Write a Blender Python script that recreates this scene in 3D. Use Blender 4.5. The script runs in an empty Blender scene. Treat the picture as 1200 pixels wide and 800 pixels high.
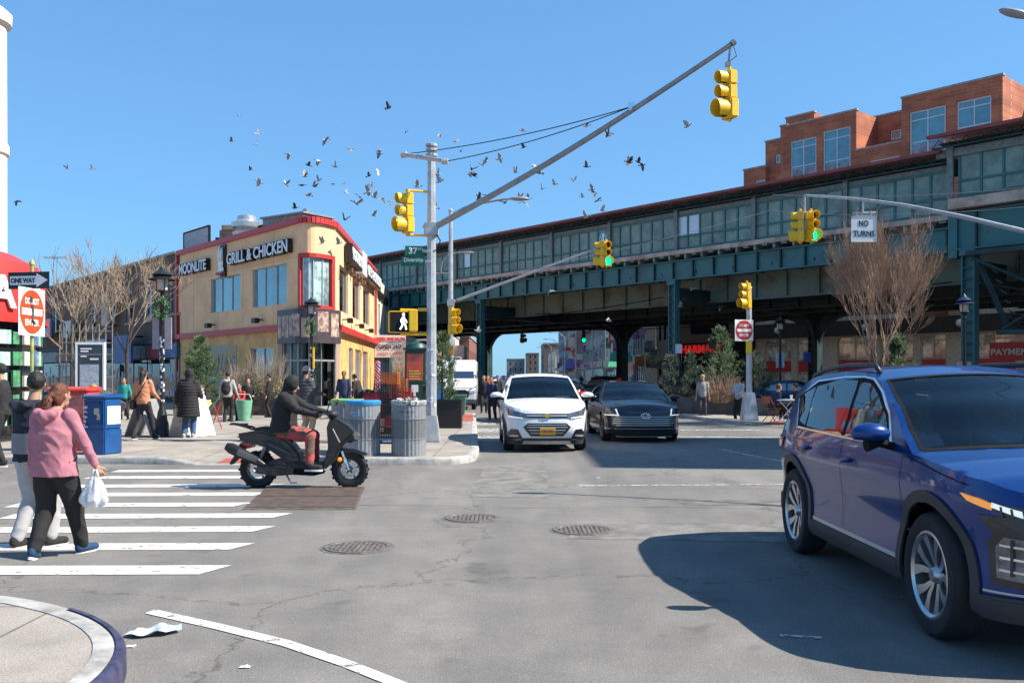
import bpy, bmesh, math, random
from mathutils import Vector, Matrix, noise
from mathutils.geometry import delaunay_2d_cdt
random.seed(7)
R = math.radians
COL = bpy.context.scene.collection
F = 1060.0; HC = 1.66; HY = 440.0            # focal length in photo pixels, eye height, horizon row
def at(px, py, Y):                            # a photo pixel at a known depth -> metres
    return Vector(((px-600)/F*Y, Y, HC-(py-HY)/F*Y))
def gp(px, py, z=0.0):                        # a photo pixel on the ground plane z
    Y = (HC-z)*F/(py-HY); return Vector(((px-600)/F*Y, Y, z))

# ------------------------------------------------------------------ materials
MATS = {}
def mat(name, col, rough=0.6, metal=0.0, var=0.12, scale=6.0, bump=0.0, bscale=40.0, spec=0.5, coat=0.0, emit=0.0, trans=0.0, col2=None, contrast=None, ecol=None, alpha=None):
    if name in MATS: return MATS[name]
    m = bpy.data.materials.new(name); m.use_nodes = True; nt = m.node_tree; N = nt.nodes; L = nt.links
    b = N['Principled BSDF']
    tc = N.new('ShaderNodeTexCoord')
    c1 = (*col, 1); c2 = (*col2, 1) if col2 else (*[min(1, c*(1-var*2)) for c in col], 1)
    if var > 0 or col2:
        n = N.new('ShaderNodeTexNoise'); n.inputs['Scale'].default_value = scale; n.inputs['Detail'].default_value = 6; n.inputs['Roughness'].default_value = .65
        L.new(tc.outputs['Object'], n.inputs['Vector'])
        r = N.new('ShaderNodeValToRGB'); lo, hi = contrast or (.35, .62)
        r.color_ramp.elements[0].position = lo; r.color_ramp.elements[1].position = hi
        r.color_ramp.elements[0].color = c2; r.color_ramp.elements[1].color = c1
        L.new(n.outputs['Fac'], r.inputs['Fac']); L.new(r.outputs['Color'], b.inputs['Base Color'])
    else: b.inputs['Base Color'].default_value = c1
    b.inputs['Roughness'].default_value = rough; b.inputs['Metallic'].default_value = metal
    b.inputs['Specular IOR Level'].default_value = spec; b.inputs['Coat Weight'].default_value = coat; b.inputs['Coat Roughness'].default_value = .03
    if trans: b.inputs['Transmission Weight'].default_value = trans
    if alpha is not None: b.inputs['Alpha'].default_value = alpha
    if emit: b.inputs['Emission Color'].default_value = (*(ecol or col), 1); b.inputs['Emission Strength'].default_value = emit
    if bump:
        n2 = N.new('ShaderNodeTexNoise'); n2.inputs['Scale'].default_value = bscale; n2.inputs['Detail'].default_value = 5
        L.new(tc.outputs['Object'], n2.inputs['Vector'])
        bp = N.new('ShaderNodeBump'); bp.inputs['Strength'].default_value = bump; bp.inputs['Distance'].default_value = .02
        L.new(n2.outputs['Fac'], bp.inputs['Height']); L.new(bp.outputs['Normal'], b.inputs['Normal'])
    MATS[name] = m; return m
def node(m, t, **k):
    n = m.node_tree.nodes.new(t)
    for a, v in k.items(): setattr(n, a, v)
    return n
def brick(name, c1, c2, mortar, scale=1.0, bw=.22, bh=.075, ax='wall'):
    if name in MATS: return MATS[name]
    m = mat(name, c1, .85, var=0); nt = m.node_tree; L = nt.links; b = nt.nodes['Principled BSDF']
    tc = node(m, 'ShaderNodeTexCoord'); sx = node(m, 'ShaderNodeSeparateXYZ'); L.new(tc.outputs['Object'], sx.inputs[0])
    ad = node(m, 'ShaderNodeMath', operation='SUBTRACT'); L.new(sx.outputs['Y'], ad.inputs[0]); L.new(sx.outputs['X'], ad.inputs[1])
    cb = node(m, 'ShaderNodeCombineXYZ'); L.new(ad.outputs[0], cb.inputs['X']); L.new(sx.outputs['Z'], cb.inputs['Y'])
    br = node(m, 'ShaderNodeTexBrick'); L.new(cb.outputs[0], br.inputs['Vector'])
    br.inputs['Color1'].default_value = (*c1, 1); br.inputs['Color2'].default_value = (*c2, 1); br.inputs['Mortar'].default_value = (*mortar, 1)
    br.inputs['Scale'].default_value = scale; br.inputs['Brick Width'].default_value = bw; br.inputs['Row Height'].default_value = bh; br.inputs['Mortar Size'].default_value = .008
    n = node(m, 'ShaderNodeTexNoise'); n.inputs['Scale'].default_value = .7; n.inputs['Detail'].default_value = 8; L.new(tc.outputs['Object'], n.inputs['Vector'])
    mr = node(m, 'ShaderNodeMapRange'); mr.inputs['From Min'].default_value = .3; mr.inputs['From Max'].default_value = .7; mr.inputs['To Min'].default_value = .7; mr.inputs['To Max'].default_value = 1.15
    L.new(n.outputs['Fac'], mr.inputs['Value'])
    mx = node(m, 'ShaderNodeVectorMath', operation='SCALE'); L.new(br.outputs['Color'], mx.inputs[0]); L.new(mr.outputs[0], mx.inputs['Scale'])
    L.new(mx.outputs[0], b.inputs['Base Color']); return m

M = dict
white = mat('white_paint', (.78,.78,.77), .5, var=.05)
black = mat('black_plastic', (.012,.012,.013), .45, var=.1)
blackm = mat('black_matte', (.012,.012,.013), .8, var=.15, spec=.15)
rubber = mat('rubber', (.018,.018,.019), .85, var=.15, bump=.2)
steel = mat('galvanised_steel', (.5,.51,.52), .45, .35, var=.14, scale=5, bump=.05)
greysteel = mat('grey_paint_steel', (.3,.31,.32), .5, .3, var=.12, scale=4)
chrome = mat('chrome', (.75,.76,.78), .12, 1.0, var=0)
sigyel = mat('signal_yellow', (.9,.53,.02), .4, var=.08, scale=12)
lensdk = mat('dark_lens', (.02,.03,.045), .25, var=0)
lensred = mat('dark_red_lens', (.12,.012,.01), .25, var=0)
lensgrn = mat('lit_green_lens', (.0,.6,.4), .3, var=0, emit=.7, ecol=(0,1,.5))
concrete = mat('concrete', (.42,.39,.35), .9, var=.14, scale=1.6, bump=.25, bscale=60)
redpaint = mat('red_paint', (.55,.03,.025), .5, var=.08)
skin = mat('skin', (.42,.23,.15), .55, var=.06, scale=10)
skind = mat('brown_skin', (.2,.1,.06), .55, var=.06, scale=10)
hairb = mat('black_hair', (.012,.009,.008), .5, var=.3, scale=60, bump=.5, bscale=120)
signblk = mat('sign_black', (.012,.012,.014), .4, var=0)
signwht = mat('sign_white', (.8,.8,.8), .4, var=.03)
def glassm(name, col, rough=.04, interior=None):
    return mat(name, col, rough, .0, var=.25, scale=.6, spec=1.0, coat=1.0)
def paint(name, col, metal=.3):
    return mat(name, col, .3, metal, var=0, coat=.6, spec=.35)
clear = bpy.data.materials.new('car_glass'); clear.use_nodes = True
def _cg():
    nt = clear.node_tree; N = nt.nodes; L = nt.links; N.clear()
    o = N.new('ShaderNodeOutputMaterial'); tr = N.new('ShaderNodeBsdfTransparent'); tr.inputs[0].default_value = (.66,.74,.76,1)
    g = N.new('ShaderNodeBsdfGlossy'); g.inputs['Roughness'].default_value = .02; g.inputs[0].default_value = (.95,1,1,1)
    fr = N.new('ShaderNodeFresnel'); fr.inputs[0].default_value = 1.42; mx = N.new('ShaderNodeMixShader')
    L.new(fr.outputs[0], mx.inputs[0]); L.new(tr.outputs[0], mx.inputs[1]); L.new(g.outputs[0], mx.inputs[2]); L.new(mx.outputs[0], o.inputs[0])
_cg()
tint = mat('tinted_glass', (.006,.009,.011), .02, .0, var=0, spec=1.0, coat=1.0)
tint.node_tree.nodes['Principled BSDF'].inputs['IOR'].default_value = 2.1

# ------------------------------------------------------------------ mesh builder
class MB:
    def __init__(s, T=None): s.v = []; s.f = []; s.T = T or Matrix.Identity(4)
    def add(s, vs, fs):
        k = len(s.v); s.v += [s.T @ Vector(v) for v in vs]; s.f += [tuple(k+i for i in f) for f in fs]
    def box(s, c, d, rz=0, rx=0, ry=0):
        X, Y, Z = [a/2 for a in d]; m = Matrix.Translation(c) @ Matrix.Rotation(rz,4,'Z') @ Matrix.Rotation(ry,4,'Y') @ Matrix.Rotation(rx,4,'X')
        s.add([m @ Vector(p) for p in [(-X,-Y,-Z),(X,-Y,-Z),(X,Y,-Z),(-X,Y,-Z),(-X,-Y,Z),(X,-Y,Z),(X,Y,Z),(-X,Y,Z)]],
              [(0,3,2,1),(4,5,6,7),(0,1,5,4),(1,2,6,5),(2,3,7,6),(3,0,4,7)]); return s
    def b2(s, a, b):                          # box from two corners
        return s.box([(a[i]+b[i])/2 for i in range(3)], [abs(b[i]-a[i]) for i in range(3)])
    def tube(s, pts, r, n=8, cap=True, sx=1.0):
        pts = [Vector(p) for p in pts]; rs = r if isinstance(r, (list, tuple)) else [r]*len(pts)
        prev = None; vs = []
        for i, p in enumerate(pts):
            t = (pts[min(i+1, len(pts)-1)] - pts[max(i-1, 0)])
            t = t.normalized() if t.length > 1e-9 else Vector((0,0,1))
            if prev is None:
                a = t.orthogonal().normalized() if abs(t.z) < .999 else Vector((1,0,0))
                if abs(t.z) < .95: a = t.cross(Vector((0,0,1))).normalized()
            else:
                a = (prev - t*prev.dot(t)); a = a.normalized() if a.length > 1e-6 else t.orthogonal().normalized()
            prev = a; b = t.cross(a)
            rr = rs[i]
            for k in range(n):
                q = 2*math.pi*k/n; vs.append(p + a*math.cos(q)*rr*sx + b*math.sin(q)*rr)
        fs = []
        for i in range(len(pts)-1):
            for k in range(n): fs.append((i*n+k, i*n+(k+1)%n, (i+1)*n+(k+1)%n, (i+1)*n+k))
        if cap: fs.append(tuple(range(n))[::-1]); fs.append(tuple((len(pts)-1)*n+k for k in range(n)))
        s.add(vs, fs); return s
    def lathe(s, c, prof, n=20, axis='Z', cap=False):   # prof: (radius, height)
        m = Matrix.Translation(c)
        if axis == 'Y': m = m @ Matrix.Rotation(-R(90),4,'X')
        if axis == 'X': m = m @ Matrix.Rotation(R(90),4,'Y')
        vs = [m @ Vector((r*math.cos(2*math.pi*k/n), r*math.sin(2*math.pi*k/n), h)) for r, h in prof for k in range(n)]
        fs = [(i*n+k, i*n+(k+1)%n, (i+1)*n+(k+1)%n, (i+1)*n+k) for i in range(len(prof)-1) for k in range(n)]
        if cap: fs += [tuple(range(n))[::-1], tuple((len(prof)-1)*n+k for k in range(n))]
        s.add(vs, fs); return s
    def ell(s, c, r, n=12, m=8, rz=0, rx=0, ry=0):
        T = Matrix.Translation(c) @ Matrix.Rotation(rz,4,'Z') @ Matrix.Rotation(ry,4,'Y') @ Matrix.Rotation(rx,4,'X'); vs = [T @ Vector((0,0,-r[2]))]
        for i in range(1, m):
            a = -math.pi/2+math.pi*i/m
            for k in range(n):
                q = 2*math.pi*k/n; vs.append(T @ Vector((r[0]*math.cos(a)*math.cos(q), r[1]*math.cos(a)*math.sin(q), r[2]*math.sin(a))))
        vs.append(T @ Vector((0,0,r[2]))); e = len(vs)-1; fs = [(0, 1+(k+1)%n, 1+k) for k in range(n)]
        for i in range(m-2):
            for k in range(n): fs.append((1+i*n+k, 1+i*n+(k+1)%n, 1+(i+1)*n+(k+1)%n, 1+(i+1)*n+k))
        fs += [(1+(m-2)*n+k, 1+(m-2)*n+(k+1)%n, e) for k in range(n)]; s.add(vs, fs); return s
    def prism(s, poly, m, d):                 # poly in local (x,y), matrix m places it, extruded +-d/2 along local z
        n = len(poly); vs = [m @ Vector((p[0],p[1],-d/2)) for p in poly] + [m @ Vector((p[0],p[1],d/2)) for p in poly]
        s.add(vs, [tuple(range(n))[::-1], tuple(range(n,2*n))] + [(i,(i+1)%n,n+(i+1)%n,n+i) for i in range(n)]); return s
    def quad(s, *p): s.add(p, [tuple(range(len(p)))]); return s
    def grid(s, fn, nu, nv):                  # fn(u,v) in 0..1
        s.add([fn(i/nu, j/nv) for i in range(nu+1) for j in range(nv+1)], [(i*(nv+1)+j,(i+1)*(nv+1)+j,(i+1)*(nv+1)+j+1,i*(nv+1)+j+1) for i in range(nu) for j in range(nv)]); return s
    def patch(s, poly, fn, step, th=0.0):     # polygon (u,v) filled with a fine mesh and mapped by fn(u,v,offset)
        bp = []
        for i, p in enumerate(poly):
            q = poly[(i+1) % len(poly)]; L = math.hypot(q[0]-p[0], q[1]-p[1]); k = max(1, int(math.ceil(L/step)))
            bp += [(p[0]+(q[0]-p[0])*j/k, p[1]+(q[1]-p[1])*j/k) for j in range(k)]
        xs = [p[0] for p in bp]; ys = [p[1] for p in bp]; nb = len(bp)
        def inside(x, y):
            c = False; j = nb-1
            for i in range(nb):
                if (bp[i][1] > y) != (bp[j][1] > y) and x < (bp[j][0]-bp[i][0])*(y-bp[i][1])/(bp[j][1]-bp[i][1])+bp[i][0]: c = not c
                j = i
            return c
        inner = []; y = min(ys)+step*.5
        while y < max(ys):
            x = min(xs)+step*.5
            while x < max(xs):
                if inside(x, y) and min((x-a)**2+(y-b)**2 for a, b in bp) > (step*.45)**2: inner.append((x, y))
                x += step
            y += step
        V, E, Fa, *_ = delaunay_2d_cdt([Vector(p) for p in bp+inner], [], [list(range(nb))], 1, 1e-5)
        tri = [f for f in Fa]
        if not th: s.add([fn(p[0], p[1], 0) for p in V], tri)
        else:
            n = len(V); vs = [fn(p[0], p[1], th) for p in V]+[fn(p[0], p[1], 0) for p in V]
            s.add(vs, tri+[tuple(n+i for i in f[::-1]) for f in tri])
            from collections import Counter
            ec = Counter(tuple(sorted((f[i], f[(i+1) % len(f)]))) for f in tri for i in range(len(f)))
            k = len(s.v)-2*n; s.f += [(k+a, k+b, k+n+b, k+n+a) for (a, b), c in ec.items() if c == 1]
        return s
    def mesh(s, name, parent=None, smooth=None, bevel=0, merge=False):
        me = bpy.data.meshes.new(name); vs = s.v
        if parent is not None: inv = wmat(parent).inverted(); vs = [inv @ v for v in vs]
        me.from_pydata(vs, [], s.f)
        if bevel or merge or smooth is not None:
            bm = bmesh.new(); bm.from_mesh(me)
            bmesh.ops.remove_doubles(bm, verts=bm.verts, dist=1e-5)
            bmesh.ops.recalc_face_normals(bm, faces=bm.faces)
            if bevel:
                eds = [e for e in bm.edges if len(e.link_faces) == 2 and e.calc_face_angle(0) > R(30)]
                bmesh.ops.bevel(bm, geom=eds, offset=bevel, segments=2, affect='EDGES', clamp_overlap=True)
            bm.to_mesh(me); bm.free()
        if smooth:
            me.polygons.foreach_set('use_smooth', [True]*len(me.polygons))
            if smooth is not True: me.set_sharp_from_angle(angle=R(smooth))
        me.update(); return me
def wmat(o):
    m = Matrix.Identity(4)
    while o is not None: m = Matrix.LocRotScale(o.location, o.rotation_euler, o.scale) @ m; o = o.parent
    return m
def tag(o, label=None, cat=None, group=None, kind=None):
    if label: o['label'] = label
    if cat: o['category'] = cat
    if group: o['group'] = group
    if kind: o['kind'] = kind
    return o
def obj(name, mb, material, parent=None, smooth=None, bevel=0, label=None, local=False):
    me = mb.mesh(name, None if local else parent, smooth, bevel) if isinstance(mb, MB) else mb
    o = bpy.data.objects.new(name, me); COL.objects.link(o); o.parent = parent
    for m in (material if isinstance(material, (list, tuple)) else [material]): me.materials.append(m)
    if label: o['label'] = label
    return o
def thing(name, label, cat, loc=(0,0,0), rz=0, group=None):
    o = bpy.data.objects.new(name, None); COL.objects.link(o); o.location = loc; o.rotation_euler = (0,0,rz); o.empty_display_size = .2
    return tag(o, label, cat, group)
def struct(name, mb, m, **k): return tag(obj(name, mb, m, **k), kind='structure')
def copy_tree(o, loc=None, rz=None, label=None, parent=None, sc=None):
    c = o.copy(); COL.objects.link(c); c.parent = parent
    if loc is not None: c.location = loc
    if rz is not None: c.rotation_euler = (0,0,rz)
    if sc: c.scale = (sc,)*3
    if label: c['label'] = label
    for ch in [x for x in COL.objects if x.parent == o]: copy_tree(ch, parent=c)
    return c
TS = bpy.data.scenes.new('scratch')
def evaluated(o):
    TS.collection.objects.link(o); vl = TS.view_layers[0]; vl.update(); return bpy.data.meshes.new_from_object(o.evaluated_get(vl.depsgraph))
def text(name, s, size, m, M4, parent=None, depth=.01, align='CENTER', sx=1.0, bold=0.0, fit=None):
    cu = bpy.data.curves.new(name, 'FONT'); cu.body = s; cu.size = size; cu.align_x = align; cu.align_y = 'CENTER'; cu.extrude = depth/2; cu.offset = bold; cu.resolution_u = 3
    t = bpy.data.objects.new(name, cu); me = evaluated(t); bpy.data.objects.remove(t); bpy.data.curves.remove(cu)
    if fit:
        xs = [v.co.x for v in me.vertices]; w = max(xs)-min(xs); sx = fit/w
        ys = [v.co.y for v in me.vertices]; cy = (max(ys)+min(ys))/2; cx = (max(xs)+min(xs))/2
        for v in me.vertices: v.co.x = (v.co.x-cx)*sx; v.co.y -= cy
    else:
        for v in me.vertices: v.co.x *= sx
    inv = wmat(parent).inverted() if parent else Matrix.Identity(4); me.transform(inv @ M4)
    me.materials.clear()
    return obj(name, me, m, parent)
def frame(o, xd, zd=(0,0,1)):                 # matrix: local x along xd, local y along zd, local z = outward
    x = Vector(xd).normalized(); y = Vector(zd).normalized(); z = x.cross(y)
    return Matrix(((x.x,y.x,z.x,o[0]),(x.y,y.y,z.y,o[1]),(x.z,y.z,z.z,o[2]),(0,0,0,1)))

# ------------------------------------------------------------------ camera, sky, sun
sc = bpy.context.scene
cam = bpy.data.cameras.new('camera'); co = bpy.data.objects.new('camera', cam); COL.objects.link(co); sc.camera = co
cam.sensor_width = 36; cam.lens = 36*F/1200; cam.shift_y = (HY-400)/1200; cam.clip_end = 4000; cam.clip_start = .1
co.location = (0,0,HC); co.rotation_euler = (R(90),0,0)
SUN_EL = 45.0; sv = Vector((1, -.12, 0)).normalized()*math.cos(R(SUN_EL)); sv.z = math.sin(R(SUN_EL))
wd = bpy.data.worlds.new('World'); sc.world = wd; wd.use_nodes = True; nt = wd.node_tree
bg = nt.nodes['Background']; sky = nt.nodes.new('ShaderNodeTexSky'); sky.sky_type = 'NISHITA'; sky.sun_disc = False
sky.sun_elevation = R(SUN_EL); sky.sun_rotation = math.atan2(sv.x, sv.y); sky.ozone_density = 3.0; sky.air_density = 1.0; sky.dust_density = .3; sky.altitude = 0
gm = nt.nodes.new('ShaderNodeGamma'); gm.inputs[1].default_value = .5; tn = nt.nodes.new('ShaderNodeVectorMath'); tn.operation = 'MULTIPLY'; tn.inputs[1].default_value = (.64,1.2,1.78)
nt.links.new(sky.outputs[0], gm.inputs[0]); nt.links.new(gm.outputs[0], tn.inputs[0]); nt.links.new(tn.outputs[0], bg.inputs[0]); bg.inputs[1].default_value = .125
sl = bpy.data.lights.new('sun', 'SUN'); so = bpy.data.objects.new('sun', sl); COL.objects.link(so); sl.energy = 5.0; sl.angle = R(.53); sl.color = (1,.935,.82)
so.rotation_euler = sv.to_track_quat('Z', 'Y').to_euler(); so.location = (30,-5,40)
sc.view_settings.view_transform = 'Standard'; sc.view_settings.look = 'None'; sc.view_settings.gamma = 1; sc.view_settings.exposure = .93
# ------------------------------------------------------------------ ground
def asphalt():
    m = mat('asphalt', (.2,.195,.187), .9, var=0); nt = m.node_tree; L = nt.links; b = nt.nodes['Principled BSDF']
    tc = node(m, 'ShaderNodeTexCoord')
    def nz(s, d=6): n = node(m, 'ShaderNodeTexNoise'); n.inputs['Scale'].default_value = s; n.inputs['Detail'].default_value = d; n.inputs['Roughness'].default_value = .7; L.new(tc.outputs['Object'], n.inputs['Vector']); return n
    def ramp(src, a, ca, b_, cb): r = node(m, 'ShaderNodeValToRGB'); r.color_ramp.elements[0].position = a; r.color_ramp.elements[1].position = b_; r.color_ramp.elements[0].color = (*ca,1); r.color_ramp.elements[1].color = (*cb,1); L.new(src, r.inputs[0]); return r
    def mul(a, c, f=1.0): x = node(m, 'ShaderNodeMix', data_type='RGBA', blend_type='MULTIPLY'); x.inputs[0].default_value = f; L.new(a, x.inputs[6]); L.new(c, x.inputs[7]); return x.outputs[2]
    big = ramp(nz(.28).outputs['Fac'], .35, (.155,.146,.136), .66, (.225,.212,.193))
    mid = ramp(nz(2.3, 9).outputs['Fac'], .3, (.78,.78,.79), .65, (1.05,1.04,1.02))
    fine = ramp(nz(85, 3).outputs['Fac'], .34, (.5,.5,.52), .62, (1.2,1.2,1.2))
    vo = node(m, 'ShaderNodeTexVoronoi', feature='F1'); vo.inputs['Scale'].default_value = 130; L.new(tc.outputs['Object'], vo.inputs['Vector'])
    ag = ramp(vo.outputs['Color'], .78, (1,1,1), .86, (1.55,1.5,1.42))
    # meandering cracks
    w = node(m, 'ShaderNodeVectorMath', operation='SCALE'); w.inputs['Scale'].default_value = 1.0
    wn = nz(.9, 5); wa = node(m, 'ShaderNodeVectorMath', operation='ADD'); ws = node(m, 'ShaderNodeVectorMath', operation='SCALE'); ws.inputs['Scale'].default_value = 1.6
    L.new(wn.outputs['Color'], ws.inputs[0]); L.new(tc.outputs['Object'], wa.inputs[0]); L.new(ws.outputs[0], wa.inputs[1])
    v2 = node(m, 'ShaderNodeTexVoronoi', feature='DISTANCE_TO_EDGE'); v2.inputs['Scale'].default_value = .22; L.new(wa.outputs[0], v2.inputs['Vector'])
    ck = ramp(v2.outputs['Distance'], .0, (.45,.44,.43), .006, (1,1,1))
    st = ramp(nz(1.1, 3).outputs['Fac'], .28, (.62,.62,.63), .37, (1,1,1))
    sy_ = node(m, 'ShaderNodeTexNoise'); sy_.inputs['Scale'].default_value = 1.0; mp = node(m, 'ShaderNodeMapping'); mp.inputs['Scale'].default_value = (1.1,.05,1); L.new(tc.outputs['Object'], mp.inputs[0]); L.new(mp.outputs[0], sy_.inputs['Vector'])
    tr = ramp(sy_.outputs['Fac'], .4, (.86,.86,.87), .6, (1.04,1.04,1.03))
    c = mul(big.outputs[0], mid.outputs[0]); c = mul(c, fine.outputs[0], .8); c = mul(c, ag.outputs[0], .8); c = mul(c, ck.outputs[0], .8); c = mul(c, st.outputs[0], .8); c = mul(c, tr.outputs[0])
    L.new(c, b.inputs['Base Color'])
    bp = node(m, 'ShaderNodeBump'); bp.inputs['Strength'].default_value = .5; bp.inputs['Distance'].default_value = .006
    L.new(nz(110, 3).outputs['Fac'], bp.inputs['Height']); L.new(bp.outputs[0], b.inputs['Normal']); return m
ASPH = asphalt()
struct('road', MB().quad((-900,-60,0),(900,-60,0),(900,1800,0),(-900,1800,0)), ASPH)
def pave(name, base, joint=1.5, col2=None):
    m = mat(name, base, .9, var=.16, scale=1.1, bump=.3, bscale=70, col2=col2); nt = m.node_tree; L = nt.links; b = nt.nodes['Principled BSDF']
    src = b.inputs['Base Color'].links[0].from_socket; tc = node(m, 'ShaderNodeTexCoord')
    br = node(m, 'ShaderNodeTexBrick'); L.new(tc.outputs['Object'], br.inputs['Vector']); br.offset = 0
    br.inputs['Color1'].default_value = (1,1,1,1); br.inputs['Color2'].default_value = (.9,.9,.89,1); br.inputs['Mortar'].default_value = (.4,.38,.35,1)
    br.inputs['Scale'].default_value = 1; br.inputs['Brick Width'].default_value = joint; br.inputs['Row Height'].default_value = joint; br.inputs['Mortar Size'].default_value = .012
    n = node(m, 'ShaderNodeTexNoise'); n.inputs['Scale'].default_value = 70; n.inputs['Detail'].default_value = 3; L.new(tc.outputs['Object'], n.inputs['Vector'])
    r = node(m, 'ShaderNodeValToRGB'); r.color_ramp.elements[0].position = .35; r.color_ramp.elements[1].position = .6; r.color_ramp.elements[0].color = (.72,.71,.7,1); r.color_ramp.elements[1].color = (1.06,1.06,1.06,1); L.new(n.outputs[0], r.inputs[0])
    vs = node(m, 'ShaderNodeTexVoronoi'); vs.inputs['Scale'].default_value = 2.2; L.new(tc.outputs['Object'], vs.inputs['Vector'])   # gum spots
    r2 = node(m, 'ShaderNodeValToRGB'); r2.color_ramp.elements[0].position = .05; r2.color_ramp.elements[1].position = .075; r2.color_ramp.elements[0].color = (.5,.5,.5,1); r2.color_ramp.elements[1].color = (1,1,1,1); L.new(vs.outputs['Distance'], r2.inputs[0])
    cur = src
    for q in (br.outputs['Color'], r.outputs[0], r2.outputs[0]):
        x = node(m, 'ShaderNodeMix', data_type='RGBA', blend_type='MULTIPLY'); x.inputs[0].default_value = .85; L.new(cur, x.inputs[6]); L.new(q, x.inputs[7]); cur = x.outputs[2]
    L.new(cur, b.inputs['Base Color']); return m
PAVE = pave('pavement_concrete', (.37,.33,.285)); KERB = mat('kerb_granite', (.4,.39,.37), .85, var=.25, scale=5, bump=.3, bscale=30)
def ground_sheet(name, poly, z, m, kerb=True, kname='kerb', open_edges=(), ramp=None, km=None):
    zf = ramp or (lambda x, y: z)
    struct(name, MB().patch(poly, lambda x, y, o: Vector((x, y, zf(x, y))), .7 if ramp else 2.5), m)
    if kerb:
        mb = MB(); n = len(poly); c = Vector((sum(p[0] for p in poly)/n, sum(p[1] for p in poly)/n))
        a = sum(poly[i][0]*poly[(i+1)%n][1]-poly[(i+1)%n][0]*poly[i][1] for i in range(n)); sg = 1 if a > 0 else -1
        def nrm(i):
            p, q = Vector(poly[i]), Vector(poly[(i+1) % n]); d = (q-p).normalized(); return Vector((d.y, -d.x))*sg
        for i in range(n):
            if i in open_edges: continue
            p, q = Vector(poly[i]), Vector(poly[(i+1) % n]); n0 = (nrm(i)+nrm(i-1)).normalized(); n1 = (nrm(i)+nrm((i+1) % n)).normalized()
            L = (q-p).length; K = max(1, int(L/1.2))
            if L > 60: K = 1
            for k in range(K):
                a0 = p.lerp(q, k/K); a1 = p.lerp(q, (k+1)/K); m0 = n0.lerp(n1, k/K)*.15; m1 = n0.lerp(n1, (k+1)/K)*.15
                z0 = zf(a0.x, a0.y)+.006; z1 = zf(a1.x, a1.y)+.006
                o0, o1 = a0+m0, a1+m1; P = lambda v, z: (v.x, v.y, z)
                mb.add([P(a0,z0),P(a1,z1),P(o1,z1-.004),P(o0,z0-.004),P(o0+m0*.12,z0-.03),P(o1+m1*.12,z1-.03),P(o1+m1*.15,0),P(o0+m0*.15,0),P(a0,-.02),P(a1,-.02)],
                       [(0,1,2,3),(3,2,5,4),(4,5,6,7),(0,8,9,1)])
        struct(kname, mb, km or KERB, smooth=60)
def rampz(x, y):
    z = .13
    if -6.6 < x < -2.9 and y < 18.8:
        u = min(1, (x+6.6)/.8, (-2.9-x)/.8); v = max(0, min(1, (18.8-y)/1.4)); z = .13-.118*max(0,u)*v
    return z
plaza = [(-60,17.2),(-7.4,17.2),(-6.6,17.1),(-5.8,16.95),(-3.7,16.95),(-2.9,16.95),(-1.55,16.95),(-1.2,17.05),(-.98,17.3),(-.88,17.7),(-.86,19),(-1.65,37),(-4.3,40),(-5.3,62),(-14,70),(-60,110)]
ground_sheet('pavement', plaza, .13, PAVE, open_edges=(13,14,15), ramp=rampz)
near = [(-2.15,-20),(-2.15,2.0),(-2.08,3.8),(-2.05,4.4),(-2.08,4.75),(-2.17,5.1),(-2.35,5.45),(-2.62,5.75),(-2.95,6.0),(-3.4,6.25),(-4.1,6.45),(-6,6.6),(-40,6.6),(-40,-20)]
def chaikin(P, n=2):
    for _ in range(n): P = [P[0]]+[q for a, b in zip(P, P[1:]) for q in ((a[0]*.75+b[0]*.25, a[1]*.75+b[1]*.25), (a[0]*.25+b[0]*.75, a[1]*.25+b[1]*.75))]+[P[-1]]
    return P
near = near[:1]+chaikin(near[1:12], 2)+near[12:]
near = [(x-.15*max(0, min(1, (x+6)/2)), y-.1*max(0, min(1, (y-4)/1.5))) for x, y in near]
ground_sheet('pavement', near, .13, PAVE, open_edges=(len(near)-2,len(near)-1))
# the worn blue-grey steel facing on the near kerb
mb = MB(); pts = [Vector(p) for p in near if -3.0 < p[0] < -2 and p[1] > -1]
def kn(i): d = (pts[min(i+1,len(pts)-1)]-pts[max(i-1,0)]).normalized(); n = Vector((d.y,-d.x)); return n if n.x > 0 else -n
for i in range(len(pts)-1):
    R4 = []
    for k in (i, i+1): n = kn(k); R4.append([(pts[k]+n*o, z) for o, z in ((.118,.1425),(.15,.1425),(.172,.118),(.176,.0))])
    for r in range(3): (a, az), (c, cz), (d, dz), (e, ez) = R4[0][r], R4[0][r+1], R4[1][r+1], R4[1][r]; mb.quad((a.x,a.y,az),(c.x,c.y,cz),(d.x,d.y,dz),(e.x,e.y,ez))
struct('kerb_steel_facing', mb, mat('kerb_steel', (.085,.08,.16), .5, .4, var=.3, scale=9), smooth=50)
rp = [(6.9,60),(6.7,44),(6.75,37),(7.1,33.5),(7.8,31),(9,29.4),(11,28.4),(15,27.6),(60,22),(60,60),(30,56)]
rp = [(7.3,54),(6.9,44),(6.9,37),(7.2,33.2),(7.7,31.2),(8.6,29.6),(10.2,28.5),(13,27.8),(45,20),(45,32)]
def rampr(x, y): return .13-.11*max(0, min(1, (32.5-y)/1.6))*max(0, min(1, (x-7.4)/.8, (13-x)/1.5)) if y < 32.5 else .13
ground_sheet('pavement', rp, .13, PAVE, open_edges=(8,9), ramp=rampr)
rf = [(7.3,96),(7.5,500),(40,500),(40,55),(34,47),(13.5,73),(9,80)]
ground_sheet('pavement', rf, .13, PAVE, open_edges=(1,2,3))
ground_sheet('pavement', [(-5.2,100),(-5.2,500),(-60,500),(-60,150),(-14,98)], .13, PAVE, open_edges=(1,2,3))
rt = [(17.5,-10),(17.5,14),(18.2,16),(18.5,24),(20,25),(60,18),(60,-10)]
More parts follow.
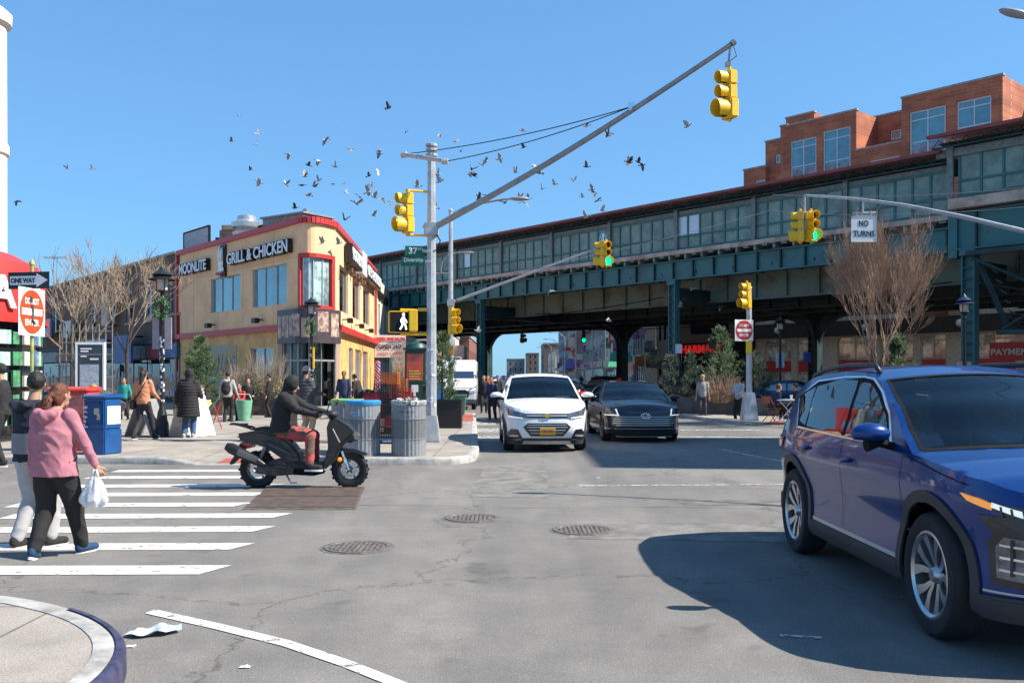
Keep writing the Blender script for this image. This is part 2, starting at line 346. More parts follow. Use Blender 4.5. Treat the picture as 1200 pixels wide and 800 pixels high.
ground_sheet('pavement', rt, .13, PAVE, open_edges=(5,6))
# red tactile strips
RT = mat('tactile_red', (.42,.09,.06), .8, var=.15, scale=8, bump=.5, bscale=60)
struct('tactile_paving', MB().patch([(-5.6,17.1),(-4.6,17.1),(-4.6,17.75),(-5.6,17.75)], lambda x,y,o: Vector((x,y,rampz(x,y)+.006)), .3), RT)
struct('tactile_paving', MB().patch([(-1.75,30.5),(-1.3,30.5),(-1.55,36),(-2.3,36)], lambda x,y,o: Vector((x,y,.136)), 2), RT)
struct('tactile_paving', MB().patch([(8.3,30.6),(9.6,29.7),(12,29.2),(12,30.4),(9.4,31.8)], lambda x,y,o: Vector((x,y,rampr(x,y)+.02)), .4), RT)
# painted markings (worn)
def wornpaint(name, col, hard=.36):
    m = mat(name, col, .7, var=.06, scale=3); nt = m.node_tree; L = nt.links; b = nt.nodes['Principled BSDF']; tc = node(m, 'ShaderNodeTexCoord')
    n = node(m, 'ShaderNodeTexNoise'); n.inputs['Scale'].default_value = 7; n.inputs['Detail'].default_value = 13; n.inputs['Roughness'].default_value = .8; L.new(tc.outputs['Object'], n.inputs['Vector'])
    r = node(m, 'ShaderNodeValToRGB'); r.color_ramp.elements[0].position = hard; r.color_ramp.elements[1].position = hard+.05; L.new(n.outputs[0], r.inputs[0]); L.new(r.outputs[0], b.inputs['Alpha']); return m
LP = wornpaint('road_paint', (.62,.6,.56), .4); LPW = wornpaint('road_paint_worn', (.52,.5,.47), .47)
mb = MB()
for yc, x0, x1, w in [(7.68,-9,-2.53,.33),(8.74,-8,-2.62,.32),(9.74,-5.6,-2.68,.33),(10.68,-5.95,-2.72,.33),(11.6,-6.4,-3.45,.33),(12.62,-6.6,-3.5,.34),(13.6,-6.8,-3.55,.34),(14.75,-6.9,-4.0,.34),(15.75,-6.9,-4.3,.34)]:
    t = (yc-7.6)*.0
    mb.quad((x0,yc-w/2-.05,.006),(x1-.08,yc-w/2+.03,.006),(x1+.08,yc+w/2+.06,.006),(x0,yc+w/2-.02,.006))
struct('crosswalk_marking', mb, LP)
mb = MB(); P = [gp(170,719), gp(250,737), gp(330,757), gp(400,781), gp(462,806), gp(560,850)]
for i in range(len(P)-1):
    for k in range(4):
        a = P[i].lerp(P[i+1], k/4); c = P[i].lerp(P[i+1], (k+1)/4); o = Vector((.03,.12,0))*.9; mb.quad(a+(0,0,.006)*1 if 0 else (a.x,a.y,.006),(c.x,c.y,.006),(c.x+o.x,c.y+o.y,.006),(a.x+o.x,a.y+o.y,.006))
struct('lane_line', mb, LP)
mb = MB()
for yy in (22.9, 26.5, 30.2, 33.9): mb.quad((-1.0-.045*(yy-18)+.3,yy,.006),(-.3-.045*(yy-18)+.3,yy,.006),(-.33-.045*(yy-18)+.3,yy+2.0*.9,.006),(-1.03-.045*(yy-18)+.3,yy+1.8,.006))
for yy in (24.3, 27.4): mb.quad((4.2,yy,.006),(7.6,yy-.1,.006),(7.6,yy+.25,.006),(4.2,yy+.3,.006))
mb.quad((1.0,13.55,.006),(4.2,13.75,.006),(4.2,13.85,.006),(1.0,13.68,.006))
mb.quad((4.6,20.5,.006),(5.2,17.2,.006),(5.32,17.2,.006),(4.72,20.5,.006))
mb.quad((2.3,40,.006),(2.42,40,.006),(1.5,60,.006),(1.38,60,.006))
mb.quad((1.7,5.75,.006),(1.95,5.7,.006),(1.97,5.74,.006),(1.72,5.8,.006))
struct('lane_line', mb, LPW)
PT = mat('asphalt_repair', (.18,.17,.155), .92, var=.3, scale=3, bump=.4, bscale=90); PT2 = mat('asphalt_repair_pale', (.215,.203,.186), .92, var=.25, scale=3, bump=.4, bscale=90)
for k, (poly, mm_) in enumerate([([(.6,9.2),(3.0,9.0),(3.1,10.1),(.7,10.3)],PT2),([(-.6,12.4),(.5,12.3),(.6,16.6),(-.5,16.7)],PT2),([(2.2,11.6),(6.5,11.4),(6.5,11.9),(2.2,12.1)],PT)]):
    struct('road_patch', MB().patch(poly, lambda x, y, o: Vector((x+.06*noise.noise(Vector((x*3,y*3,k))), y+.06*noise.noise(Vector((x*3,y*3,9+k))), .003)), .12), mm_)
tarm = mat('tar_seam', (.08,.077,.075), .8, var=.3)
for k, (a, b) in enumerate([((-7,11.9),(9,10.9)),((3.2,12.2),(9,13.6))]):
    a, b = Vector((*a,.0)), Vector((*b,.0)); m = MB(); n = 60; prev = None
    for i in range(n+1):
        p = a.lerp(b, i/n); s_ = (b-a).cross(Vector((0,0,1))).normalized(); p = p+s_*(.25*noise.noise(Vector((i*.13,k,0)))+.04*noise.noise(Vector((i*.9,k,3)))); w_ = .004+.008*max(0, noise.noise(Vector((i*.5,k,7)))+.1); cur = (p-s_*w_, p+s_*w_)
        if prev: m.quad(*[Vector((q.x,q.y,.0055)) for q in (prev[0],cur[0],cur[1],prev[1])])
        prev = cur
    struct('tar_seam', m, tarm)
# manhole covers, utility plates, litter
iron = mat('cast_iron', (.27,.235,.21), .6, .5, var=.3, scale=20, bump=.6, bscale=90)
for (px, py, r, lab) in [(419,641,.32,'round iron manhole cover on the asphalt nearest the crosswalk'),(553,607,.31,'round iron manhole cover on the asphalt beyond the nearest one, straight below the pavement corner'),(683,621,.32,'round iron manhole cover on the asphalt towards the blue car')]:
    c = gp(px, py); t = thing('manhole_cover', lab, 'manhole cover', c, group='manhole covers in the road')
    m1 = MB(Matrix.Translation(c)); m1.lathe((0,0,0), [(r,.002),(r,.012),(r-.04,.012),(r-.045,.006)], 40); obj('rim', m1, iron, t)
    m2 = MB(Matrix.Translation(c)); m2.lathe((0,0,.009), [(r-.05,0),(.001,0)], 40)
    for ix in range(-6,7):
        for iy in range(-6,7):
            x, y = ix*.048, iy*.048
            if x*x+y*y < (r-.07)**2: m2.box((x,y,.011),(.03,.03,.006), rz=.78)
    obj('lid', m2, iron, t)
    m3 = MB(Matrix.Translation(c)); m3.lathe((0,0,.0), [(r+.04,.003),(r-.01,.0045)], 40); obj('collar', m3, mat('asphalt_patch', (.16,.15,.14), .9, var=.3, scale=9), t)
plc = [gp(312,570), gp(428,570), gp(417,597), gp(283,597)]
t = thing('utility_cover', 'rusty brown steel utility plates set in the road under the scooter', 'utility cover', gp(355,585))
def bil(P, u, v): return P[0].lerp(P[1], u).lerp(P[3].lerp(P[2], u), v)
m1 = MB(); m1.quad(*[Vector((p.x,p.y,.005)) for p in plc]); obj('frame', m1, mat('utility_frame', (.16,.13,.1), .8, .2, var=.3, scale=7), t)
for i, (u0,u1) in enumerate([(.02,.3),(.31,.64),(.65,.98)]):
    for v0, v1 in ((.06,.48),(.52,.94)):
        m1 = MB(); q = [bil(plc,u,v) for u,v in ((u0,v0),(u1,v0),(u1,v1),(u0,v1))]; m1.add([Vector((p.x,p.y,.012)) for p in q]+[Vector((p.x,p.y,.004)) for p in q], [(0,1,2,3),(0,4,5,1),(1,5,6,2),(2,6,7,3),(3,7,4,0)])
        obj('plate', m1, mat('rusty_plate', (.15,.105,.085), .7, .4, var=.35, scale=5, bump=.3, bscale=80, col2=(.08,.06,.055)), t)
random.seed(3)
c = gp(181,742); mb = MB()
def wrap(u, v, o):
    z = .012+.05*noise.noise(Vector((u*9,v*9,3)))**1 + .018; return Vector((c.x+u, c.y+v, max(.008, z)))
mb.patch([(-.16,-.09),(-.06,-.13),(.1,-.07),(.17,.02),(.14,.1),(.0,.11),(-.13,.05)], wrap, .018)
tag(obj('plastic_wrapper', mb, mat('clear_plastic', (.5,.62,.78), .15, var=.3, scale=25, coat=1, col2=(.75,.8,.88)), smooth=None), 'crumpled clear plastic wrapper on the road by the near kerb', 'litter')
for k, (px, py) in enumerate([(287,782),(152,758),(700,560)]):
    c = gp(px, py); mb = MB(); mb.patch([(-.03,-.02),(.03,-.015),(.035,.02),(-.02,.02)], lambda u,v,o: Vector((c.x+u,c.y+v,.008+.01*noise.noise(Vector((u*60,v*60,k))))), .015)
    tag(obj('paper_scrap', mb, signwht), 'tiny pale scrap of litter lying on the asphalt', 'litter', 'scraps of litter on the road')
# ------------------------------------------------------------------ the elevated railway
P0 = Vector((8.96,50,0)); D = Vector((-.654,.757,0)).normalized(); NI = Vector((D.y,-D.x,0)) # NI: away from the camera
EL = Matrix(((-D.x,NI.x,0,P0.x),(-D.y,NI.y,0,P0.y),(0,0,1,0),(0,0,0,1)))    # local x = -t (to the right), y = s (inwards), z up
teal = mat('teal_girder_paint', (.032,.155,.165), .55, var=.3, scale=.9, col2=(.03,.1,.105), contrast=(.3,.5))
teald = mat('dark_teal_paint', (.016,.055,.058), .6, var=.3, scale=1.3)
tealrust = mat('rusty_teal_paint', (.17,.25,.235), .8, var=.3, scale=.6, col2=(.13,.08,.055), contrast=(.3,.5))
panelm = mat('grey_green_panel', (.22,.34,.31), .55, var=.22, scale=1.1, bump=.05)
tealpost = mat('weathered_grey_post', (.2,.24,.24), .6, var=.2)
ledge = mat('weathered_concrete_ledge', (.55,.46,.38), .9, var=.3, scale=1.2, col2=(.3,.22,.17))
eaver = mat('red_eave_paint', (.27,.05,.05), .5, var=.2, scale=2)
roofp = mat('pale_red_roof', (.6,.4,.38), .6, var=.15, scale=1.5)
st = thing('elevated_railway_station', 'long dark teal elevated train station on columns crossing over the street', 'elevated railway', P0)
XL, XR, XS = -62.0, 32.0, 15.2                 # left end, right end, start of the taller part (local x)
def E(): return MB(EL)
g = E(); gs = E()                              # outer girder
for (x0, x1, z0, z1, y) in ((XL, XS, 6.95, 7.95, 0), (XS, XR, 6.95, 8.5, -.35)):
    g.b2((x0,y,z0),(x1,y+.05,z1)); g.b2((x0,y-.16,z0-.03),(x1,y+.2,z0+.04)); g.b2((x0,y-.16,z1-.03),(x1,y+.2,z1+.03))
    x = x0 + (1.35-((x0) % 1.35))
    while x < x1: gs.b2((x-.035,y-.14,z0+.045),(x+.035,y-.002,z1-.035)); x += 1.35 if x0 < 0 else 2.05
g.b2((XS-.12,-.5,6.6),(XS+.25,.1,8.7))
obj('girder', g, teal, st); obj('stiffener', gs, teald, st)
g = E()
for (y, z0, z1) in ((3.0,5.85,7.2),(7.2,5.6,7.1),(11.4,5.6,7.1),(14.5,5.5,7.1)):
    g = E(); g.b2((XL,y,z0),(XR,y+.05,z1)); g.b2((XL,y-.2,z0-.04),(XR,y+.25,z0+.03)); g.b2((XL,y-.2,z1),(XR,y+.25,z1+.05))
    x = XL+.7
    while x < XR: g.b2((x-.04,y-.17,z0+.03),(x+.04,y-.003,z1)); x += 1.9
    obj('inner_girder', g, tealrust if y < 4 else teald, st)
g = E(); x = XL                                # cross beams and ties
while x < XR:
    g.b2((x-.09,.06,7.22),(x+.09,3.0,7.4)); g.b2((x-.09,3.3,6.6),(x+.09,14.4,7.15)); x += 2.1
for k in range(40): x = XL+k*(XR-XL)/40; g.b2((x,-.0,7.2),(x+.12,14,7.35))
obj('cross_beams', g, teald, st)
g = E(); g.b2((XL,.1,7.9),(XR,14.6,8.0)); g.b2((XL,3.1,7.25),(XR,14.3,7.4)); obj('deck', g, blackm, st)
g = E(); g.b2((XL,-.35,8.27),(XS,1.6,8.5)); g.b2((XS,-.8,8.62),(XR,1.6,9.05)); obj('walkway_edge', g, ledge, st)
g = E(); x = XL+.3                             # walkway brackets under the ledge
random.seed(5)
while x < XS: g.b2((x-.06,-.3,8.0),(x+.06,1.2,8.265)); g.b2((x+.4,-.28,8.17),(x+.7,-.1,8.268)); x += 1.1
obj('ledge_bracket', g, tealrust, st)
def platform_wall(x0, x1, y, z0, zm, z1, bay, nb, win=()):
    p = E(); f = E(); w = E()
    n = int(round((x1-x0)/bay)); bw = (x1-x0)/n
    for i in range(n):
        a = x0+i*bw; cw = (bw-.16)/nb
        for k in range(nb):
            u0 = a+.08+k*cw; u1 = u0+cw
            if (i, k) in win: w.b2((u0+.05,y+.05,zm+.03),(u1-.05,y+.07,z1-.05)); p.b2((u0,y+.05,z0),(u1,y+.08,zm))
            else: p.b2((u0,y+.05,z0),(u1,y+.08,z1))
            f.b2((u0-.05,y,z0),(u0+.05,y+.049,z1)); 
        f.b2((a,y-.02,zm-.05),(a+bw,y+.046,zm+.05))
    f.b2((x0,y-.02,z0-.06),(x1,y+.1,z0+.05)); f.b2((x0,y-.02,z1-.05),(x1,y+.1,z1+.06))
    obj('wall_panel', p, panelm, st); obj('wall_frame', f, teal, st)
    if w.v: obj('window', w, mat('pale_window', (.55,.68,.75), .1, var=0, coat=1), st)
XA = XS-60
platform_wall(XA, XS-.2, .0, 8.62, 9.28, 10.42, 5.0, 6, win=((9,0),(9,1),(5,1)))
platform_wall(XS+.25, XR, -.45, 9.2, 9.82, 11.0, 3.0, 3)
for x in [XA+5.0*i for i in range(12)]: obj('post', E().b2((x-.11,-.14,8.3),(x+.11,-.022,10.75)), tealpost, st)
for x in [XS, XS+3.0, XS+6.0, XS+9, XS+12]: obj('post', E().b2((x-.12,-.62,8.95),(x+.12,-.475,11.3)), tealpost, st)
def eave(x0, x1, y, z):
    t = E(); n = int((x1-x0)/.55)
    for i in range(n):
        a = x0+(x1-x0)*i/n; b = x0+(x1-x0)*(i+1)/n; m = (a+b)/2
        t.tube([(a,y,z-.36),(m,y,z-.04),(b,y,z-.36)], .022, 4)
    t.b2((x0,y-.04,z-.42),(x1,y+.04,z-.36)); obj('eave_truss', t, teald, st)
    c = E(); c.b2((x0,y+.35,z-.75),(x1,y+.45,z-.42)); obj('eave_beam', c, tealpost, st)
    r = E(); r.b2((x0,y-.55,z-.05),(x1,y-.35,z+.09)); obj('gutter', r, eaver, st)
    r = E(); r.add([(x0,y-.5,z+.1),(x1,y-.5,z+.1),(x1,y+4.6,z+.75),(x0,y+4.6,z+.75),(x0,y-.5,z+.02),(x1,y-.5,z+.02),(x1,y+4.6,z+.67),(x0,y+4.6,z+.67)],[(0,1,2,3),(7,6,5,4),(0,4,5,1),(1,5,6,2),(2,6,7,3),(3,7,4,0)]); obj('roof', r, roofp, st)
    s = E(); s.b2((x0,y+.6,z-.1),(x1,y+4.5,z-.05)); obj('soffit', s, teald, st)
eave(XA, XS-.3, -.35, 11.1); eave(XS-.6, XR, -.9, 11.62)
# far side platform
g = E(); g.b2((XA,13.9,8.1),(XR,14.1,10.6)); obj('far_platform_wall', g, panelm, st)
g = E(); g.b2((XA,9.8,10.7),(XR,14.9,10.85)); obj('far_roof', g, roofp, st)
rv = MB(EL)
def column(x, s, zt, big=1.0, arms=(-1,1)):
    g = E(); w = .24*big
    for sx in (-1,1): g.b2((x+sx*w-.03,s-w,.1),(x+sx*w+.03,s+w,zt))
    g.b2((x-w,s-.03,.1),(x+w,s+.03,zt)); g.b2((x-w-.1,s-w-.1,.1),(x+w+.1,s+w+.1,.5)); g.b2((x-w-.08,s-w-.08,zt-.25),(x+w+.08,s+w+.08,zt))
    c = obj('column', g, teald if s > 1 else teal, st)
    l = E(); z = .7
    while z < zt-.6: l.b2((x-w+.03,s-w-.012,z),(x+w-.03,s-w,z+.08)); z += .45
    obj('lacing', l, teald, c)
    for sgn in arms:                           # curved knee bracket along the railway
        b = E(); n = 8
        for i in range(n):
            a0 = R(90)*i/n; a1 = R(90)*(i+1)/n; Rr = 2.2
            p0 = (x+sgn*(w+Rr-Rr*math.cos(a0)), zt-Rr+Rr*math.sin(a0)); p1 = (x+sgn*(w+Rr-Rr*math.cos(a1)), zt-Rr+Rr*math.sin(a1))
            vs = [(p0[0],s-.12,p0[1]),(p1[0],s-.12,p1[1]),(p1[0],s-.12,zt),(p0[0],s-.12,zt)]; b.add(vs+[(v[0],s+.12,v[2]) for v in vs],[(0,1,2,3),(7,6,5,4),(0,4,5,1),(2,6,7,3),(1,5,6,2),(3,7,4,0)])
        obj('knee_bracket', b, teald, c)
for x in (-51,-34,-17,0,15.9,30): column(x, -.02 if x < 15 else -.3, 6.9, .85 if x < 15 else 1, ())
for x in (-51,-34,-17,0,15.9,30): column(x, 14.5, 5.5, 1.3)
for x in (-34,-17,0,15.9,30):                  # cross bent with arched ends
    b = E(); b.b2((x-.2,0.3,5.6),(x+.2,14.5,6.5)); n = 8
    for sgn, s0 in ((-1,14.3),):
        for i in range(n):
            a0 = R(90)*i/n; a1 = R(90)*(i+1)/n; Rr = 1.9
            p0 = (s0+sgn*(Rr-Rr*math.cos(a0)), 5.6-Rr+Rr*math.sin(a0)); p1 = (s0+sgn*(Rr-Rr*math.cos(a1)), 5.6-Rr+Rr*math.sin(a1))
            vs = [(x-.15,p0[0],p0[1]),(x-.15,p1[0],p1[1]),(x-.15,p1[0],5.6),(x-.15,p0[0],5.6)]; b.add(vs+[(x+.15,v[1],v[2]) for v in vs],[(0,1,2,3),(7,6,5,4),(0,4,5,1),(2,6,7,3),(1,5,6,2),(3,7,4,0)])
    obj('cross_bent', b, teald, st)
# stair truss under the taller part on the right
b = E()
b.tube([(16.2,-.9,6.5),(18.4,-.9,5.3),(21.5,-.9,3.8)], .07, 6); b.tube([(17.4,-.9,3.5),(19.3,-.9,4.7),(22.5,-.9,5.0)], .07, 6); b.b2((17.2,-1.0,3.3),(24,-.8,3.5)); b.b2((16.0,-1.0,6.6),(24,-.8,6.8))
for k in range(7): b.box((16.9+k*.16,-.75,6.3-k*.42),(.3,.05,.05), ry=.6)
b.tube([(16.3,-.7,6.6),(17.6,-.7,3.4)], .12, 4)
obj('stair_truss', b, teald, st)
b = E(); b.b2((18.0,.6,.13),(18.9,1.3,5.6)); obj('column', b, mat('riveted_teal', (.03,.07,.08), .6, var=.3, scale=9, bump=1.0, bscale=25), st)
b = E()
for k in range(14): b.b2((16.5,1.5+k*.32,3.6+k*.2),(24,1.85+k*.32,3.66+k*.2))
obj('stair', b, blackm, st)
# sagging cables under the deck
for i, (x0, x1, s, z, sag) in enumerate([(-14,14,2.4,5.9,.5),(-18,8,6,5.2,.5),(-30,-2,1.5,6.2,.6)]):
    g = E(); g.tube([(x0+(x1-x0)*k/14, s, z-sag*4*(k/14)*(1-k/14)) for k in range(15)], .03, 5); obj('cable', g, blackm, st)

# ------------------------------------------------------------------ buildings
def wall_holes(mb, o, d, L, z0, z1, holes, rev=.18):    # wall from o along d (outward = right of d when seen from above going... d x z)
    d = Vector(d).normalized(); out = Vector((d.y,-d.x,0))
    ts = sorted({0, L, *[h[0] for h in holes], *[h[1] for h in holes]}); zs = sorted({z0, z1, *[h[2] for h in holes], *[h[3] for h in holes]})
    P = lambda t, z, k=0: Vector((o[0],o[1],0))+d*t-out*k+Vector((0,0,z))
    for i in range(len(ts)-1):
        for j in range(len(zs)-1):
            tm, zm = (ts[i]+ts[i+1])/2, (zs[j]+zs[j+1])/2
            if any(h[0] < tm < h[1] and h[2] < zm < h[3] for h in holes): continue
            mb.quad(P(ts[i],zs[j]),P(ts[i+1],zs[j]),P(ts[i+1],zs[j+1]),P(ts[i],zs[j+1]))
    for a, b, c, e in [h[:4] for h in holes]:
        for q in (((a,c),(b,c)),((b,c),(b,e)),((b,e),(a,e)),((a,e),(a,c))): mb.quad(P(*q[0]),P(*q[1]),P(*q[1],rev),P(*q[0],rev))
def window(parent, o, d, h, fm, gm, nx=1, nz=1, rev=.18, fw=.06, sill=None, name='window'):
    d = Vector(d).normalized(); M4 = frame(Vector((o[0],o[1],0)), d)     # local: x along wall, y up, z outward
    a, b, c, e = h[:4]; f = MB(M4)
    f.b2((a,c,-rev+.02),(a+fw,e,-rev+.1)); f.b2((b-fw,c,-rev+.02),(b,e,-rev+.1)); f.b2((a+fw,c,-rev+.02),(b-fw,c+fw,-rev+.1)); f.b2((a+fw,e-fw,-rev+.02),(b-fw,e,-rev+.1))
    for i in range(1, nx): x = a+(b-a)*i/nx; f.b2((x-fw*.4,c+fw,-rev+.03),(x+fw*.4,e-fw,-rev+.09))
    zs = nz if isinstance(nz, (list, tuple)) else [i/nz for i in range(1, nz)]
    for v in zs: z = c+(e-c)*v; f.b2((a+fw,z-fw*.4,-rev+.035),(b-fw,z+fw*.4,-rev+.085))
    w = obj(name, f, fm, parent)
    g = MB(M4); g.quad((a,c,-rev+.04),(b,c,-rev+.04),(b,e,-rev+.04),(a,e,-rev+.04)); obj('pane', g, gm, w)
    if sill: s = MB(M4); s.b2((a-.08,c-.12,.002),(b+.08,c,.09)); obj('sill', s, sill, w)
    return w
glass1 = glassm('window_glass', (.05,.1,.14)); glassb = glassm('blue_window_glass', (.08,.26,.32)); glassd = mat('dark_window_glass', (.012,.014,.016), .06, var=.2, spec=.6, coat=.3)
glassc = glassm('curtained_glass', (.3,.34,.34), .15); alum = mat('aluminium_frame', (.55,.56,.58), .4, .4, var=.05)
tar = mat('tar_roof', (.08,.08,.08), .9, var=.2)
def onl(px, o, d):                            # parameter along a wall where it crosses photo column px
    r = (px-600)/F; return (o[0]-r*o[1])/(r*d[1]-d[0])
# --- corner restaurant
ywall = mat('ochre_render', (.86,.52,.29), .8, var=.06, scale=.9, bump=.08, col2=(.72,.42,.23), contrast=(.3,.6)); ylow = mat('yellow_render', (.74,.42,.15), .75, var=.1, scale=1.3, col2=(.52,.27,.11), contrast=(.35,.6))
redt = mat('red_trim', (.5,.035,.035), .45, var=.08)
bt = thing('restaurant_building', 'two storey ochre corner restaurant with red trim and a rounded glass corner', 'building', (-9,41,.13))
Ln = Vector((-9.5,40.3,0)); Rn = Vector((-8.1,41.4,0)); dl = D.copy(); dr = Vector((-.053,1,0)).normalized()
LE = Ln+dl*14.4; RE = Rn+dr*18.6; H = 8.55; nn = 8
def nose(u, off=0):                            # rounded corner between the two faces
    c = Vector((-8.75,41.55,0)) ; p1 = Ln; p2 = Vector((-8.72,39.42,0)); p3 = Rn
    q = p1*(1-u)**2 + p2*2*u*(1-u) + p3*u*u; t = (p2-p1)*(1-u)*2+(p3-p2)*2*u; t.normalize(); return q+Vector((t.y,-t.x,0))*off
dlr = -dl                                      # walk left end -> nose so that outward is towards the plaza
def tl(px): return onl(px, LE, dlr)
def tr(px): return onl(px, Rn, dr)
BAND = 3.95
hl = [(tl(247),tl(282),4.95,6.72),(tl(296),tl(336),4.95,6.78)]
hll = [(tl(294),tl(321),.9,3.0)]
wallm = MB(); wall_holes(wallm, LE, dlr, 14.4, BAND, H, hl)
hr = [(tr(397.6),tr(408),4.75,6.95),(tr(413),tr(421.5),4.75,6.9),(tr(425.5),tr(433),4.75,6.9)]
wall_holes(wallm, Rn, dr, 18.6, BAND, H, hr)
wallm.grid(lambda u, v: nose(u)+Vector((0,0,6.95+v*(H-6.95))), 10, 2); wallm.grid(lambda u, v: nose(u)+Vector((0,0,BAND+v*(4.75-BAND))), 10, 1)
for u0, u1 in ((0,.1),(.9,1)): wallm.grid(lambda u, v: nose(u0+u*(u1-u0))+Vector((0,0,4.75+v*2.2)), 2, 1)
wallm.quad(LE+Vector((0,0,0)), LE+Vector((6,5,0)), LE+Vector((6,5,H)), LE+Vector((0,0,H))); wallm.quad(RE, RE+Vector((-7,0,0)), RE+Vector((-7,0,H)), RE+Vector((0,0,H)))
obj('wall', wallm, ywall, bt)
lw = MB(); wall_holes(lw, LE, dlr, 14.4, .1, BAND, hll+[(12.9,14.4,.2,3.2)])
hrl = [(tr(409),tr(413.5),.6,3.1),(tr(416),tr(423),.5,3.1),(tr(425),tr(431),.5,3.1)]
wall_holes(lw, Rn, dr, 18.6, .1, BAND, hrl); obj('lower_wall', lw, ylow, bt)
rf_ = MB(); rf_.add([LE+Vector((0,0,H-.3)), Ln+Vector((0,0,H-.3)), Rn+Vector((0,0,H-.3)), RE+Vector((0,0,H-.3)), RE+Vector((-8,2,H-.3)), LE+Vector((7,6,H-.3))], [(0,1,2,3,4,5)]); obj('roof', rf_, tar, bt)
for h in hl: window(bt, LE, dlr, h, alum, glassb, nx=3, fw=.022)
for h in hr: window(bt, Rn, dr, h, alum, glassd, nx=1, fw=.06)
for h in hll: window(bt, LE, dlr, h, alum, glass1, nx=2, fw=.05)
for h in hrl: window(bt, Rn, dr, h, alum, glass1, nx=1, fw=.07)
def sweep_trim(mb, z0, z1, off, seg=('l','n','r'), tl0=0):
    pts = []
    if 'l' in seg: pts += [LE+Vector((0,0,0)), Ln-(Ln-LE).normalized()*tl0]
    if 'n' in seg: pts += [nose(i/10) for i in range(1, 10)]
    if 'r' in seg: pts += [Rn, RE]
    for a, b in zip(pts, pts[1:]):
        d = (b-a).normalized(); o = Vector((d.y,-d.x,0))*off
        vs = [a-o*.05+Vector((0,0,z0)), b-o*.05+Vector((0,0,z0)), b+o+Vector((0,0,z0)), a+o+Vector((0,0,z0))]; vs += [v+Vector((0,0,z1-z0)) for v in vs]
        mb.add(vs, [(0,1,2,3),(7,6,5,4),(0,4,5,1),(1,5,6,2),(2,6,7,3),(3,7,4,0)])
m = MB(); sweep_trim(m, H-.12, H+.14, .14); obj('parapet_trim', m, redt, bt)
m = MB(); sweep_trim(m, 3.72, BAND+.04, .14, ('l',), 1.2); obj('band_trim', m, redt, bt)
m = MB(); sweep_trim(m, 3.72, BAND+.04, .3, ('r',)); obj('band_trim', m, redt, bt)
m = MB(); m.b2((0,0,0),(0,0,0)) if 0 else None
for a, dd in ((LE, dlr),(RE, -dr)): m = MB(); m.add(*(lambda T: ([T @ Vector(p) for p in [(-.12,0,-.1),(.1,0,-.1),(.1,H,-.1),(-.12,H,-.1),(-.12,0,.12),(.1,0,.12),(.1,H,.12),(-.12,H,.12)]], [(0,3,2,1),(4,5,6,7),(0,1,5,4),(1,2,6,5),(2,3,7,6),(3,0,4,7)]))(frame(a, dlr if a is LE else dr))); obj('corner_trim', m, redt, bt)
# curved corner window
m = MB()
def nb(u0,u1,z0,z1,o0,o1,n=6):
    for i in range(n):
        a, b = u0+(u1-u0)*i/n, u0+(u1-u0)*(i+1)/n
        vs = [nose(a,o0),nose(b,o0),nose(b,o1),nose(a,o1)]; vs = [v+Vector((0,0,z0)) for v in vs]+[v+Vector((0,0,z1)) for v in vs]
        m.add(vs, [(0,1,2,3),(7,6,5,4),(0,4,5,1),(1,5,6,2),(2,6,7,3),(3,7,4,0)])
nb(.06,.94,4.6,4.78,-.05,.12); nb(.06,.94,6.9,7.08,-.05,.12); nb(.05,.12,4.6,7.08,-.05,.122,1); nb(.88,.95,4.6,7.08,-.05,.122,1)
cw = obj('corner_window', m, redt, bt)
m = MB(); m.grid(lambda u, v: nose(.1+.8*u,-.03)+Vector((0,0,4.7+v*2.3)), 10, 1); obj('pane', m, mat('corner_glass', (.45,.6,.58), .12, var=0, col2=(.1,.17,.18), scale=.9, contrast=(.42,.58), coat=1), cw)
m = MB(); m.grid(lambda u, v: nose(.12+.76*u,-.9)+Vector((0,0,4.7+v*2.3)), 6, 1); obj('interior', m, mat('interior_wall', (.7,.8,.76), .7, var=.3, scale=1.2, col2=(.3,.4,.4)), cw)
m = MB()
for u in (.14,.33): nb(u,u+.03,4.8,6.88,-.028,-.02,1)
obj('curtain', m, white, cw)
m = MB(); nb(.46,.48,4.78,6.9,-.03,.02,1); nb(.7,.715,4.78,6.9,-.03,.02,1); obj('mullion', m, alum, cw)
# fascia with faded food pictures over the entrance
fm = mat('food_picture_banner', (.16,.11,.11), .4, var=0, col2=(.5,.33,.24), scale=1.9, contrast=(.42,.6)); fm2 = mat('food_picture_pale', (.6,.42,.33), .4, var=0, col2=(.16,.1,.1), scale=3.5, contrast=(.4,.6))
m = MB(); nb(-.0,1.0,3.1,4.62,.02,.3,12); m.add(*(lambda T: ([T @ Vector(p) for p in [(-1.5,3.1,0),(0,3.1,0),(0,4.62,0),(-1.5,4.62,0),(-1.5,3.1,.3),(0,3.1,.3),(0,4.62,.3),(-1.5,4.62,.3)]], [(0,3,2,1),(4,5,6,7),(0,1,5,4),(1,2,6,5),(2,3,7,6),(3,0,4,7)]))(frame(Ln, dlr)))
fs_ = obj('entrance_fascia', m, mat('dark_banner', (.07,.06,.07), .4, var=.2), bt)
for u0,u1,z0,z1,mm in ((-.0,.18,3.3,4.4,fm2),(.22,.42,3.25,4.2,fm),(.5,.72,3.5,4.5,white),(.78,.95,3.3,4.45,fm2)):
    m = MB(); nb(u0,u1,z0+.1,z1,.301,.31,4); obj('food_picture', m, fm2 if mm is white else mm, fs_)
m = MB(Matrix(frame(Ln, dlr)))
for k in range(4): m.b2((-1.4+k*.36,3.35+.1*(k%2),.301),(-1.1+k*.36,4.35,.31))
obj('food_picture', m, fm, fs_)
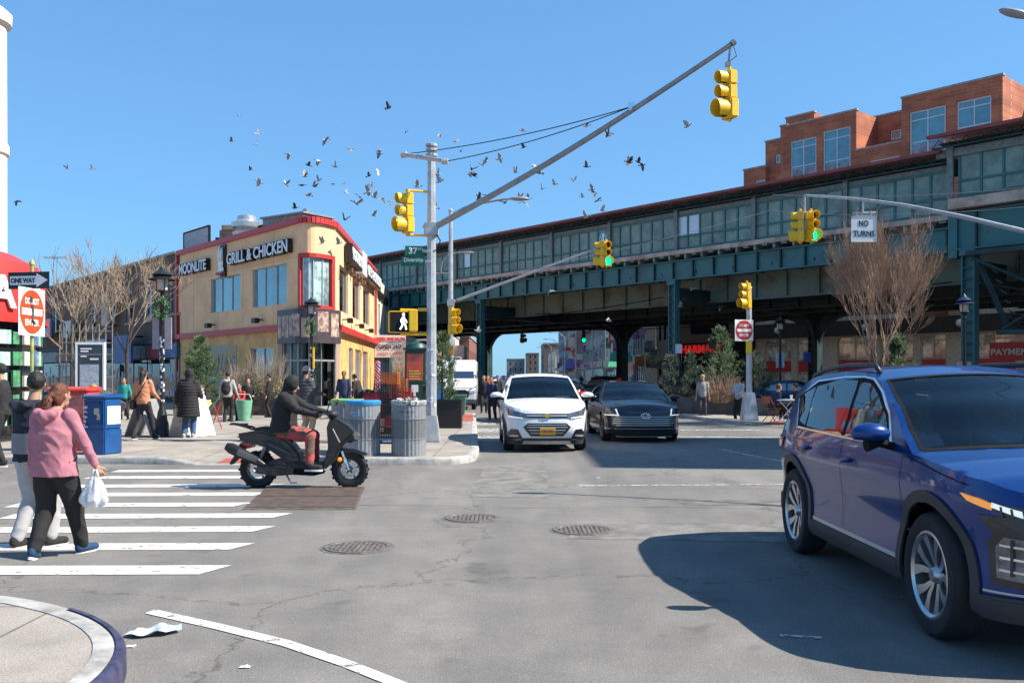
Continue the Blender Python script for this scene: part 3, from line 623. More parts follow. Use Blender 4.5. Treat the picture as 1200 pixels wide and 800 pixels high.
# glazed entrance
m = MB(); m.grid(lambda u, v: nose(u,-.02)+Vector((0,0,.15+v*2.95)), 12, 1); en = obj('entrance_glazing', m, clear, bt)
m = MB()
for u in (0,.33,.66,.985): nb(u,u+.012,.15,3.1,-.06,.04,1)
nb(0,1,2.3,2.38,-.06,.03,10); nb(0,1,.1,.3,-.06,.03,10); obj('mullion', m, greysteel, en)
m = MB(); m.grid(lambda u, v: nose(u,-.6)+Vector((0,0,.15+v*3.2)), 10, 1); m.quad(LE+dlr*12.8+Vector((1.6,1.4,.1)), Ln+Vector((.9,1.1,.1)), Ln+Vector((.9,1.1,3.5)), LE+dlr*12.8+Vector((1.6,1.4,3.5))); obj('shop_interior', m, mat('shop_interior', (.8,.66,.5), .7, var=0, col2=(.12,.16,.14), scale=1.6, contrast=(.42,.58)), bt)
m = MB(frame(LE, dlr))
m.b2((12.9,.15,-.1),(12.98,3.1,.0)); m.b2((13.55,.15,-.1),(13.63,3.1,.0)); m.b2((14.25,.15,-.1),(14.33,3.1,.0)); m.b2((12.9,2.3,-.1),(14.3,2.38,0)); obj('door_frame', m, greysteel, bt)
m = MB(frame(LE, dlr)); m.quad((12.9,.15,-.06),(14.4,.15,-.06),(14.4,3.2,-.06),(12.9,3.2,-.06)); obj('door', m, clear, bt)
m = MB(frame(LE, dlr)); m.b2((12.45,.15,.003),(12.88,3.7,.05)); obj('stone_pier', m, mat('mosaic_stone', (.4,.22,.15), .7, var=0, col2=(.3,.3,.27), scale=8, contrast=(.45,.55)), bt)
m = MB(frame(Rn, dr)); m.b2((.0,.15,.003),(1.3,3.6,.05)); obj('stone_pier', m, MATS['mosaic_stone'], bt)
m = MB(frame(LE, dlr)); m.b2((3.9,1.2,.003),(7.9,3.2,.03)); gr = obj('graffiti_mural', m, mat('graffiti_mural', (.5,.3,.12), .7, var=0, col2=(.33,.36,.3), scale=1.6, contrast=(.45,.55)), bt)
m = MB(frame(LE, dlr)); m.b2((3.5,1.7,.031),(4.9,3.1,.04)); obj('mural_panel', m, mat('mural_grey', (.4,.42,.36), .7, var=.3, scale=3), gr)
random.seed(11); m = MB(frame(LE, dlr))
for k in range(11):
    x = 5.1+.25*k; m.tube([(x+.3*random.uniform(-1,1)*.5, 1.6+1.2*random.random(), .036) for _ in range(4)], .035, 5)
obj('graffiti_strokes', m, mat('graffiti_tan', (.45,.3,.2), .6, var=.2), gr)
# lettering
M1 = frame(LE+dlr*tl(231)+Vector((0,0,7.52)), dlr) @ Matrix.Translation((0,0,.16))
M2 = frame(LE+dlr*((tl(272)+tl(343))/2)+Vector((0,0,7.5)), dlr) @ Matrix.Translation((0,0,.16))
for nm, s, Mx, w in (('sign_lettering','MOONLITE',M1,tl(250)-tl(218)),('sign_lettering','GRILL & CHICKEN',M2,tl(343)-tl(271))):
    o1 = text(nm, s, .78, signblk, Mx, bt, depth=.22, fit=w, bold=.05); o2 = text('letter_face', s, .78, signwht, Mx @ Matrix.Translation((0,0,.12)), o1, depth=.03, fit=w*.99, bold=.012)
m = MB(frame(LE+dlr*tl(262)+Vector((0,0,7.45)), dlr)); m.b2((-.22,-.75,.02),(.42,.9,.1)); lg = obj('logo_board', m, signblk, bt)
m = MB(frame(LE+dlr*tl(262)+Vector((0,0,7.45)), dlr)); m.tube([(-.02,.1,.18),(-.12,.5,.18),(-.08,.85,.18)], [.13,.09,.04], 8); m.tube([(.12,.1,.18),(.16,.5,.18),(.2,.75,.18)], [.13,.09,.04], 8); m.ell((0,-.05,.16),(.3,.25,.08)); m.ell((.02,-.38,.16),(.36,.22,.07)); obj('logo_figure', m, signwht, lg, smooth=True)
m = MB(frame(LE+dlr*tl(262)+Vector((0,0,7.45)), dlr)); m.b2((-.36,-.62,.1),(.4,-.5,.27)); obj('logo_caption', m, mat('logo_red', (.3,.05,.06), .5, var=0), lg)
Mr = frame(Rn+dr*((tr(404)+tr(438))/2)+Vector((0,0,7.7)), dr)
m = MB(Mr); m.b2((-7.6,-.45,.06),(-3.2,.45,.42)); m.b2((-.6,-.45,.06),(7.6,.45,.42)); sb = obj('sign_box', m, signblk, bt)
t1 = text('sign_lettering', 'MOONLITE', .8, signwht, Mr @ Matrix.Translation((-5.4,0,.44)), sb, depth=.04, fit=4.1, bold=.03); text('sign_lettering', 'GRILL & CHICKEN', .8, signwht, Mr @ Matrix.Translation((3.5,0,.44)), sb, depth=.04, fit=8.0, bold=.03)
m = MB(Mr); m.b2((-3.0,-.5,.06),(-.8,.75,.42)); obj('logo_board', m, signwht, sb)
for k in range(5): m = MB(Mr); m.b2((-6.6+k*1.5,-.85,.02),(-6.3+k*1.5,-.62,.3)); obj('sign_bracket', m, mat('bracket_brown', (.25,.15,.08), .6), bt)
for px in (252, 308): m = MB(frame(LE+dlr*tl(px)+Vector((0,0,4.28)), dlr)); m.b2((-.05,0,0),(.05,.06,.35)); m.b2((-.22,-.14,.25),(.22,.1,.5)); obj('floodlight', m, black, bt, bevel=.02)
for k in range(3): m = MB(frame(Rn+dr*(2.5+k*5)+Vector((0,0,4.35)), dr)); m.b2((-.05,0,0),(.05,.06,.35)); m.b2((-.22,-.14,.25),(.22,.1,.5)); obj('floodlight', m, black, bt, bevel=.02)
# panel joints in the render
m = MB(frame(LE, dlr))
for x in (2.3,5.6,8.6,11.9): m.b2((x-.012,4.0,.0015),(x+.012,8.4,.004))
m.b2((.1,6.95,.0015),(14.4,6.965,.004)); obj('render_joint', m, mat('render_joint', (.45,.27,.13), .8, var=0), bt)
# roof top plant
def lw_(px, z, back=0): p = LE+dlr*tl(px)-Vector((dlr.y,-dlr.x,0))*back; return Vector((p.x,p.y,z))
c = lw_(255, H-.3, 1.6); t = thing('exhaust_fan', 'silver mushroom exhaust fan on the restaurant roof', 'roof fan', c)
m = MB(Matrix.Translation(c)); m.lathe((0,0,0), [(.45,0),(.45,.75),(.7,.8),(.75,1.0),(.62,1.02),(.55,1.2),(.78,1.25),(.8,1.5),(.5,1.65),(.48,1.85),(.3,1.95),(.0,1.97)], 24); obj('hood', m, mat('bright_metal', (.6,.61,.62), .3, .7, var=.1), t, smooth=50)
m = MB(Matrix.Translation(c)); m.b2((-.55,-.55,0),(.55,.55,.4)); obj('base', m, greysteel, t)
c = lw_(238, H-.3, 1.5); t = thing('roof_duct', 'rusty tan duct and brickwork box beside the exhaust fan', 'roof duct', c)
m = MB(Matrix.Translation(c)); m.b2((-.45,-.4,0),(.3,.4,1.3)); m.b2((-.3,-.5,1.3),(.6,.3,1.55)); m.tube([(.3,0,.3),(.9,-.1,.35),(.9,-.1,.9)], .14, 10); obj('box', m, mat('tan_metal', (.42,.32,.24), .8, var=.3, scale=3, col2=(.2,.13,.1)), t)
m = MB(Matrix.Translation(c)); m.b2((-.9,.3,0),(-.5,.9,1.0)); m.b2((.32,-.6,0),(.4,-.5,1.2)); obj('flue', m, blackm, t)
for k, (px, w, h) in enumerate(((292,1.6,.45),(318,1.3,.4))):
    c = lw_(px, H-.3, 1.2); m = MB(Matrix.Translation(c) @ Matrix.Rotation(-.86,4,'Z')); m.b2((-w/2,-.4,0),(w/2,.4,h+.45)); m.b2((-w/2+.1,-.42,h+.1),(w/2-.1,-.4,h+.35)); tag(obj('roof_vent', m, [blackm,white][k], bevel=.03), ['black low vent box near the middle of the restaurant roof','white low vent box on the restaurant roof nearest its corner'][k], 'roof vent')
c = Vector((-10.2,43,H-.3)); t = thing('roof_shed', 'glazed metal roof hut behind the corner parapet of the restaurant', 'roof hut', c)
m = MB(Matrix.Translation(c) @ Matrix.Rotation(-.6,4,'Z')); m.b2((-1.4,-.9,0),(1.4,.9,.85)); obj('walls', m, mat('hut_grey', (.3,.28,.26), .6, .3, var=.2), t)
m = MB(Matrix.Translation(c) @ Matrix.Rotation(-.6,4,'Z')); m.b2((-1.5,-1.0,.85),(1.5,1.0,.93)); m.tube([(.6,0,.93),(.6,0,1.25)], .15, 10); obj('roof', m, greysteel, t)

# --- row of dark brick shops to the left
bd = brick('dark_brown_brick', (.17,.09,.06), (.12,.065,.048), (.1,.08,.07))
def lefts(px): return onl(px, LE, dl)
bl = thing('brick_row_building', 'long two storey dark brown brick building left of the ochre restaurant', 'building', (-24,57,.13))
Lb = lefts(20); o2 = LE+dl*Lb; Hb = 8.6
def tb(px): return onl(px, o2, dlr)
hs = [(tb(205),tb(211),5.2,6.9),(tb(197.5),tb(202.5),5.2,6.9),(tb(170),tb(178),5.0,7.1),(tb(148),tb(155),5.0,7.0),(tb(126),tb(133),5.0,7.0),(tb(105),tb(112),5.0,7.0),(tb(86),tb(91),5,7),(tb(60),tb(66),5,7)]
m = MB(); wall_holes(m, o2, dlr, Lb-.15, 0, Hb, hs); b_ = o2+Vector((10,8,0)); e_ = LE+Vector((10,8,0))
m.quad(o2+Vector((0,0,Hb)), LE+Vector((0,0,Hb)), e_+Vector((0,0,Hb)), b_+Vector((0,0,Hb))); m.quad(LE-dlr*.15, e_-dlr*.15, e_-dlr*.15+Vector((0,0,Hb)), LE-dlr*.15+Vector((0,0,Hb)))
obj('wall', m, bd, bl)
for h in hs: window(bl, o2, dlr, h, alum, glassd if h[0] > 5 else glass1, nx=1, nz=2, sill=mat('stone_sill', (.35,.32,.28), .8, var=.2))
m = MB(frame(o2, dlr))
m.b2((0,Hb-.02,-.2),(Lb-.15,Hb+.12,.12)); obj('coping', m, mat('grey_coping', (.36,.34,.31), .8, var=.2), bl)
m = MB(frame(o2, dlr)); m.b2((0,3.55,.003),(Lb-.2,3.75,.3)); obj('cornice', m, mat('shop_cornice', (.1,.1,.11), .8, var=.3), bl)
shopc = [(.02,.025,.03),(.3,.05,.05),(.12,.14,.2),(.4,.36,.3),(.06,.12,.2),(.25,.2,.16)]
random.seed(21)
xs = [tb(p) for p in (52,70,88,110,126,142,158,174,192,212)]
for i in range(len(xs)-1):
    a, b = xs[i]+.1, xs[i+1]-.1; c1 = random.choice(shopc)
    m = MB(frame(o2, dlr)); m.b2((a,2.7,.02),(b,3.5,.2)); sh = obj('shop_sign', m, mat('shop_sign_%d' % (i % 6), [(.25,.27,.3),(.3,.04,.05),(.08,.15,.35),(.2,.18,.17),(.5,.48,.45),(.07,.1,.2)][i % 6], .5, var=.35, scale=2.5), bl)
    text('shop_lettering', ['SHOES','FASHION','BEAUTY','GIFTS','TELECOM','MARKET','TRAVEL','JEWELRY','DELI'][i], .4, [signwht, MATS.get('signal_yellow')][i % 2], frame(o2+dlr*((a+b)/2)+Vector((0,0,3.1)), dlr) @ Matrix.Translation((0,0,.21)), sh, depth=.02, fit=(b-a)*.7) if False else None
    m = MB(frame(o2, dlr)); m.b2((a,.3,.01),(b,2.6,.06)); s_ = obj('shop_window', m, glassd, bl)
    m = MB(frame(o2, dlr))
    for k in range(9): u = a+(b-a)*random.random()*.85; z = .4+random.random()*1.7; m.b2((u,z,.062),(u+.15+random.random()*.4,z+.2+random.random()*.4,.075))
    obj('window_posters', m, mat('poster_mix_%d' % (i % 3), [(.5,.2,.15),(.5,.5,.45),(.15,.25,.45)][i % 3], .6, var=.3, scale=3, col2=[(.1,.3,.2),(.4,.1,.1),(.6,.6,.6)][i % 3]), s_)
def hang_sign(px0, px1, z0, z1, col, label, c2=None, ex=.7):
    a, b = tb(px0), tb(px1); m = MB(frame(o2+dlr*(a+b)*.5, dlr)); w = abs(b-a)/2
    m.b2((-w,z0,ex),(w,z1,ex+.12)); t = thing('shop_sign', label, 'sign', o2+dlr*(a+b)*.5+Vector((0,0,z0))); obj('board', m, mat('hs'+str(px0), col, .5, var=.3 if c2 else .1, scale=2, col2=c2), t)
    m = MB(frame(o2+dlr*(a+b)*.5, dlr)); m.b2((-.03,z1-.1,0),(.03,z1,ex)); m.b2((-.03,z0,0),(.03,z0+.08,ex)); obj('bracket', m, blackm, t)
hang_sign(52,72,4.6,6.0,(.5,.2,.24),'faded pink projecting shop sign behind the one way sign',(.5,.35,.4))
hang_sign(134,141,4.9,7.0,(.35,.32,.5),'narrow vertical lilac and yellow banner on the dark brick row',(.45,.35,.12))
hang_sign(88,98,4.4,5.6,(.3,.42,.5),'round edged pale blue sign low on the dark brick row',(.5,.5,.5))
hang_sign(124,146,2.5,4.0,(.5,.55,.62),'pale white and blue canopy sign under the bare trees',(.15,.2,.4),1.1)
hang_sign(157,178,2.4,4.1,(.02,.09,.3),'dark blue shop sign edged with bulbs beside the lamp post',(.02,.05,.16),1.1)
m = MB(frame(o2+dlr*(tb(157)+tb(178))*.5, dlr)); w = (tb(178)-tb(157))/2
c = o2+dlr*(tb(126)); m = MB(frame(c, dlr)); m.lathe((0,2.0,1.0), [(.001,0),(.42,0),(.42,.1),(.001,.1)], 20, 'Z'); tag(obj('round_sign', m, mat('neon_round', (.03,.05,.5), .4, var=0, col2=(.5,.02,.15), scale=2.5, contrast=(.48,.52))), 'small round blue and red sign under the bare trees', 'sign')
c = lw_(213, Hb, 1.0); t = thing('billboard', 'blank pale grey billboard on the roof left of the restaurant', 'billboard', c)
m = MB(frame(c+Vector((0,0,0)), dlr)); m.b2((-2.2,.1,-.03),(1.4,1.35,.03)); obj('panel', m, mat('billboard_face', (.42,.43,.46), .7, var=.15, scale=4), t)
m = MB(frame(c, dlr)); m.b2((-2.28,.0,-.06),(-2.2,1.43,.06)); m.b2((1.4,0,-.06),(1.48,1.43,.06)); m.b2((-2.2,1.35,-.06),(1.4,1.43,.06)); m.b2((-1.5,-.2,-.3),(-1.4,1.2,-.08)); m.b2((.8,-.2,-.3),(.9,1.2,-.08)); obj('frame', m, blackm, t)
c = at(67,332,66); t = MB(); t.tube([c-Vector((0,0,.4)), c+Vector((0,0,1.9))], .03, 5); q = c+Vector((0,0,1.9)); t.tube([q-Vector((1.0,0,0)), q+Vector((.7,0,.0))], .025, 5)
for k in range(7): t.tube([q+Vector((-.9+k*.25,-.35+k*.02,0)), q+Vector((-.9+k*.25,.35-k*.02,0))], .02, 4); t.tube([q+Vector((-.9+k*.25,0,-.14)), q+Vector((-.9+k*.25,0,.14))], .02, 4)
tag(obj('tv_antenna', t, greysteel), 'thin television aerial on the dark brick roof', 'antenna')

# --- cream building past the restaurant, with hair salon sign
oc = RE+Vector((.02,.1,0)); cb_ = thing('cream_building', 'cream two storey building with black lettering beyond the ochre restaurant', 'building', oc)
Hc = 8.3; m = MB(); hc = [(2.0,3.2,4.6,6.6),(5,6.2,4.6,6.6),(8,9,4.6,6.6)]
wall_holes(m, oc, dr, 11, 0, Hc, hc+[(1,10,.3,2.8)]); e = oc+dr*11; m.quad(oc+Vector((0,0,Hc)), e+Vector((0,0,Hc)), e+Vector((-8,0,Hc)), oc+Vector((-8,0,Hc))); m.quad(e, e+Vector((-8,0,0)), e+Vector((-8,0,Hc)), e+Vector((0,0,Hc)))
obj('wall', m, mat('cream_render', (.62,.55,.44), .8, var=.08), cb_)
for h in hc: window(cb_, oc, dr, h, alum, glass1, nz=2)
window(cb_, oc, dr, (1,10,.3,2.8), alum, glassd, nx=5, name='shopfront')
text('lettering', 'WELLNESS CENTER', .8, signblk, frame(oc+dr*5+Vector((0,0,7.2)), dr) @ Matrix.Translation((0,0,.06)), cb_, depth=.1, fit=8, bold=.03)
c = at(457,406,60); t = thing('salon_sign', 'white and red hair salon box sign reading open 24/7', 'sign', c)
Ms = frame(c, (1,.12,0)); m = MB(Ms); m.b2((-1.1,-.72,-.25),(1.05,.75,.25)); obj('box', m, white, t); m = MB(Ms); m.b2((-1.1,.35,.251),(1.05,.75,.27)); obj('red_band', m, white, t)
text('lettering', 'UNISEX HAIR SALON', .3, mat('sign_red', (.6,.02,.02), .5, var=0), Ms @ Matrix.Translation((0,.5,.28)), t, fit=1.95, bold=.012); text('lettering', 'OPEN 24/7', .36, signblk, Ms @ Matrix.Translation((0,-.02,.28)), t, fit=1.5, bold=.01)
text('lettering', 'HAIRCUTS', .2, mat('sign_blue', (.03,.08,.4), .5, var=0), Ms @ Matrix.Translation((.3,.26,.28)), t, fit=.9); text('lettering', 'OPEN 7 DAYS', .2, MATS['sign_red'], Ms @ Matrix.Translation((0,-.45,.28)), t, fit=1.6)
m = MB(frame(c+Vector((1.08,.9,0)), (.25,1,0))); m.b2((-1.0,-.65,-.0),(1.2,.68,.12)); obj('side_panel', m, mat('faded_photo_panel', (.5,.47,.35), .5, var=.4, scale=3, col2=(.2,.25,.2)), t)
c = at(442.5,440,57); m = MB(); m.lathe((c.x,c.y,c.z-.85), [(.001,0),(.17,0),(.17,1.7),(.001,1.8)], 16)
bp = mat('barber_pole', (.6,.6,.6), .3, var=0); nt = bp.node_tree; tc = nt.nodes.new('ShaderNodeTexCoord'); wv = nt.nodes.new('ShaderNodeTexWave'); mp = nt.nodes.new('ShaderNodeMapping'); mp.inputs['Rotation'].default_value = (0,R(40),0); wv.inputs['Scale'].default_value = 1.1; rp_ = nt.nodes.new('ShaderNodeValToRGB'); rp_.color_ramp.interpolation = 'CONSTANT'
rp_.color_ramp.elements[0].color = (.5,.02,.03,1); rp_.color_ramp.elements[1].position = .3; rp_.color_ramp.elements[1].color = (.7,.7,.7,1); e = rp_.color_ramp.elements.new(.65); e.color = (.03,.06,.4,1)
nt.links.new(tc.outputs['Object'], mp.inputs[0]); nt.links.new(mp.outputs[0], wv.inputs[0]); nt.links.new(wv.outputs[0], rp_.inputs[0]); nt.links.new(rp_.outputs[0], nt.nodes['Principled BSDF'].inputs['Base Color'])
tag(obj('barber_pole', m, bp, smooth=40), 'red white and blue striped barber pole below the salon sign', 'barber pole')

# --- red corner shop and white tower at the far left
c = Vector((-11.5,20.6,.13)); t = thing('corner_bank_building', 'shop with a rounded red fascia lettered in white at the left edge', 'building', c)
m = MB(); m.lathe((-14.9,21.6,0), [(3.35,2.95),(3.35,3.9),(3.2,4.35),(2.7,4.62),(.01,4.7)], 48); obj('red_fascia', m, mat('red_fascia', (.55,.035,.03), .5, var=.05), t, smooth=40)
m = MB(); m.lathe((-14.9,21.6,0), [(3.2,2.94),(3.2,0)], 24); obj('wall', m, glassd, t)
random.seed(4)
for k in range(18):
    a = R(-95+k*7.5); cx, cy = -14.9+3.24*math.cos(a), 21.6+3.24*math.sin(a); m = MB(Matrix.Translation((cx,cy,0)) @ Matrix.Rotation(a+R(90),4,'Z'))
    for z in (.5,.9,1.4,1.9,2.4): m.b2((-.17,-.03,z),(.14*random.random()+.05,.03,z+.25+.15*random.random()))
    obj('window_goods', m, mat('goods%d' % (k % 4), [(.08,.35,.15),(.5,.5,.4),(.1,.2,.5),(.2,.45,.4)][k % 4], .5, var=.4, scale=9, col2=(.6,.6,.5) if k % 2 else (.05,.1,.08)), t)
for i, ch in enumerate('BAN'):
    a = R(-33+i*17); cc = Vector((-14.9+3.4*math.cos(a), 21.6+3.4*math.sin(a), 3.55)); text('lettering', ch, 1.0, signwht, frame(cc, (-math.sin(a),math.cos(a),0)), t, depth=.05, bold=.03)
m = MB(); m.lathe((-14.9,21.6,0), [(3.38,2.9),(3.42,2.9),(3.42,3.0),(3.36,3.02)], 48); obj('fascia_trim', m, redpaint, t)
m = MB(); m.lathe((-15.35,26.0,0), [(.75,0),(.75,4.3),(.82,4.4),(.74,4.5),(.74,8.0),(.8,8.05),(.8,8.3),(.74,8.4),(.73,11.7),(.86,11.8),(.88,12.1),(.7,12.25),(.01,12.3)], 32)
tag(obj('round_tower', m, mat('white_render', (.6,.56,.5), .7, var=.06), smooth=40), 'tall round white tower at the left edge behind the red fascia', 'tower')
m = MB()
for k in range(9): x = -11.0+k*.16; m.tube([(x,22,.13),(x,22,2.9)], .014, 4)
for k in range(9): m.tube([(-11.1,22,.5+k*.28),(-9.7,22,.5+k*.28)], .012, 4)
tag(obj('wire_rack', m, mat('rack_metal', (.25,.24,.2), .5, .5)), 'tall wire display rack beside the red fronted shop', 'rack')
# ------------------------------------------------------------------ buildings behind the railway
def EP(t, s): return P0+D*t+NI*s
redbrick = brick('orange_red_brick', (.46,.145,.07), (.33,.1,.052), (.4,.24,.17), bw=1.1, bh=.24)
ap = thing('apartment_building', 'orange red brick apartment building stepping up behind the elevated station', 'building', EP(-10,26))
def blk(p0, p1, yt, back, holes=(), ret=0):
    o = EP(0, 24+back); a = onl(p0, o, -D); b = onl(p1, o, -D); q = o-D*b; H = HC+(HY-yt)*q.y/F; m = MB(); o1 = o-D*a; L = b-a; hs = []
    for (h0, h1, y0, y1, *r) in holes:
        t0, t1 = onl(h0, o1, -D), onl(h1, o1, -D); qq = o1-D*(t0+t1)/2; hs.append((t0, t1, HC+(HY-y1)*qq.y/F, HC+(HY-y0)*qq.y/F, *r))
    wall_holes(m, o1, -D, L, 0, H, hs); e = o1-D*L; k = NI*(14-back)
    m.quad(e, e+k, e+k+Vector((0,0,H)), e+Vector((0,0,H))); m.quad(o1, o1+k, o1+k+Vector((0,0,H)), o1+Vector((0,0,H))); m.quad(o1+Vector((0,0,H)), e+Vector((0,0,H)), e+k+Vector((0,0,H)), o1+k+Vector((0,0,H)))
    w = obj('wall', m, redbrick, ap); m = MB(frame(o1, -D)); m.b2((-.06,H-.01,-.3),(L+.06,H+.12,.06)); obj('coping', m, MATS['grey_coping'], w)
    for h in hs:
        big = h[1]-h[0] > 1.5
        window(ap, o1, -D, h, alum, glassb, nx=2 if big else 1, nz=([.3,.8] if h[3]-h[2] > 2 else [.75] if False else 1), fw=.1)
        if h[3]-h[2] > 2: m = MB(frame(o1, -D)); m.b2((h[0]+.1,h[2]-.5,-.12),(h[1]-.1,h[2]+(h[3]-h[2])*.22,-.1)); obj('spandrel', m, mat('grey_spandrel', (.3,.28,.32), .5, var=.3, scale=1.5), ap)
    return o1, H
blk(871.5, 897.2, 195, 0, [(885,912.0-16,211,222)]); blk(897, 915, 163, .5, [(908.5,914.3,181,191)]); blk(914.5, 922, 147, .1)
blk(921, 954, 131.5, 1.2, []); blk(922, 1003.5, 129, 0, [(926.5,956.5,163,207),(964.5,996.5,151,203)])
blk(1003, 1058, 130.5, 3.2, [(1043.5,1056,152,163)]); blk(1003.3, 1057, 166, -.02, [(1019,1054,185.5,197)]); blk(1056.5, 1175, 87.6, -.3, [(1066,1108,127.5,180),(1121.5,1161.5,115.5,160)])
blk(1176, 1260, 95, 4.5, [(1184,1199,113,135)]); blk(1175.5, 1300, 130, 1.5)
# storefront building under and behind the tracks
sf = thing('storefront_building', 'tan pier storefront building with a dark fascia and red band below the tracks', 'building', EP(-8,20))
o = EP(8.3, 20); Ls = 40.0; m = MB(); hs = [];  tanp = mat('tan_concrete', (.68,.58,.47), .85, var=.15); x = .8; k = 0
while x < Ls-3: w = [2.3,1.7,2.7][k % 3]; hs.append((x, x+w, .3, 4.4)); x += w+[.45,1.5,.5][k % 3]; k += 1
up = [(x0+1, x0+2.6, 6.0, 7.6) for x0 in range(1, 38, 4)]
wall_holes(m, o, -D, Ls, 0, 9.5, hs+up); e = o-D*Ls; m.quad(o+Vector((0,0,9.5)), e+Vector((0,0,9.5)), e+NI*8+Vector((0,0,9.5)), o+NI*8+Vector((0,0,9.5))); m.quad(o, o+NI*8, o+NI*8+Vector((0,0,9.5)), o+Vector((0,0,9.5)))
obj('wall', m, tanp, sf)
m = MB(frame(o, -D)); m.b2((0,4.45,.01),(Ls,5.5,.5)); obj('fascia', m, mat('dark_brown_fascia', (.03,.024,.022), .6, var=.2), sf)
litw = mat('painted_reflection_glass', (.85,.82,.7), .25, var=0, col2=(.25,.27,.26), scale=1.1, contrast=(.45,.56), coat=1)  # shop panes: pale and dark reflections painted into the glass colour
rband = mat('red_band_panel', (.6,.03,.035), .4, var=.15)
for i, h in enumerate(hs):
    w = window(sf, o, -D, h, mat('beige_frame', (.55,.48,.38), .6, var=.1), litw, nx=2, nz=[.42,.62,.9], fw=.09)
    m = MB(frame(o, -D)); m.b2((h[0]+.09,1.95,-.12),(h[1]-.09,2.75,-.06)); obj('red_band', m, rband, w)
for i, h in enumerate(up):
    window(sf, o, -D, h, alum, glassd, nz=2)
    if i % 2: m = MB(frame(o, -D)); m.b2((h[0]+.5,h[2],.0),(h[1]-.3,h[2]+.55,.35)); obj('air_conditioner', m, white, sf)
for xx in (2.3,9.2,15.5,20.1,26): m = MB(frame(o, -D)); m.lathe((xx,5.0,.5), [(.26,0),(.24,.15),(.001,.28)], 14); obj('wall_lamp', m, white, sf, smooth=True)
m = MB(frame(o, -D)); m.b2((12,5.6,.03),(14.5,7.9,.2)); obj('orange_panel', m, mat('orange_brown', (.3,.08,.03), .7, var=.2), sf)
c = at(1186,412,51); t = thing('shop_sign', 'red shop sign with white letters at the right edge', 'sign', c); Mx = frame(c, -D); m = MB(Mx); m.b2((-1.2,-.5,-.05),(3.5,.55,.05)); obj('board', m, rband, t); text('lettering', 'PAYMENT CENTER', .5, signwht, Mx @ Matrix.Translation((1.1,.0,.07)), t, fit=4.4, depth=.02, bold=.01)
# dark corner pharmacy
ph = thing('pharmacy_building', 'dark brown brick corner building with red pharmacy lettering under the tracks', 'building', EP(12,20))
o = EP(16.0, 19.8); m = MB(); hp = [(1.6,5.4,5.0,8.0),(.5,7.0,.4,3.2)]
wall_holes(m, o, -D, 7.7, 0, 10.5, hp); wall_holes(m, o+Vector((.0,9,0)), (0,-1,0), 9, 0, 10.5, [(1,2.4,4.8,7),(3.6,5,4.8,7),(6.3,7.7,4.8,7),(.8,8.2,.4,3)])
e = o-D*7.7; m.quad(o+Vector((0,0,10.5)), e+Vector((0,0,10.5)), e+Vector((2,9,10.5)), o+Vector((0,9,10.5))); pb = brick('brown_brick', (.16,.085,.05), (.12,.07,.045), (.09,.07,.06)); obj('wall', m, pb, ph)
for h in hp: window(ph, o, -D, h, blackm, glassd, nx=3, nz=2 if h[2] > 4 else 1)
for h in [(1,2.4,4.8,7),(3.6,5,4.8,7),(6.3,7.7,4.8,7),(.8,8.2,.4,3)]: window(ph, o+Vector((0,9,0)), (0,-1,0), h, blackm, glassd, nx=2)
m = MB(frame(o, -D)); m.b2((0,3.3,.01),(7.7,4.3,.12)); sgn = obj('fascia', m, blackm, ph)
text('lettering', 'PHARMACY', .9, mat('red_letter', (.65,.02,.02), .4, var=0, emit=.25), frame(o-D*2.7+Vector((0,0,3.8)), -D) @ Matrix.Translation((0,0,.2)), ph, fit=4.6, depth=.1, bold=.03)
m = MB(frame(o, -D)); m.b2((2.9,7.1,-.1),(3.9,7.5,-.02)); obj('window_sign', m, MATS['red_letter'], ph)

# far street, each building its own
def bldg(name, label, x0, x1, y0, y1, H, m_, side, floors, fh=3.1, ww=1.3, wh=1.7, gap=1.4, gm=None, group=None, ground=3.6, shop=None, gnd=True):
    t = thing(name, label, 'building', ((x0+x1)/2, (y0+y1)/2, 0), group=group); w = MB()
    def row(L): n = max(1, int((L-.6)/(ww+gap))); s = (L-n*ww)/(n+1); return [(s+i*(ww+s), s+i*(ww+s)+ww, ground+.7+f*fh, ground+.7+f*fh+wh) for f in range(floors) for i in range(n)]
    sides = []
    if side > 0: sides.append((Vector((x0,y1,0)), Vector((0,-1,0)), y1-y0))      # faces -X
    else: sides.append((Vector((x1,y0,0)), Vector((0,1,0)), y1-y0))              # faces +X
    sides.append((Vector((x0,y0,0)), Vector((1,0,0)), x1-x0))
    for k, (o, d, L) in enumerate(sides):
        hs = row(L) if k == 0 or gap < 2 else row(L)[:0]
        hs = [h for h in hs if h[3] < H-.4]
        if k == 0 and gnd: hs = hs+[(.6, L-.6, .4, 2.7)]
        wall_holes(w, o, d, L, 0, H, hs)
        for h in hs: window(t, o, d, h, alum, gm or glassd, nx=max(1, int((h[1]-h[0])/1.6)), nz=2 if h[2] > 3 else 1, sill=MATS['stone_sill'] if h[2] > 3 else None)
    w.quad((x0,y0,H),(x1,y0,H),(x1,y1,H),(x0,y1,H)); w.quad((x0,y1,0),(x1,y1,0),(x1,y1,H),(x0,y1,H)); xx = x1 if side > 0 else x0; w.quad((xx,y0,0),(xx,y1,0),(xx,y1,H),(xx,y0,H))
    obj('wall', w, m_, t)
    c = MB(); c.b2((x0-.15,y0-.15,H-.35),(x1+.15,y1+.15,H+.05)); obj('cornice', c, MATS['grey_coping'], t)
    if shop:
        s = MB(); X = x0-.25 if side > 0 else x1+.25; s.b2((X,y0+.3,2.8),(x0-.003 if side > 0 else x1+.003,y1-.3,3.7)); obj('shop_sign', s, shop, t)
    return t
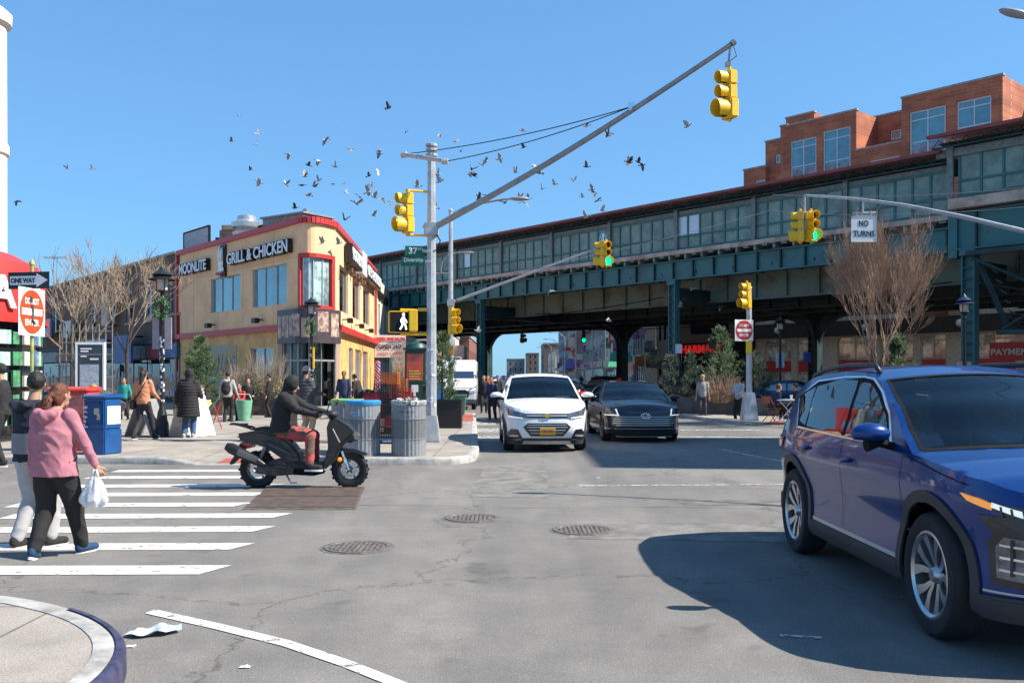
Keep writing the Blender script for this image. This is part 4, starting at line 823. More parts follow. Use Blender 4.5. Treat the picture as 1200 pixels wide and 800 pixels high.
cream = MATS['cream_render']; greyst = mat('grey_stone', (.3,.31,.32), .8, var=.2, scale=.5); tealg = mat('grey_teal_render', (.12,.15,.15), .8, var=.2)
rb = brick('red_brown_brick', (.27,.1,.07), (.2,.08,.06), (.2,.15,.12)); mb_ = brick('brown_far_brick', (.2,.13,.1), (.15,.1,.08), (.15,.12,.1))
S = lambda n, c, c2=None: mat(n, c, .5, var=.3, scale=.8, col2=c2, contrast=(.45,.55) if c2 else None)
X0 = 12.6
bldg('shop_building','slim dark grey building with tall narrow windows next to the pharmacy',X0,24,86.5,93,11.5,tealg,1,2,3.4,.9,2.6,1.0,shop=S('s1',(.4,.35,.22),(.08,.07,.06)))
bldg('shop_building','pale building with glassy upper floors behind the dark grey one',X0-.1,24,93.2,101,12.5,greyst,1,3,3.0,1.8,2.0,.6,gm=glass1,shop=S('s2',(.5,.2,.05),(.3,.1,.03)))
bldg('shop_building','cream building carrying a big blue sign on its end wall',X0+.1,24,106,124,13,cream,1,3,gap=2.5,shop=S('s3',(.1,.4,.25),(.4,.4,.38)))
bldg('shop_building','long grey building with a dark mansard roof band',X0,24,124.3,160,10.5,greyst,1,2,gap=1.0,shop=S('s4',(.45,.4,.35),(.1,.1,.12)))
m = MB(); m.add([(X0-.6,124.3,8.7),(X0-.6,160,8.7),(X0+1.6,160,11.6),(X0+1.6,124.3,11.6),(X0+1.7,124.3,8.7),(X0+1.7,160,8.7)],[(0,1,2,3),(0,3,4),(1,5,2)]); tag(obj('mansard_roof', m, mat('slate', (.07,.09,.11), .7, var=.2)), 'dark slate roof band above the long grey shops', 'roof')
bldg('tower_block','red brown brick block with white window surrounds rising beyond the grey shops',X0+.3,26,163,186,22,rb,1,6,shop=S('s5',(.05,.12,.3),(.4,.1,.1)))
bldg('tower_block','grey tower block farthest along the right side of the street',X0-.9,26,188,228,24,greyst,1,6,gm=glass1,shop=S('s6',(.3,.3,.3),(.1,.2,.3)))
bldg('shop_building','brown brick house end with a low red roof line far down the street',10.6,24,300,330,12.5,mb_,1,3,gap=2.6)
bldg('shop_building','white gabled building with a cream end wall in the distance',11.4,24,240,285,8.6,cream,1,2,gap=2.6)
m = MB(); m.add([(11.2,240,8.4),(24,240,8.4),(17,240,11.8),(11.2,285,8.4),(24,285,8.4),(17,285,11.8)],[(0,1,2),(3,5,4),(0,2,5,3),(1,4,5,2)]); tag(obj('gable_roof', m, mat('brown_shingle', (.13,.09,.07), .9, var=.2)), 'brown gabled roof over the distant white building', 'roof')
bldg('row_house','row of grey houses closing the far end of the street',-3,7,500,520,11,greyst,1,2)
bldg('row_house','dark house with a steep end beside the grey row at the street end',7.5,14,470,500,13.5,mb_,1,3)
bldg('shop_building','low white shop on the left side beyond the railway',-24,-5.9,205,250,6.2,white,-1,1,shop=S('s7',(.3,.1,.1),(.3,.3,.3)))
bldg('shop_building','tan two storey shops on the left just past the railway',-30,-8.8,112,150,8,cream,-1,1,shop=S('s8',(.1,.2,.3),(.4,.35,.3)))
bldg('shop_building','red brown shops on the left farther down the street',-30,-7.2,152,200,8.5,rb,-1,1,shop=S('s9',(.4,.3,.1),(.3,.05,.05)))
# signs on the far right side
def psign(px0, px1, py0, py1, Y, cols, label, txt=None, tcol=None, th=.2, cat='sign', circ=False):
    a = at(px0, py1, Y); b = at(px1, py0, Y); t = thing('street_sign' if cat == 'sign' else cat, label, cat, ((a.x+b.x)/2, Y, a.z)); m = MB(); m.b2((a.x,Y,a.z),(b.x,Y+th,b.z)); bd_ = obj('board', m, cols, t)
    if circ:
        m = MB(); cx = a.x+(b.x-a.x)*.3; cz = (a.z+b.z)/2+.1; r = (b.x-a.x)*.16; m.lathe((cx,Y-.002,cz), [(r,0),(r*.45,0)], 16, 'Y'); obj('emblem', m, signwht, bd_)
    if txt:
        for i, s in enumerate(txt): text('lettering', s, (b.z-a.z)*.3, tcol or signwht, frame(((a.x+b.x)/2+(b.x-a.x)*(.22 if circ else 0), Y-.02, b.z-(b.z-a.z)*(i+.7)/(len(txt)+.4)), (1,0,0)), bd_, depth=.02, fit=(b.x-a.x)*(.38 if circ else .75), bold=.01)
    return t
blueS = mat('blue_sign', (.0,.13,.36), .4, var=.05)
psign(719.5,733.5,399,420,104,blueS,'big blue sign with a white ring and white words','',circ=True); 
t = psign(719.7,733.3,416.5,419,103.9,blueS,'thin blue strip along the bottom of the big blue sign'); bpy.data.objects.remove([x for x in COL.objects if x.parent == t][0]); bpy.data.objects.remove(t)
tt = [x for x in COL.objects if x.name.startswith('street_sign')][-1]
for i, s in enumerate(('THE','CURE')): p = at(729.3, 405.5+i*5, 103.9); text('lettering', s, .5, signwht, frame(p, (1,0,0)), tt, depth=.02, fit=.62, bold=.02)
grn = mat('green_awning', (.04,.3,.16), .7, var=.1)
a = at(716,437,88); m = MB(); m.add([(a.x,88,3.9),(a.x+1.9,88,3.9),(a.x+1.9,86.2,2.5),(a.x-.5,86.2,2.5),(a.x,88,2.5),(a.x+1.9,88,2.5)],[(0,1,2,3),(0,3,4),(1,5,2),(3,2,5,4),(0,4,5,1)]); m.T = Matrix.Identity(4); tag(obj('awning', m, grn), 'green awning below the big blue sign', 'awning')
psign(755,767,399,413,84,S('sg1',(.35,.3,.33),(.1,.07,.1)),'grey and maroon projecting sign crowded among the shop signs')
psign(757,774,416,431,79,S('sg2',(.5,.42,.2),(.12,.1,.08)),'yellow and cream picture sign above a shop near the pharmacy')
psign(744,755,417,429,80,S('sg3',(.55,.2,.02),(.25,.1,.03)),'orange sign left of the yellow picture sign')
psign(733,742,424,439,86,S('sg4',(.35,.12,.1),(.3,.3,.3)),'small maroon and white square sign beside the green awning')
psign(729,733,392,404,92,S('sg5',(.5,.02,.2),(.2,.02,.1)),'small magenta sign above the big blue sign')
psign(662,672,420,436,150,S('sg6',(.02,.06,.25),(.35,.3,.25)),'blue box sign on a shop in the middle distance')
psign(660,669,407,411,158,rband,'dark red strip sign far along the right side')
m = MB(); a = at(666,428,150); m.add([(a.x,150,4.4),(a.x+1,150,4.4),(a.x+1,148.6,2.8),(a.x-1.0,148.6,2.8)],[(0,1,2,3)]); m.add([(a.x,150,4.3),(a.x+1,150,4.3),(a.x+1,148.7,2.72),(a.x-1.0,148.7,2.72)],[(0,3,2,1)]); tag(obj('awning', m, S('aw2',(.35,.04,.15),(.1,.1,.3))), 'magenta and blue awning in the middle distance', 'awning')
random.seed(17)
for k in range(22):
    y = 84+k*7.5+random.uniform(-2,2); z = random.uniform(2.9,5.6); w = random.uniform(.5,1.3); h = random.uniform(.5,1.5); c_ = random.choice([(.5,.05,.05),(.55,.45,.1),(.05,.15,.45),(.6,.6,.55),(.05,.3,.15),(.5,.2,.4)])
    m = MB(); m.b2((12.35-w,y,z),(12.35,y+.2,z+h)); m.b2((12.3,y+.05,z+h-.1),(12.62,y+.15,z+h)); tag(obj('shop_sign', m, mat('far_sign%d' % (k % 9), c_, .5, var=0, col2=(.6,.58,.5) if k % 2 else (.06,.05,.06), scale=2.2, contrast=(.44,.52))), 'small shop sign projecting over the far right pavement', 'sign', 'shop signs projecting over the far right pavement')
for k in range(6):
    y = 92+k*24; m = MB(); m.tube([(8.2,y,.1),(8.2,y,7.5),(7.4,y,8.2),(6.2,y,8.3)], [.09,.06,.05,.04], 6); m.ell((6.0,y,8.28),(.35,.12,.07),8,5); tag(obj('street_light', m, steel), 'grey street light among those lining the far right kerb', 'street light', 'street lights along the far right kerb')
# unseen corner building added at right to cast the shade on the crossing
bx = thing('shade_casting_building', 'tall tan brick corner building added out of view to shade the crossing', 'building', (26,20,0)); m = MB()
hs = [(1.0+i*2.3, 2.3+i*2.3, 4.8+f*3.3, 6.9+f*3.3) for f in range(4) for i in range(3)]
wall_holes(m, Vector((19.4,22.0,0)), (0,-1,0), 7.8, 0, 18.0, hs+[(.8,7,.4,3.2)]); wall_holes(m, Vector((19.4,14.2,0)), (1,0,0), 16, 0, 18.0, [(1.0+i*2.4, 2.3+i*2.4, 4.8+f*3.3, 6.9+f*3.3) for f in range(4) for i in range(6)])
m.quad((19.4,22,0),(35.4,22,0),(35.4,22,18),(19.4,22,18)); m.quad((35.4,14.2,0),(35.4,22,0),(35.4,22,18),(35.4,14.2,18)); m.quad((19.4,14.2,18),(35.4,14.2,18),(35.4,22,18),(19.4,22,18)); obj('wall', m, tanp, bx)
for h in hs+[(.8,7,.4,3.2)]: window(bx, Vector((19.4,22.0,0)), (0,-1,0), h, alum, glassd, nz=2)

# ------------------------------------------------------------------ traffic signals
def signal(c, f, label, lit=None, k=1.0, arms=None, group=None, mt=None, detail=True):
    c = Vector(c); rz = math.atan2(f[0], -f[1]); t = thing('traffic_signal', label, 'traffic light', c, rz, group); y = mt or sigyel
    hs = [.27,.27,.36] if detail else [.33,.33,.33]; z = .5; TM = Matrix.Scale(k,4)
    m = MB(TM)
    for i, h in enumerate(hs): w = .13 if h < .3 else .175; m.b2((-w,0,z-h+.006),(w,.17,z-.006)); z -= h
    m.tube([(0,.08,.5),(0,.08,.58)], .045, 8); m.tube([(0,.08,z-.05),(0,.08,z)], .045, 8); obj('housing', m, y, t, local=True, bevel=.018)
    z = .5
    for i, h in enumerate(hs):
        r = .1 if h < .3 else .15; zc = z-h/2; n = 16; m = MB(TM); L = .2 if h < .3 else .26
        vs = []; a0 = R(-150); 
        for j in range(n+1):
            a = R(-60)+R(300)*j/n
            for rr, yy in ((r+.012,0),(r+.018,-L-.0*abs(j-n/2)),(r+.006,-L),(r,0)): vs.append((rr*math.cos(a), yy*(1-.25*(abs(j-n/2)/(n/2))**3), zc+rr*math.sin(a)))
        m.add(vs, [(j*4+q, j*4+(q+1)%4, (j+1)*4+(q+1)%4, (j+1)*4+q) for j in range(n) for q in range(4)]); obj('visor', m, y, t, local=True, smooth=40)
        m = MB(TM); m.lathe((0,-.012,zc), [(.001,-.03),(r*.6,-.02),(r,.005)], 16, 'Y'); col = lensred if i == 0 else lensdk
        if lit == i: col = lensgrn if i == 2 else lensdk
        obj('lens', m, col, t, local=True, smooth=True); z -= h
    if arms:
        m = MB()
        for a in arms: m.tube([Vector(p) for p in a], .028, 8)
        obj('bracket', m, y, t)
    return t
def pole(name, label, base, top, r0, r1, m_, cat='pole', footing=None, th=None, group=None):
    t = thing(name, label, cat, base, group=group); b = Vector(base); m = MB(); m.tube([b+Vector((0,0,.02)), b+Vector((0,0,(top-b.z)*.5)), Vector((b.x,b.y,top))], [r0,(r0+r1)/2,r1], 8 if r0 > .09 else 10); obj('shaft', m, m_, t, smooth=30)
    m = MB(); m.lathe((b.x,b.y,top-.02), [(r1+.015,0),(r1+.015,.05),(r1*.5,.1),(.001,.12)], 12); obj('cap', m, m_, t, smooth=40)
    if footing: m = MB(); a, h = footing; T = Matrix.Translation(b); m.T = T; m.add([(-a,-a,0),(a,-a,0),(a,a,0),(-a,a,0),(-a,-a,.06),(a,-a,.06),(a,a,.06),(-a,a,.06),(-a*.62,-a*.62,h),(a*.62,-a*.62,h),(a*.62,a*.62,h),(-a*.62,a*.62,h)], [(0,3,2,1),(0,1,5,4),(1,2,6,5),(2,3,7,6),(3,0,4,7),(4,5,9,8),(5,6,10,9),(6,7,11,10),(7,4,8,11),(8,9,10,11)]); obj('footing', m, m_, t, bevel=.012)
    return t
# main mast
B = Vector((-1.86,20.9,.13)); 
mp_ = pole('signal_pole', 'tall galvanised signal mast with a long rising arm on the pavement corner', B, 6.95, .125, .09, steel, 'signal pole', (.2,.62))
tip = at(857,52,17.0); root = Vector((B.x,B.y,5.05)); m = MB(); n = 14; pts = [root.lerp(tip, i/n)+Vector((0,0,.0+.28*math.sin(math.pi*i/n)*-.45)) for i in range(n+1)]; m.tube(pts, [.075-.03*i/n for i in range(n+1)], 10); arm = obj('mast_arm', m, greysteel, mp_, smooth=40)
m = MB(); m.box((B.x,B.y,5.03),(.32,.32,.3)); m.tube([(B.x-.2,B.y,5.1),(B.x+.3,B.y-.1,5.15)], .05, 8); obj('clamp', m, steel, mp_, bevel=.02)
ca = at(471,181,21.3); cbp = at(524,189,20.3); m = MB(); m.tube([ca, cbp], .05, 8); m.tube([ca-Vector((0.02,0,.02)), ca+Vector((.12,-.02,.0))], .075, 8); m.tube([cbp+Vector((.02,0,0)), cbp-Vector((.12,-.02,.0))], .07, 8)
for z in (6.7,6.82,6.93): m.lathe((B.x,B.y,z), [(.09,0),(.14,.02),(.14,.07),(.09,.09)], 12)
obj('cross_arm', m, steel, mp_)
att = root.lerp(tip, .71)+Vector((0,0,-.02))
for p, sag in ((ca, .12), (cbp, .1)):
    m = MB(); m.tube([p.lerp(att, i/12)-Vector((0,0,sag*4*(i/12)*(1-i/12))) for i in range(13)], .011, 5); obj('guy_wire', m, blackm, mp_)
m = MB(); m.box(att, (.12,.12,.16)); obj('wire_clamp', m, chrome, mp_)
m = MB()
m.tube([(B.x+.05,B.y-.1,5.0),(B.x+.22,B.y-.2,4.75),(B.x+.15,B.y-.2,4.55),(B.x+.05,B.y-.12,4.5)], .016, 5); obj('loose_cable', m, blackm, mp_)
random.seed(9)                                 # stickers and marker scrawl on the shaft
m = MB()
for k in range(14):
    a = R(random.uniform(200,340)); z = random.uniform(.9,2.6); r = .122-.005*z; p = Vector((B.x+r*math.cos(a), B.y+r*math.sin(a), z)); m.box(p, (.05+.05*random.random(),.004,.05+.07*random.random()), rz=a+R(90))
obj('stickers', m, mat('sticker_mix', (.7,.7,.72), .5, var=0, col2=(.15,.2,.5), scale=14, contrast=(.45,.5)), mp_)
s1 = at(474,252,20.7); signal(s1, (-.86,-.5), 'yellow traffic light seen from the side, bracketed to the left of the tall mast', arms=[[s1+Vector((.02,.05,.58)), Vector((B.x,B.y,s1.z+.56))],[s1+Vector((.02,.05,-.45)), Vector((B.x,B.y,s1.z-.44))]], k=1.03)
m = tip; s2 = at(851,114,17.0); t = signal(s2, (-.93,-.36), 'big yellow traffic light hanging from the arm tip high over the road', k=1.0)
mm = MB(); mm.tube([tip, tip+Vector((.06,0,.05))], .06, 8); mm.tube([tip+Vector((-.02,0,-.06)), s2+Vector((.05,.05,.62))], .02, 6); mm.tube([tip+Vector((.05,0,-.05)), tip+Vector((.1,0,-.22)), s2+Vector((.03,.04,.66))], .012, 5); mm.box(s2+Vector((.04,.04,.63)), (.09,.09,.08)); obj('hanger', mm, greysteel, t)
# pedestrian signals
def pedsig(c, f, label, man=True, arm_to=None, w=.43, h=.4):
    c = Vector(c); t = thing('pedestrian_signal', label, 'walk signal', c, math.atan2(f[0], -f[1])); m = MB(); m.b2((-w/2-.02,0,-h/2-.02),(w/2+.02,.2,h/2+.02)); obj('housing', m, sigyel, t, local=True, bevel=.02)
    m = MB(); m.b2((-w/2,-.02,-h/2),(w/2,-.003,h/2)); obj('face', m, blackm, t, local=True)
    if man:
        m = MB(); x0 = .08; q = lambda *p: [(x0+x*h*.85,-.03,z*h*.9) for x, z in p]
        m.ell((x0,-.03,.36*h),(.032,.012,.036),10,6); m.tube(q((0,.28),(-.01,.0)), .034, 6); m.tube(q((.0,.25),(.16,.06),(.2,-.05)), .015, 5); m.tube(q((-.02,.25),(-.15,.1),(-.12,-.05)), .015, 5); m.tube(q((0,.0),(.12,-.2),(.16,-.43)), .02, 5); m.tube(q((-.02,.0),(-.08,-.22),(-.2,-.42)), .02, 5)
        obj('walking_figure', m, mat('walk_lamp', (.8,.9,1), .4, var=0, emit=1.2, ecol=(.8,.92,1)), t, local=True)
    if arm_to:
        m = MB()
        for dz in (h/2-.01,-h/2+.01): m.tube([c+Vector((.0,.1,dz+ (.06 if dz > 0 else -.06))), Vector((arm_to.x,arm_to.y,c.z+dz+(.06 if dz > 0 else -.06)))], .028, 8)
        obj('bracket', m, sigyel, t)
    return t
pedsig(at(468.5,377,20.7), (.28,-.96), 'pedestrian signal showing a white walking figure, left of the tall mast', True, B, w=.45, h=.46)
pedsig(at(489.5,376,20.9), (.98,.1), 'blank side of a yellow pedestrian signal box tight against the tall mast', False, B, w=.5, h=.46)
# street name signs
green = mat('street_sign_green', (.0,.13,.07), .4, var=.04)
c1 = at(486,300.5,20.8); t = thing('street_name_sign', 'green street name blades reading 37 Rd and Diversity on the tall mast', 'street sign', c1); m = MB(frame(c1, (1,.12,0))); m.b2((-.22,.01,-.01),(.23,.24,.01)); b1 = obj('upper_blade', m, green, t); m = MB(frame(c1, (1,-.1,0))); m.b2((-.31,-.22,-.01),(.24,.005,.01)); b2_ = obj('lower_blade', m, green, t)
text('lettering', '37', .2, signwht, frame(c1+Vector((-.04,-.01,.12)), (1,.12,0)) @ Matrix.Translation((0,0,.014)), b1, depth=.004, bold=.006); text('lettering', 'RD', .08, signwht, frame(c1+Vector((.13,.01,.17)), (1,.12,0)) @ Matrix.Translation((0,0,.014)), b1, depth=.004)
text('lettering', 'Diversity', .13, signwht, frame(c1+Vector((-.03,0,-.09)), (1,-.1,0)) @ Matrix.Translation((0,0,.014)), b2_, depth=.004, bold=.003, fit=.44); text('lettering', 'Plz', .07, signwht, frame(c1+Vector((.08,0,-.18)), (1,-.1,0)) @ Matrix.Translation((0,0,.014)), b2_, depth=.004)
m = MB(); m.b2((c1.x+.18,c1.y-.03,c1.z+.1),(B.x,B.y,c1.z+.16)); m.b2((c1.x+.18,c1.y-.03,c1.z-.14),(B.x,B.y,c1.z-.08)); obj('strap', m, steel, t)
# second mast
B2 = Vector((-2.3,34,.13)); p2 = pole('signal_pole', 'grey street light and signal mast standing behind the tall corner mast', B2, 7.85, .11, .075, steel, 'signal pole', (.2,.5))
m = MB(); pa = at(529,252,34); m.tube([pa, at(545,243,33.8), at(565,238,33.6), at(590,233.5,33.4), at(603,233,33.3)], [.05,.045,.04,.035,.03], 8); lam = obj('lamp_arm', m, greysteel, p2)
m = MB(); q = at(609,233,33.3); m.ell(q, (.38,.14,.08), 12, 6); obj('lamp_head', m, greysteel, p2, smooth=True)
m = MB(); m.tube([Vector((B2.x,B2.y,4.4)), at(705,289,32.5)], [.06,.035], 8); m.box((B2.x,B2.y,4.4),(.26,.26,.24)); obj('mast_arm', m, steel, p2)
m = MB(); m.tube([at(533,349,33.8), at(537,356,33.8), at(534,362,33.8)], .02, 5); obj('loose_cable', m, blackm, p2)
gS = 'yellow signals on the second mast and its arm'
signal(at(703.5,299,32.5), (-.95,.2), 'yellow traffic light turned away, left of a pair on the second arm tip', k=1.0); signal(at(711.5,299,32.4), (.25,-.95), 'traffic light lit green, right of a pair hung in front of the station girder', lit=2, k=1.0)
m = MB(); a = at(707,285,32.45); m.tube([a+Vector((-.15,0,-.0)), a+Vector((.15,0,-.0))], .03, 6); m.tube([a, a+Vector((0,0,.35))], .03, 6)
for k in range(4): m.tube([a+Vector((-.15+.07*k,0,.02)), a+Vector((-.1+.07*k,0,.32))], .01, 4)
tag(obj('bird_spikes', m, chrome), 'wire bracket with spikes above the green lit pair', 'bracket')
signal(at(532.5,378,33.6), (.75,-.66), 'yellow traffic light fixed low on the second mast', arms=None, k=1.05)
psign(527,533.5,397,406,33.5,signwht,'small white notice on the second mast under its signal',None,th=.03); psign(525,531.5,405,416,33.3,mat('orange_box', (.6,.25,.02), .5),'orange yellow control box low on the second mast',None,th=.3,cat='box')
B3 = Vector((-4.1,47,.13)); p3 = pole('street_light', 'thin grey street light with a curved arm between the two masts', B3, 7.2, .07, .05, steel, 'street light')
m = MB(); m.tube([at(516.5,320,47), at(518,307,47), at(524,299,47), at(536,296,47), at(545,295.5,47)], .035, 6); m.ell(at(549,296,47), (.3,.1,.07), 10, 6); m.tube([at(509,320,47), at(527,320,47)], .03, 6); obj('lamp_arm', m, greysteel, p3)
# hanging signals under the bridge
for px, lab, lit, f in ((613,'small traffic light hanging in the open sky under the tracks',None,(.8,-.6)),(684,'small traffic light lit green hanging against the red brick block',2,(.1,-1))):
    c = at(px,395,75); signal(c, f, lab, lit=lit, k=1.15, mt=mat('dull_yellow', (.25,.12,.01), .5)); m = MB(); m.tube([c+Vector((0,.1,.6)), c+Vector((0,.1,1.6))], .04, 6); tag(obj('hanger_rod', m, blackm), 'thin rod holding the hanging traffic light', 'rod', 'hanger rods')
# right side corner mast
B4 = Vector((8.1,30.9,.13)); p4 = pole('signal_pole', 'galvanised signal post with a tapered footing on the right hand corner', B4, 4.65, .11, .085, mat('bright_galvanised', (.55,.56,.57), .45, .3, var=.15, scale=4), 'signal pole', (.26,.95))
signal(at(873,348,30.8), (-.9,-.42), 'yellow traffic light on top of the right hand corner post', k=.97)
def dne(c, dirx, size, label, worn=False, h=None):
    c = Vector(c); Mx = frame(c, dirx); t = thing('do_not_enter_sign', label, 'do not enter sign', c); s = size/2; m = MB(Mx); m.b2((-s,-s,-.008),(s,s,0)); obj('plate', m, signwht, t, bevel=.0)
    m = MB(Mx); m.lathe((0,0,.002), [(.001,.002),(s*.93,.002),(s*.93,0)], 32); r_ = obj('disc', m, mat('sign_orange_red', (.62,.07,.02), .45, var=.1, scale=5) if worn else mat('sign_red2', (.5,.03,.03), .45, var=.1), t)
    m = MB(Mx); m.b2((-s*.78,-s*.14,.005),(s*.78,s*.14,.008)); obj('bar', m, signwht, t)
    for tx, y in (('DO NOT', .45), ('ENTER', -.45)): text('lettering', tx, s*.36, signwht, Mx @ Matrix.Translation((0,s*y,.006)), t, depth=.003, fit=s*1.05, bold=.004)
    if worn: m = MB(Mx); m.tube([(-.02,.3*s,.012),(.01,.0,.012),(-.01,-.35*s,.012),(.06,-.5*s,.012)], .03, 5); m.tube([(-.06,.65*s,.012),(-.05,.4*s,.012)], .03, 5); obj('sticker_scrawl', m, mat('scrawl', (.06,.1,.09), .6, var=.3), t)
    return t
dne(at(872,387,30.6), (.94,.34,0), .72, 'red and white do not enter sign on the right hand corner post')
pedsig(at(881.5,406.5,30.8), (.95,-.3), 'yellow pedestrian signal box on the right hand corner post', False, None, .4, .4)
# signal arm from the right
B5 = Vector((16.3,22.8,.13)); p5 = pole('signal_pole', 'signal mast reaching in over the road from beyond the right edge', B5, 6.6, .13, .1, steel, 'signal pole', (.3,.7))
tp = at(943,229,27); m = MB(); Q = [tp, at(970,230.5,26.4), at(1010,234,25.6), at(1060,240.5,25), at(1130,254.5,24.2), at(1200,271,23.7), Vector((B5.x,B5.y,4.4))]; m.tube(Q, [.035,.04,.045,.05,.06,.065,.07], 8); obj('mast_arm', m, steel, p5, smooth=40)
signal(at(934.5,268,27), (-.93,.25), 'yellow traffic light seen from behind, left of the pair over the right lanes', k=1.02); signal(at(952.5,267,26.9), (.3,-.95), 'traffic light lit green, right of the pair over the right lanes', lit=2, k=1.02)
m = MB(); a = at(943,245,27); m.tube([a+Vector((-.25,0,-.1)), a+Vector((.25,0,-.1))], .03, 6); m.tube([a+Vector((0,0,-.1)), tp], .03, 6); m.tube([tp+Vector((0,0,-.1)), tp+Vector((-.12,0,-.2)), a+Vector((-.02,0,.05))], .012, 5); tag(obj('signal_bracket', m, steel), 'metal yoke joining the pair of signals to the right hand arm', 'bracket')
c = at(1012,268,25.6); t = thing('no_turns_sign', 'white sign reading NO TURNS hung from the right hand arm', 'sign', c); Mx = frame(c, (1,.0,0)); m = MB(Mx); m.b2((-.35,-.37,-.01),(.35,.35,.01)); obj('plate', m, signwht, t)
for s, y in (('NO',.15),('TURNS',-.14)): text('lettering', s, .23, signblk, Mx @ Matrix.Translation((0,y,.014)), t, depth=.004, fit=.27 if s == 'NO' else .6, bold=.005)
m = MB(Mx)
for a0, a1 in (((-.35,.35),(.35,.35)),((-.35,-.37),(.35,-.37)),((-.35,-.37),(-.35,.35)),((.35,-.37),(.35,.35))): m.tube([(a0[0],a0[1],.012),(a1[0],a1[1],.012)], .008, 4)
m.tube([(-.3,.45,-.02),(.35,.45,-.02)], .03, 6); m.tube([(-.2,.35,0),(-.2,.5,0)], .02, 5); m.tube([(.2,.35,0),(.2,.5,0)], .02, 5); m.tube([(-.02,.45,0),(-.02,.8,0)], .03, 6); obj('hanger', m, steel, t)
m = MB(); m.tube([at(905,246,26)+Vector((0,0,0))]+[at(960+k*60,243-k*1.0+6*math.sin(k),26-k*.4) for k in range(6)], .01, 4) if False else None
# street light arm in the top right corner
B6 = Vector((11.5,10.0,.13)); p6 = pole('street_light', 'cobra head street light poking in at the top right corner', B6, 7.0, .1, .07, steel, 'street light')
hd = at(1190,16,12.0); m = MB(); m.tube([Vector((B6.x,B6.y,6.7)), Vector((9.5,11.2,7.2)), hd+Vector((.3,0,.02))], .035, 8); obj('lamp_arm', m, steel, p6); m = MB(); m.ell(hd, (.22,.09,.05), 14, 8, rz=-.2, ry=.3); obj('lamp_head', m, greysteel, p6, smooth=True)
# one way and do not enter on the left
Bl = Vector((-9.42,17.75,.13)); pl = pole('sign_post', 'green and yellow painted sign post carrying the one way sign', Bl, 3.85, .035, .035, mat('post_green', (.12,.22,.1), .6, var=.4, scale=3, col2=(.5,.42,.08)), 'sign post')
c = at(33.5,328.5,17.65); t = thing('one_way_sign', 'black and white one way arrow sign pointing right', 'one way sign', c); Mx = frame(c, (1,-.12,.0)) @ Matrix.Rotation(R(.5),4,'Z'); m = MB(Mx); m.b2((-.43,-.165,-.008),(.43,.165,0)); obj('plate', m, signblk, t)
m = MB(Mx); m.prism([(-.39,-.085),(.17,-.085),(.17,-.135),(.4,0),(.17,.135),(.17,.085),(-.39,.085)], Matrix.Translation((0,0,.003)), .004); obj('arrow', m, signwht, t); text('lettering', 'ONE WAY', .13, signblk, Mx @ Matrix.Translation((-.11,0,.008)), t, depth=.004, fit=.52, bold=.006)
dne(at(37.5,365.5,17.62), (.02,1,0), .92, 'weathered orange red do not enter sign with a dark scrawl, below the one way sign', worn=True)
# wayfinding panel
c = gp(101,500,.13); c = Vector((-10.2,21.9,.13)); t = thing('information_panel', 'tall dark wayfinding panel with a white frame and pale map', 'sign', c); Mx = frame(c, (1,.06,0)); m = MB(Mx); m.b2((-.3,.0,-.04),(.3,2.28,.04)); obj('panel', m, mat('panel_charcoal', (.035,.04,.05), .35, var=.1, coat=.5), t)
m = MB(Mx)
for a, b in (((-.345,0),(-.3,2.34)),((.3,0),(.345,2.34)),((-.3,2.28),(.3,2.34))): m.b2((a[0],a[1],-.05),(b[0],b[1],.05))
obj('frame', m, signwht, t); m = MB(Mx); m.b2((-.24,1.2,.041),(.2,1.8,.05)); obj('map', m, mat('map_print', (.42,.46,.52), .5, var=0, col2=(.3,.33,.4), scale=16, contrast=(.48,.52)), t)
m = MB(Mx)
for z, w in ((2.16,.26),(2.1,.18),(1.98,.14),(1.91,.0)): m.b2((-.22,z,.042),(-.22+w,z+.035,.048)) if w else m.b2((.0,z,.042),(.2,z+.04,.048))
m.b2((-.27,2.04,.042),(.27,2.045,.046)); obj('text_lines', m, signwht, t)
# ------------------------------------------------------------------ cars
import bisect
def lerp_tab(tab, x):
    if x <= tab[0][0]: return tab[0][1:]
    for a, b in zip(tab, tab[1:]):
        if x <= b[0]:
            t = (x-a[0])/(b[0]-a[0]); t = t*t*(3-2*t)*.35+t*.65; return tuple(p+(q-p)*t for p, q in zip(a[1:], b[1:]))
    return tab[-1][1:]
def catmull(P, k=6):
    out = []; n = len(P)
    for i in range(n-1):
        p0 = P[i-1] if i else (P[1][0] if False else P[0][0]*2-P[1][0]*1, -P[1][1]) if i == 0 and False else P[max(i-1,0)]
        p1, p2, p3 = P[i], P[i+1], P[min(i+2, n-1)]
        if i == 0: p0 = (P[1][0], -P[1][1])
        if i == n-2: p3 = (P[n-2][0], -P[n-2][1])
        for j in range(k):
            t = j/k; out.append(tuple(.5*((2*p1[a])+(-p0[a]+p2[a])*t+(2*p0[a]-5*p1[a]+4*p2[a]-p3[a])*t*t+(-p0[a]+3*p1[a]-3*p2[a]+p3[a])*t**3) for a in (0,1)))
    out.append(P[-1]); return out
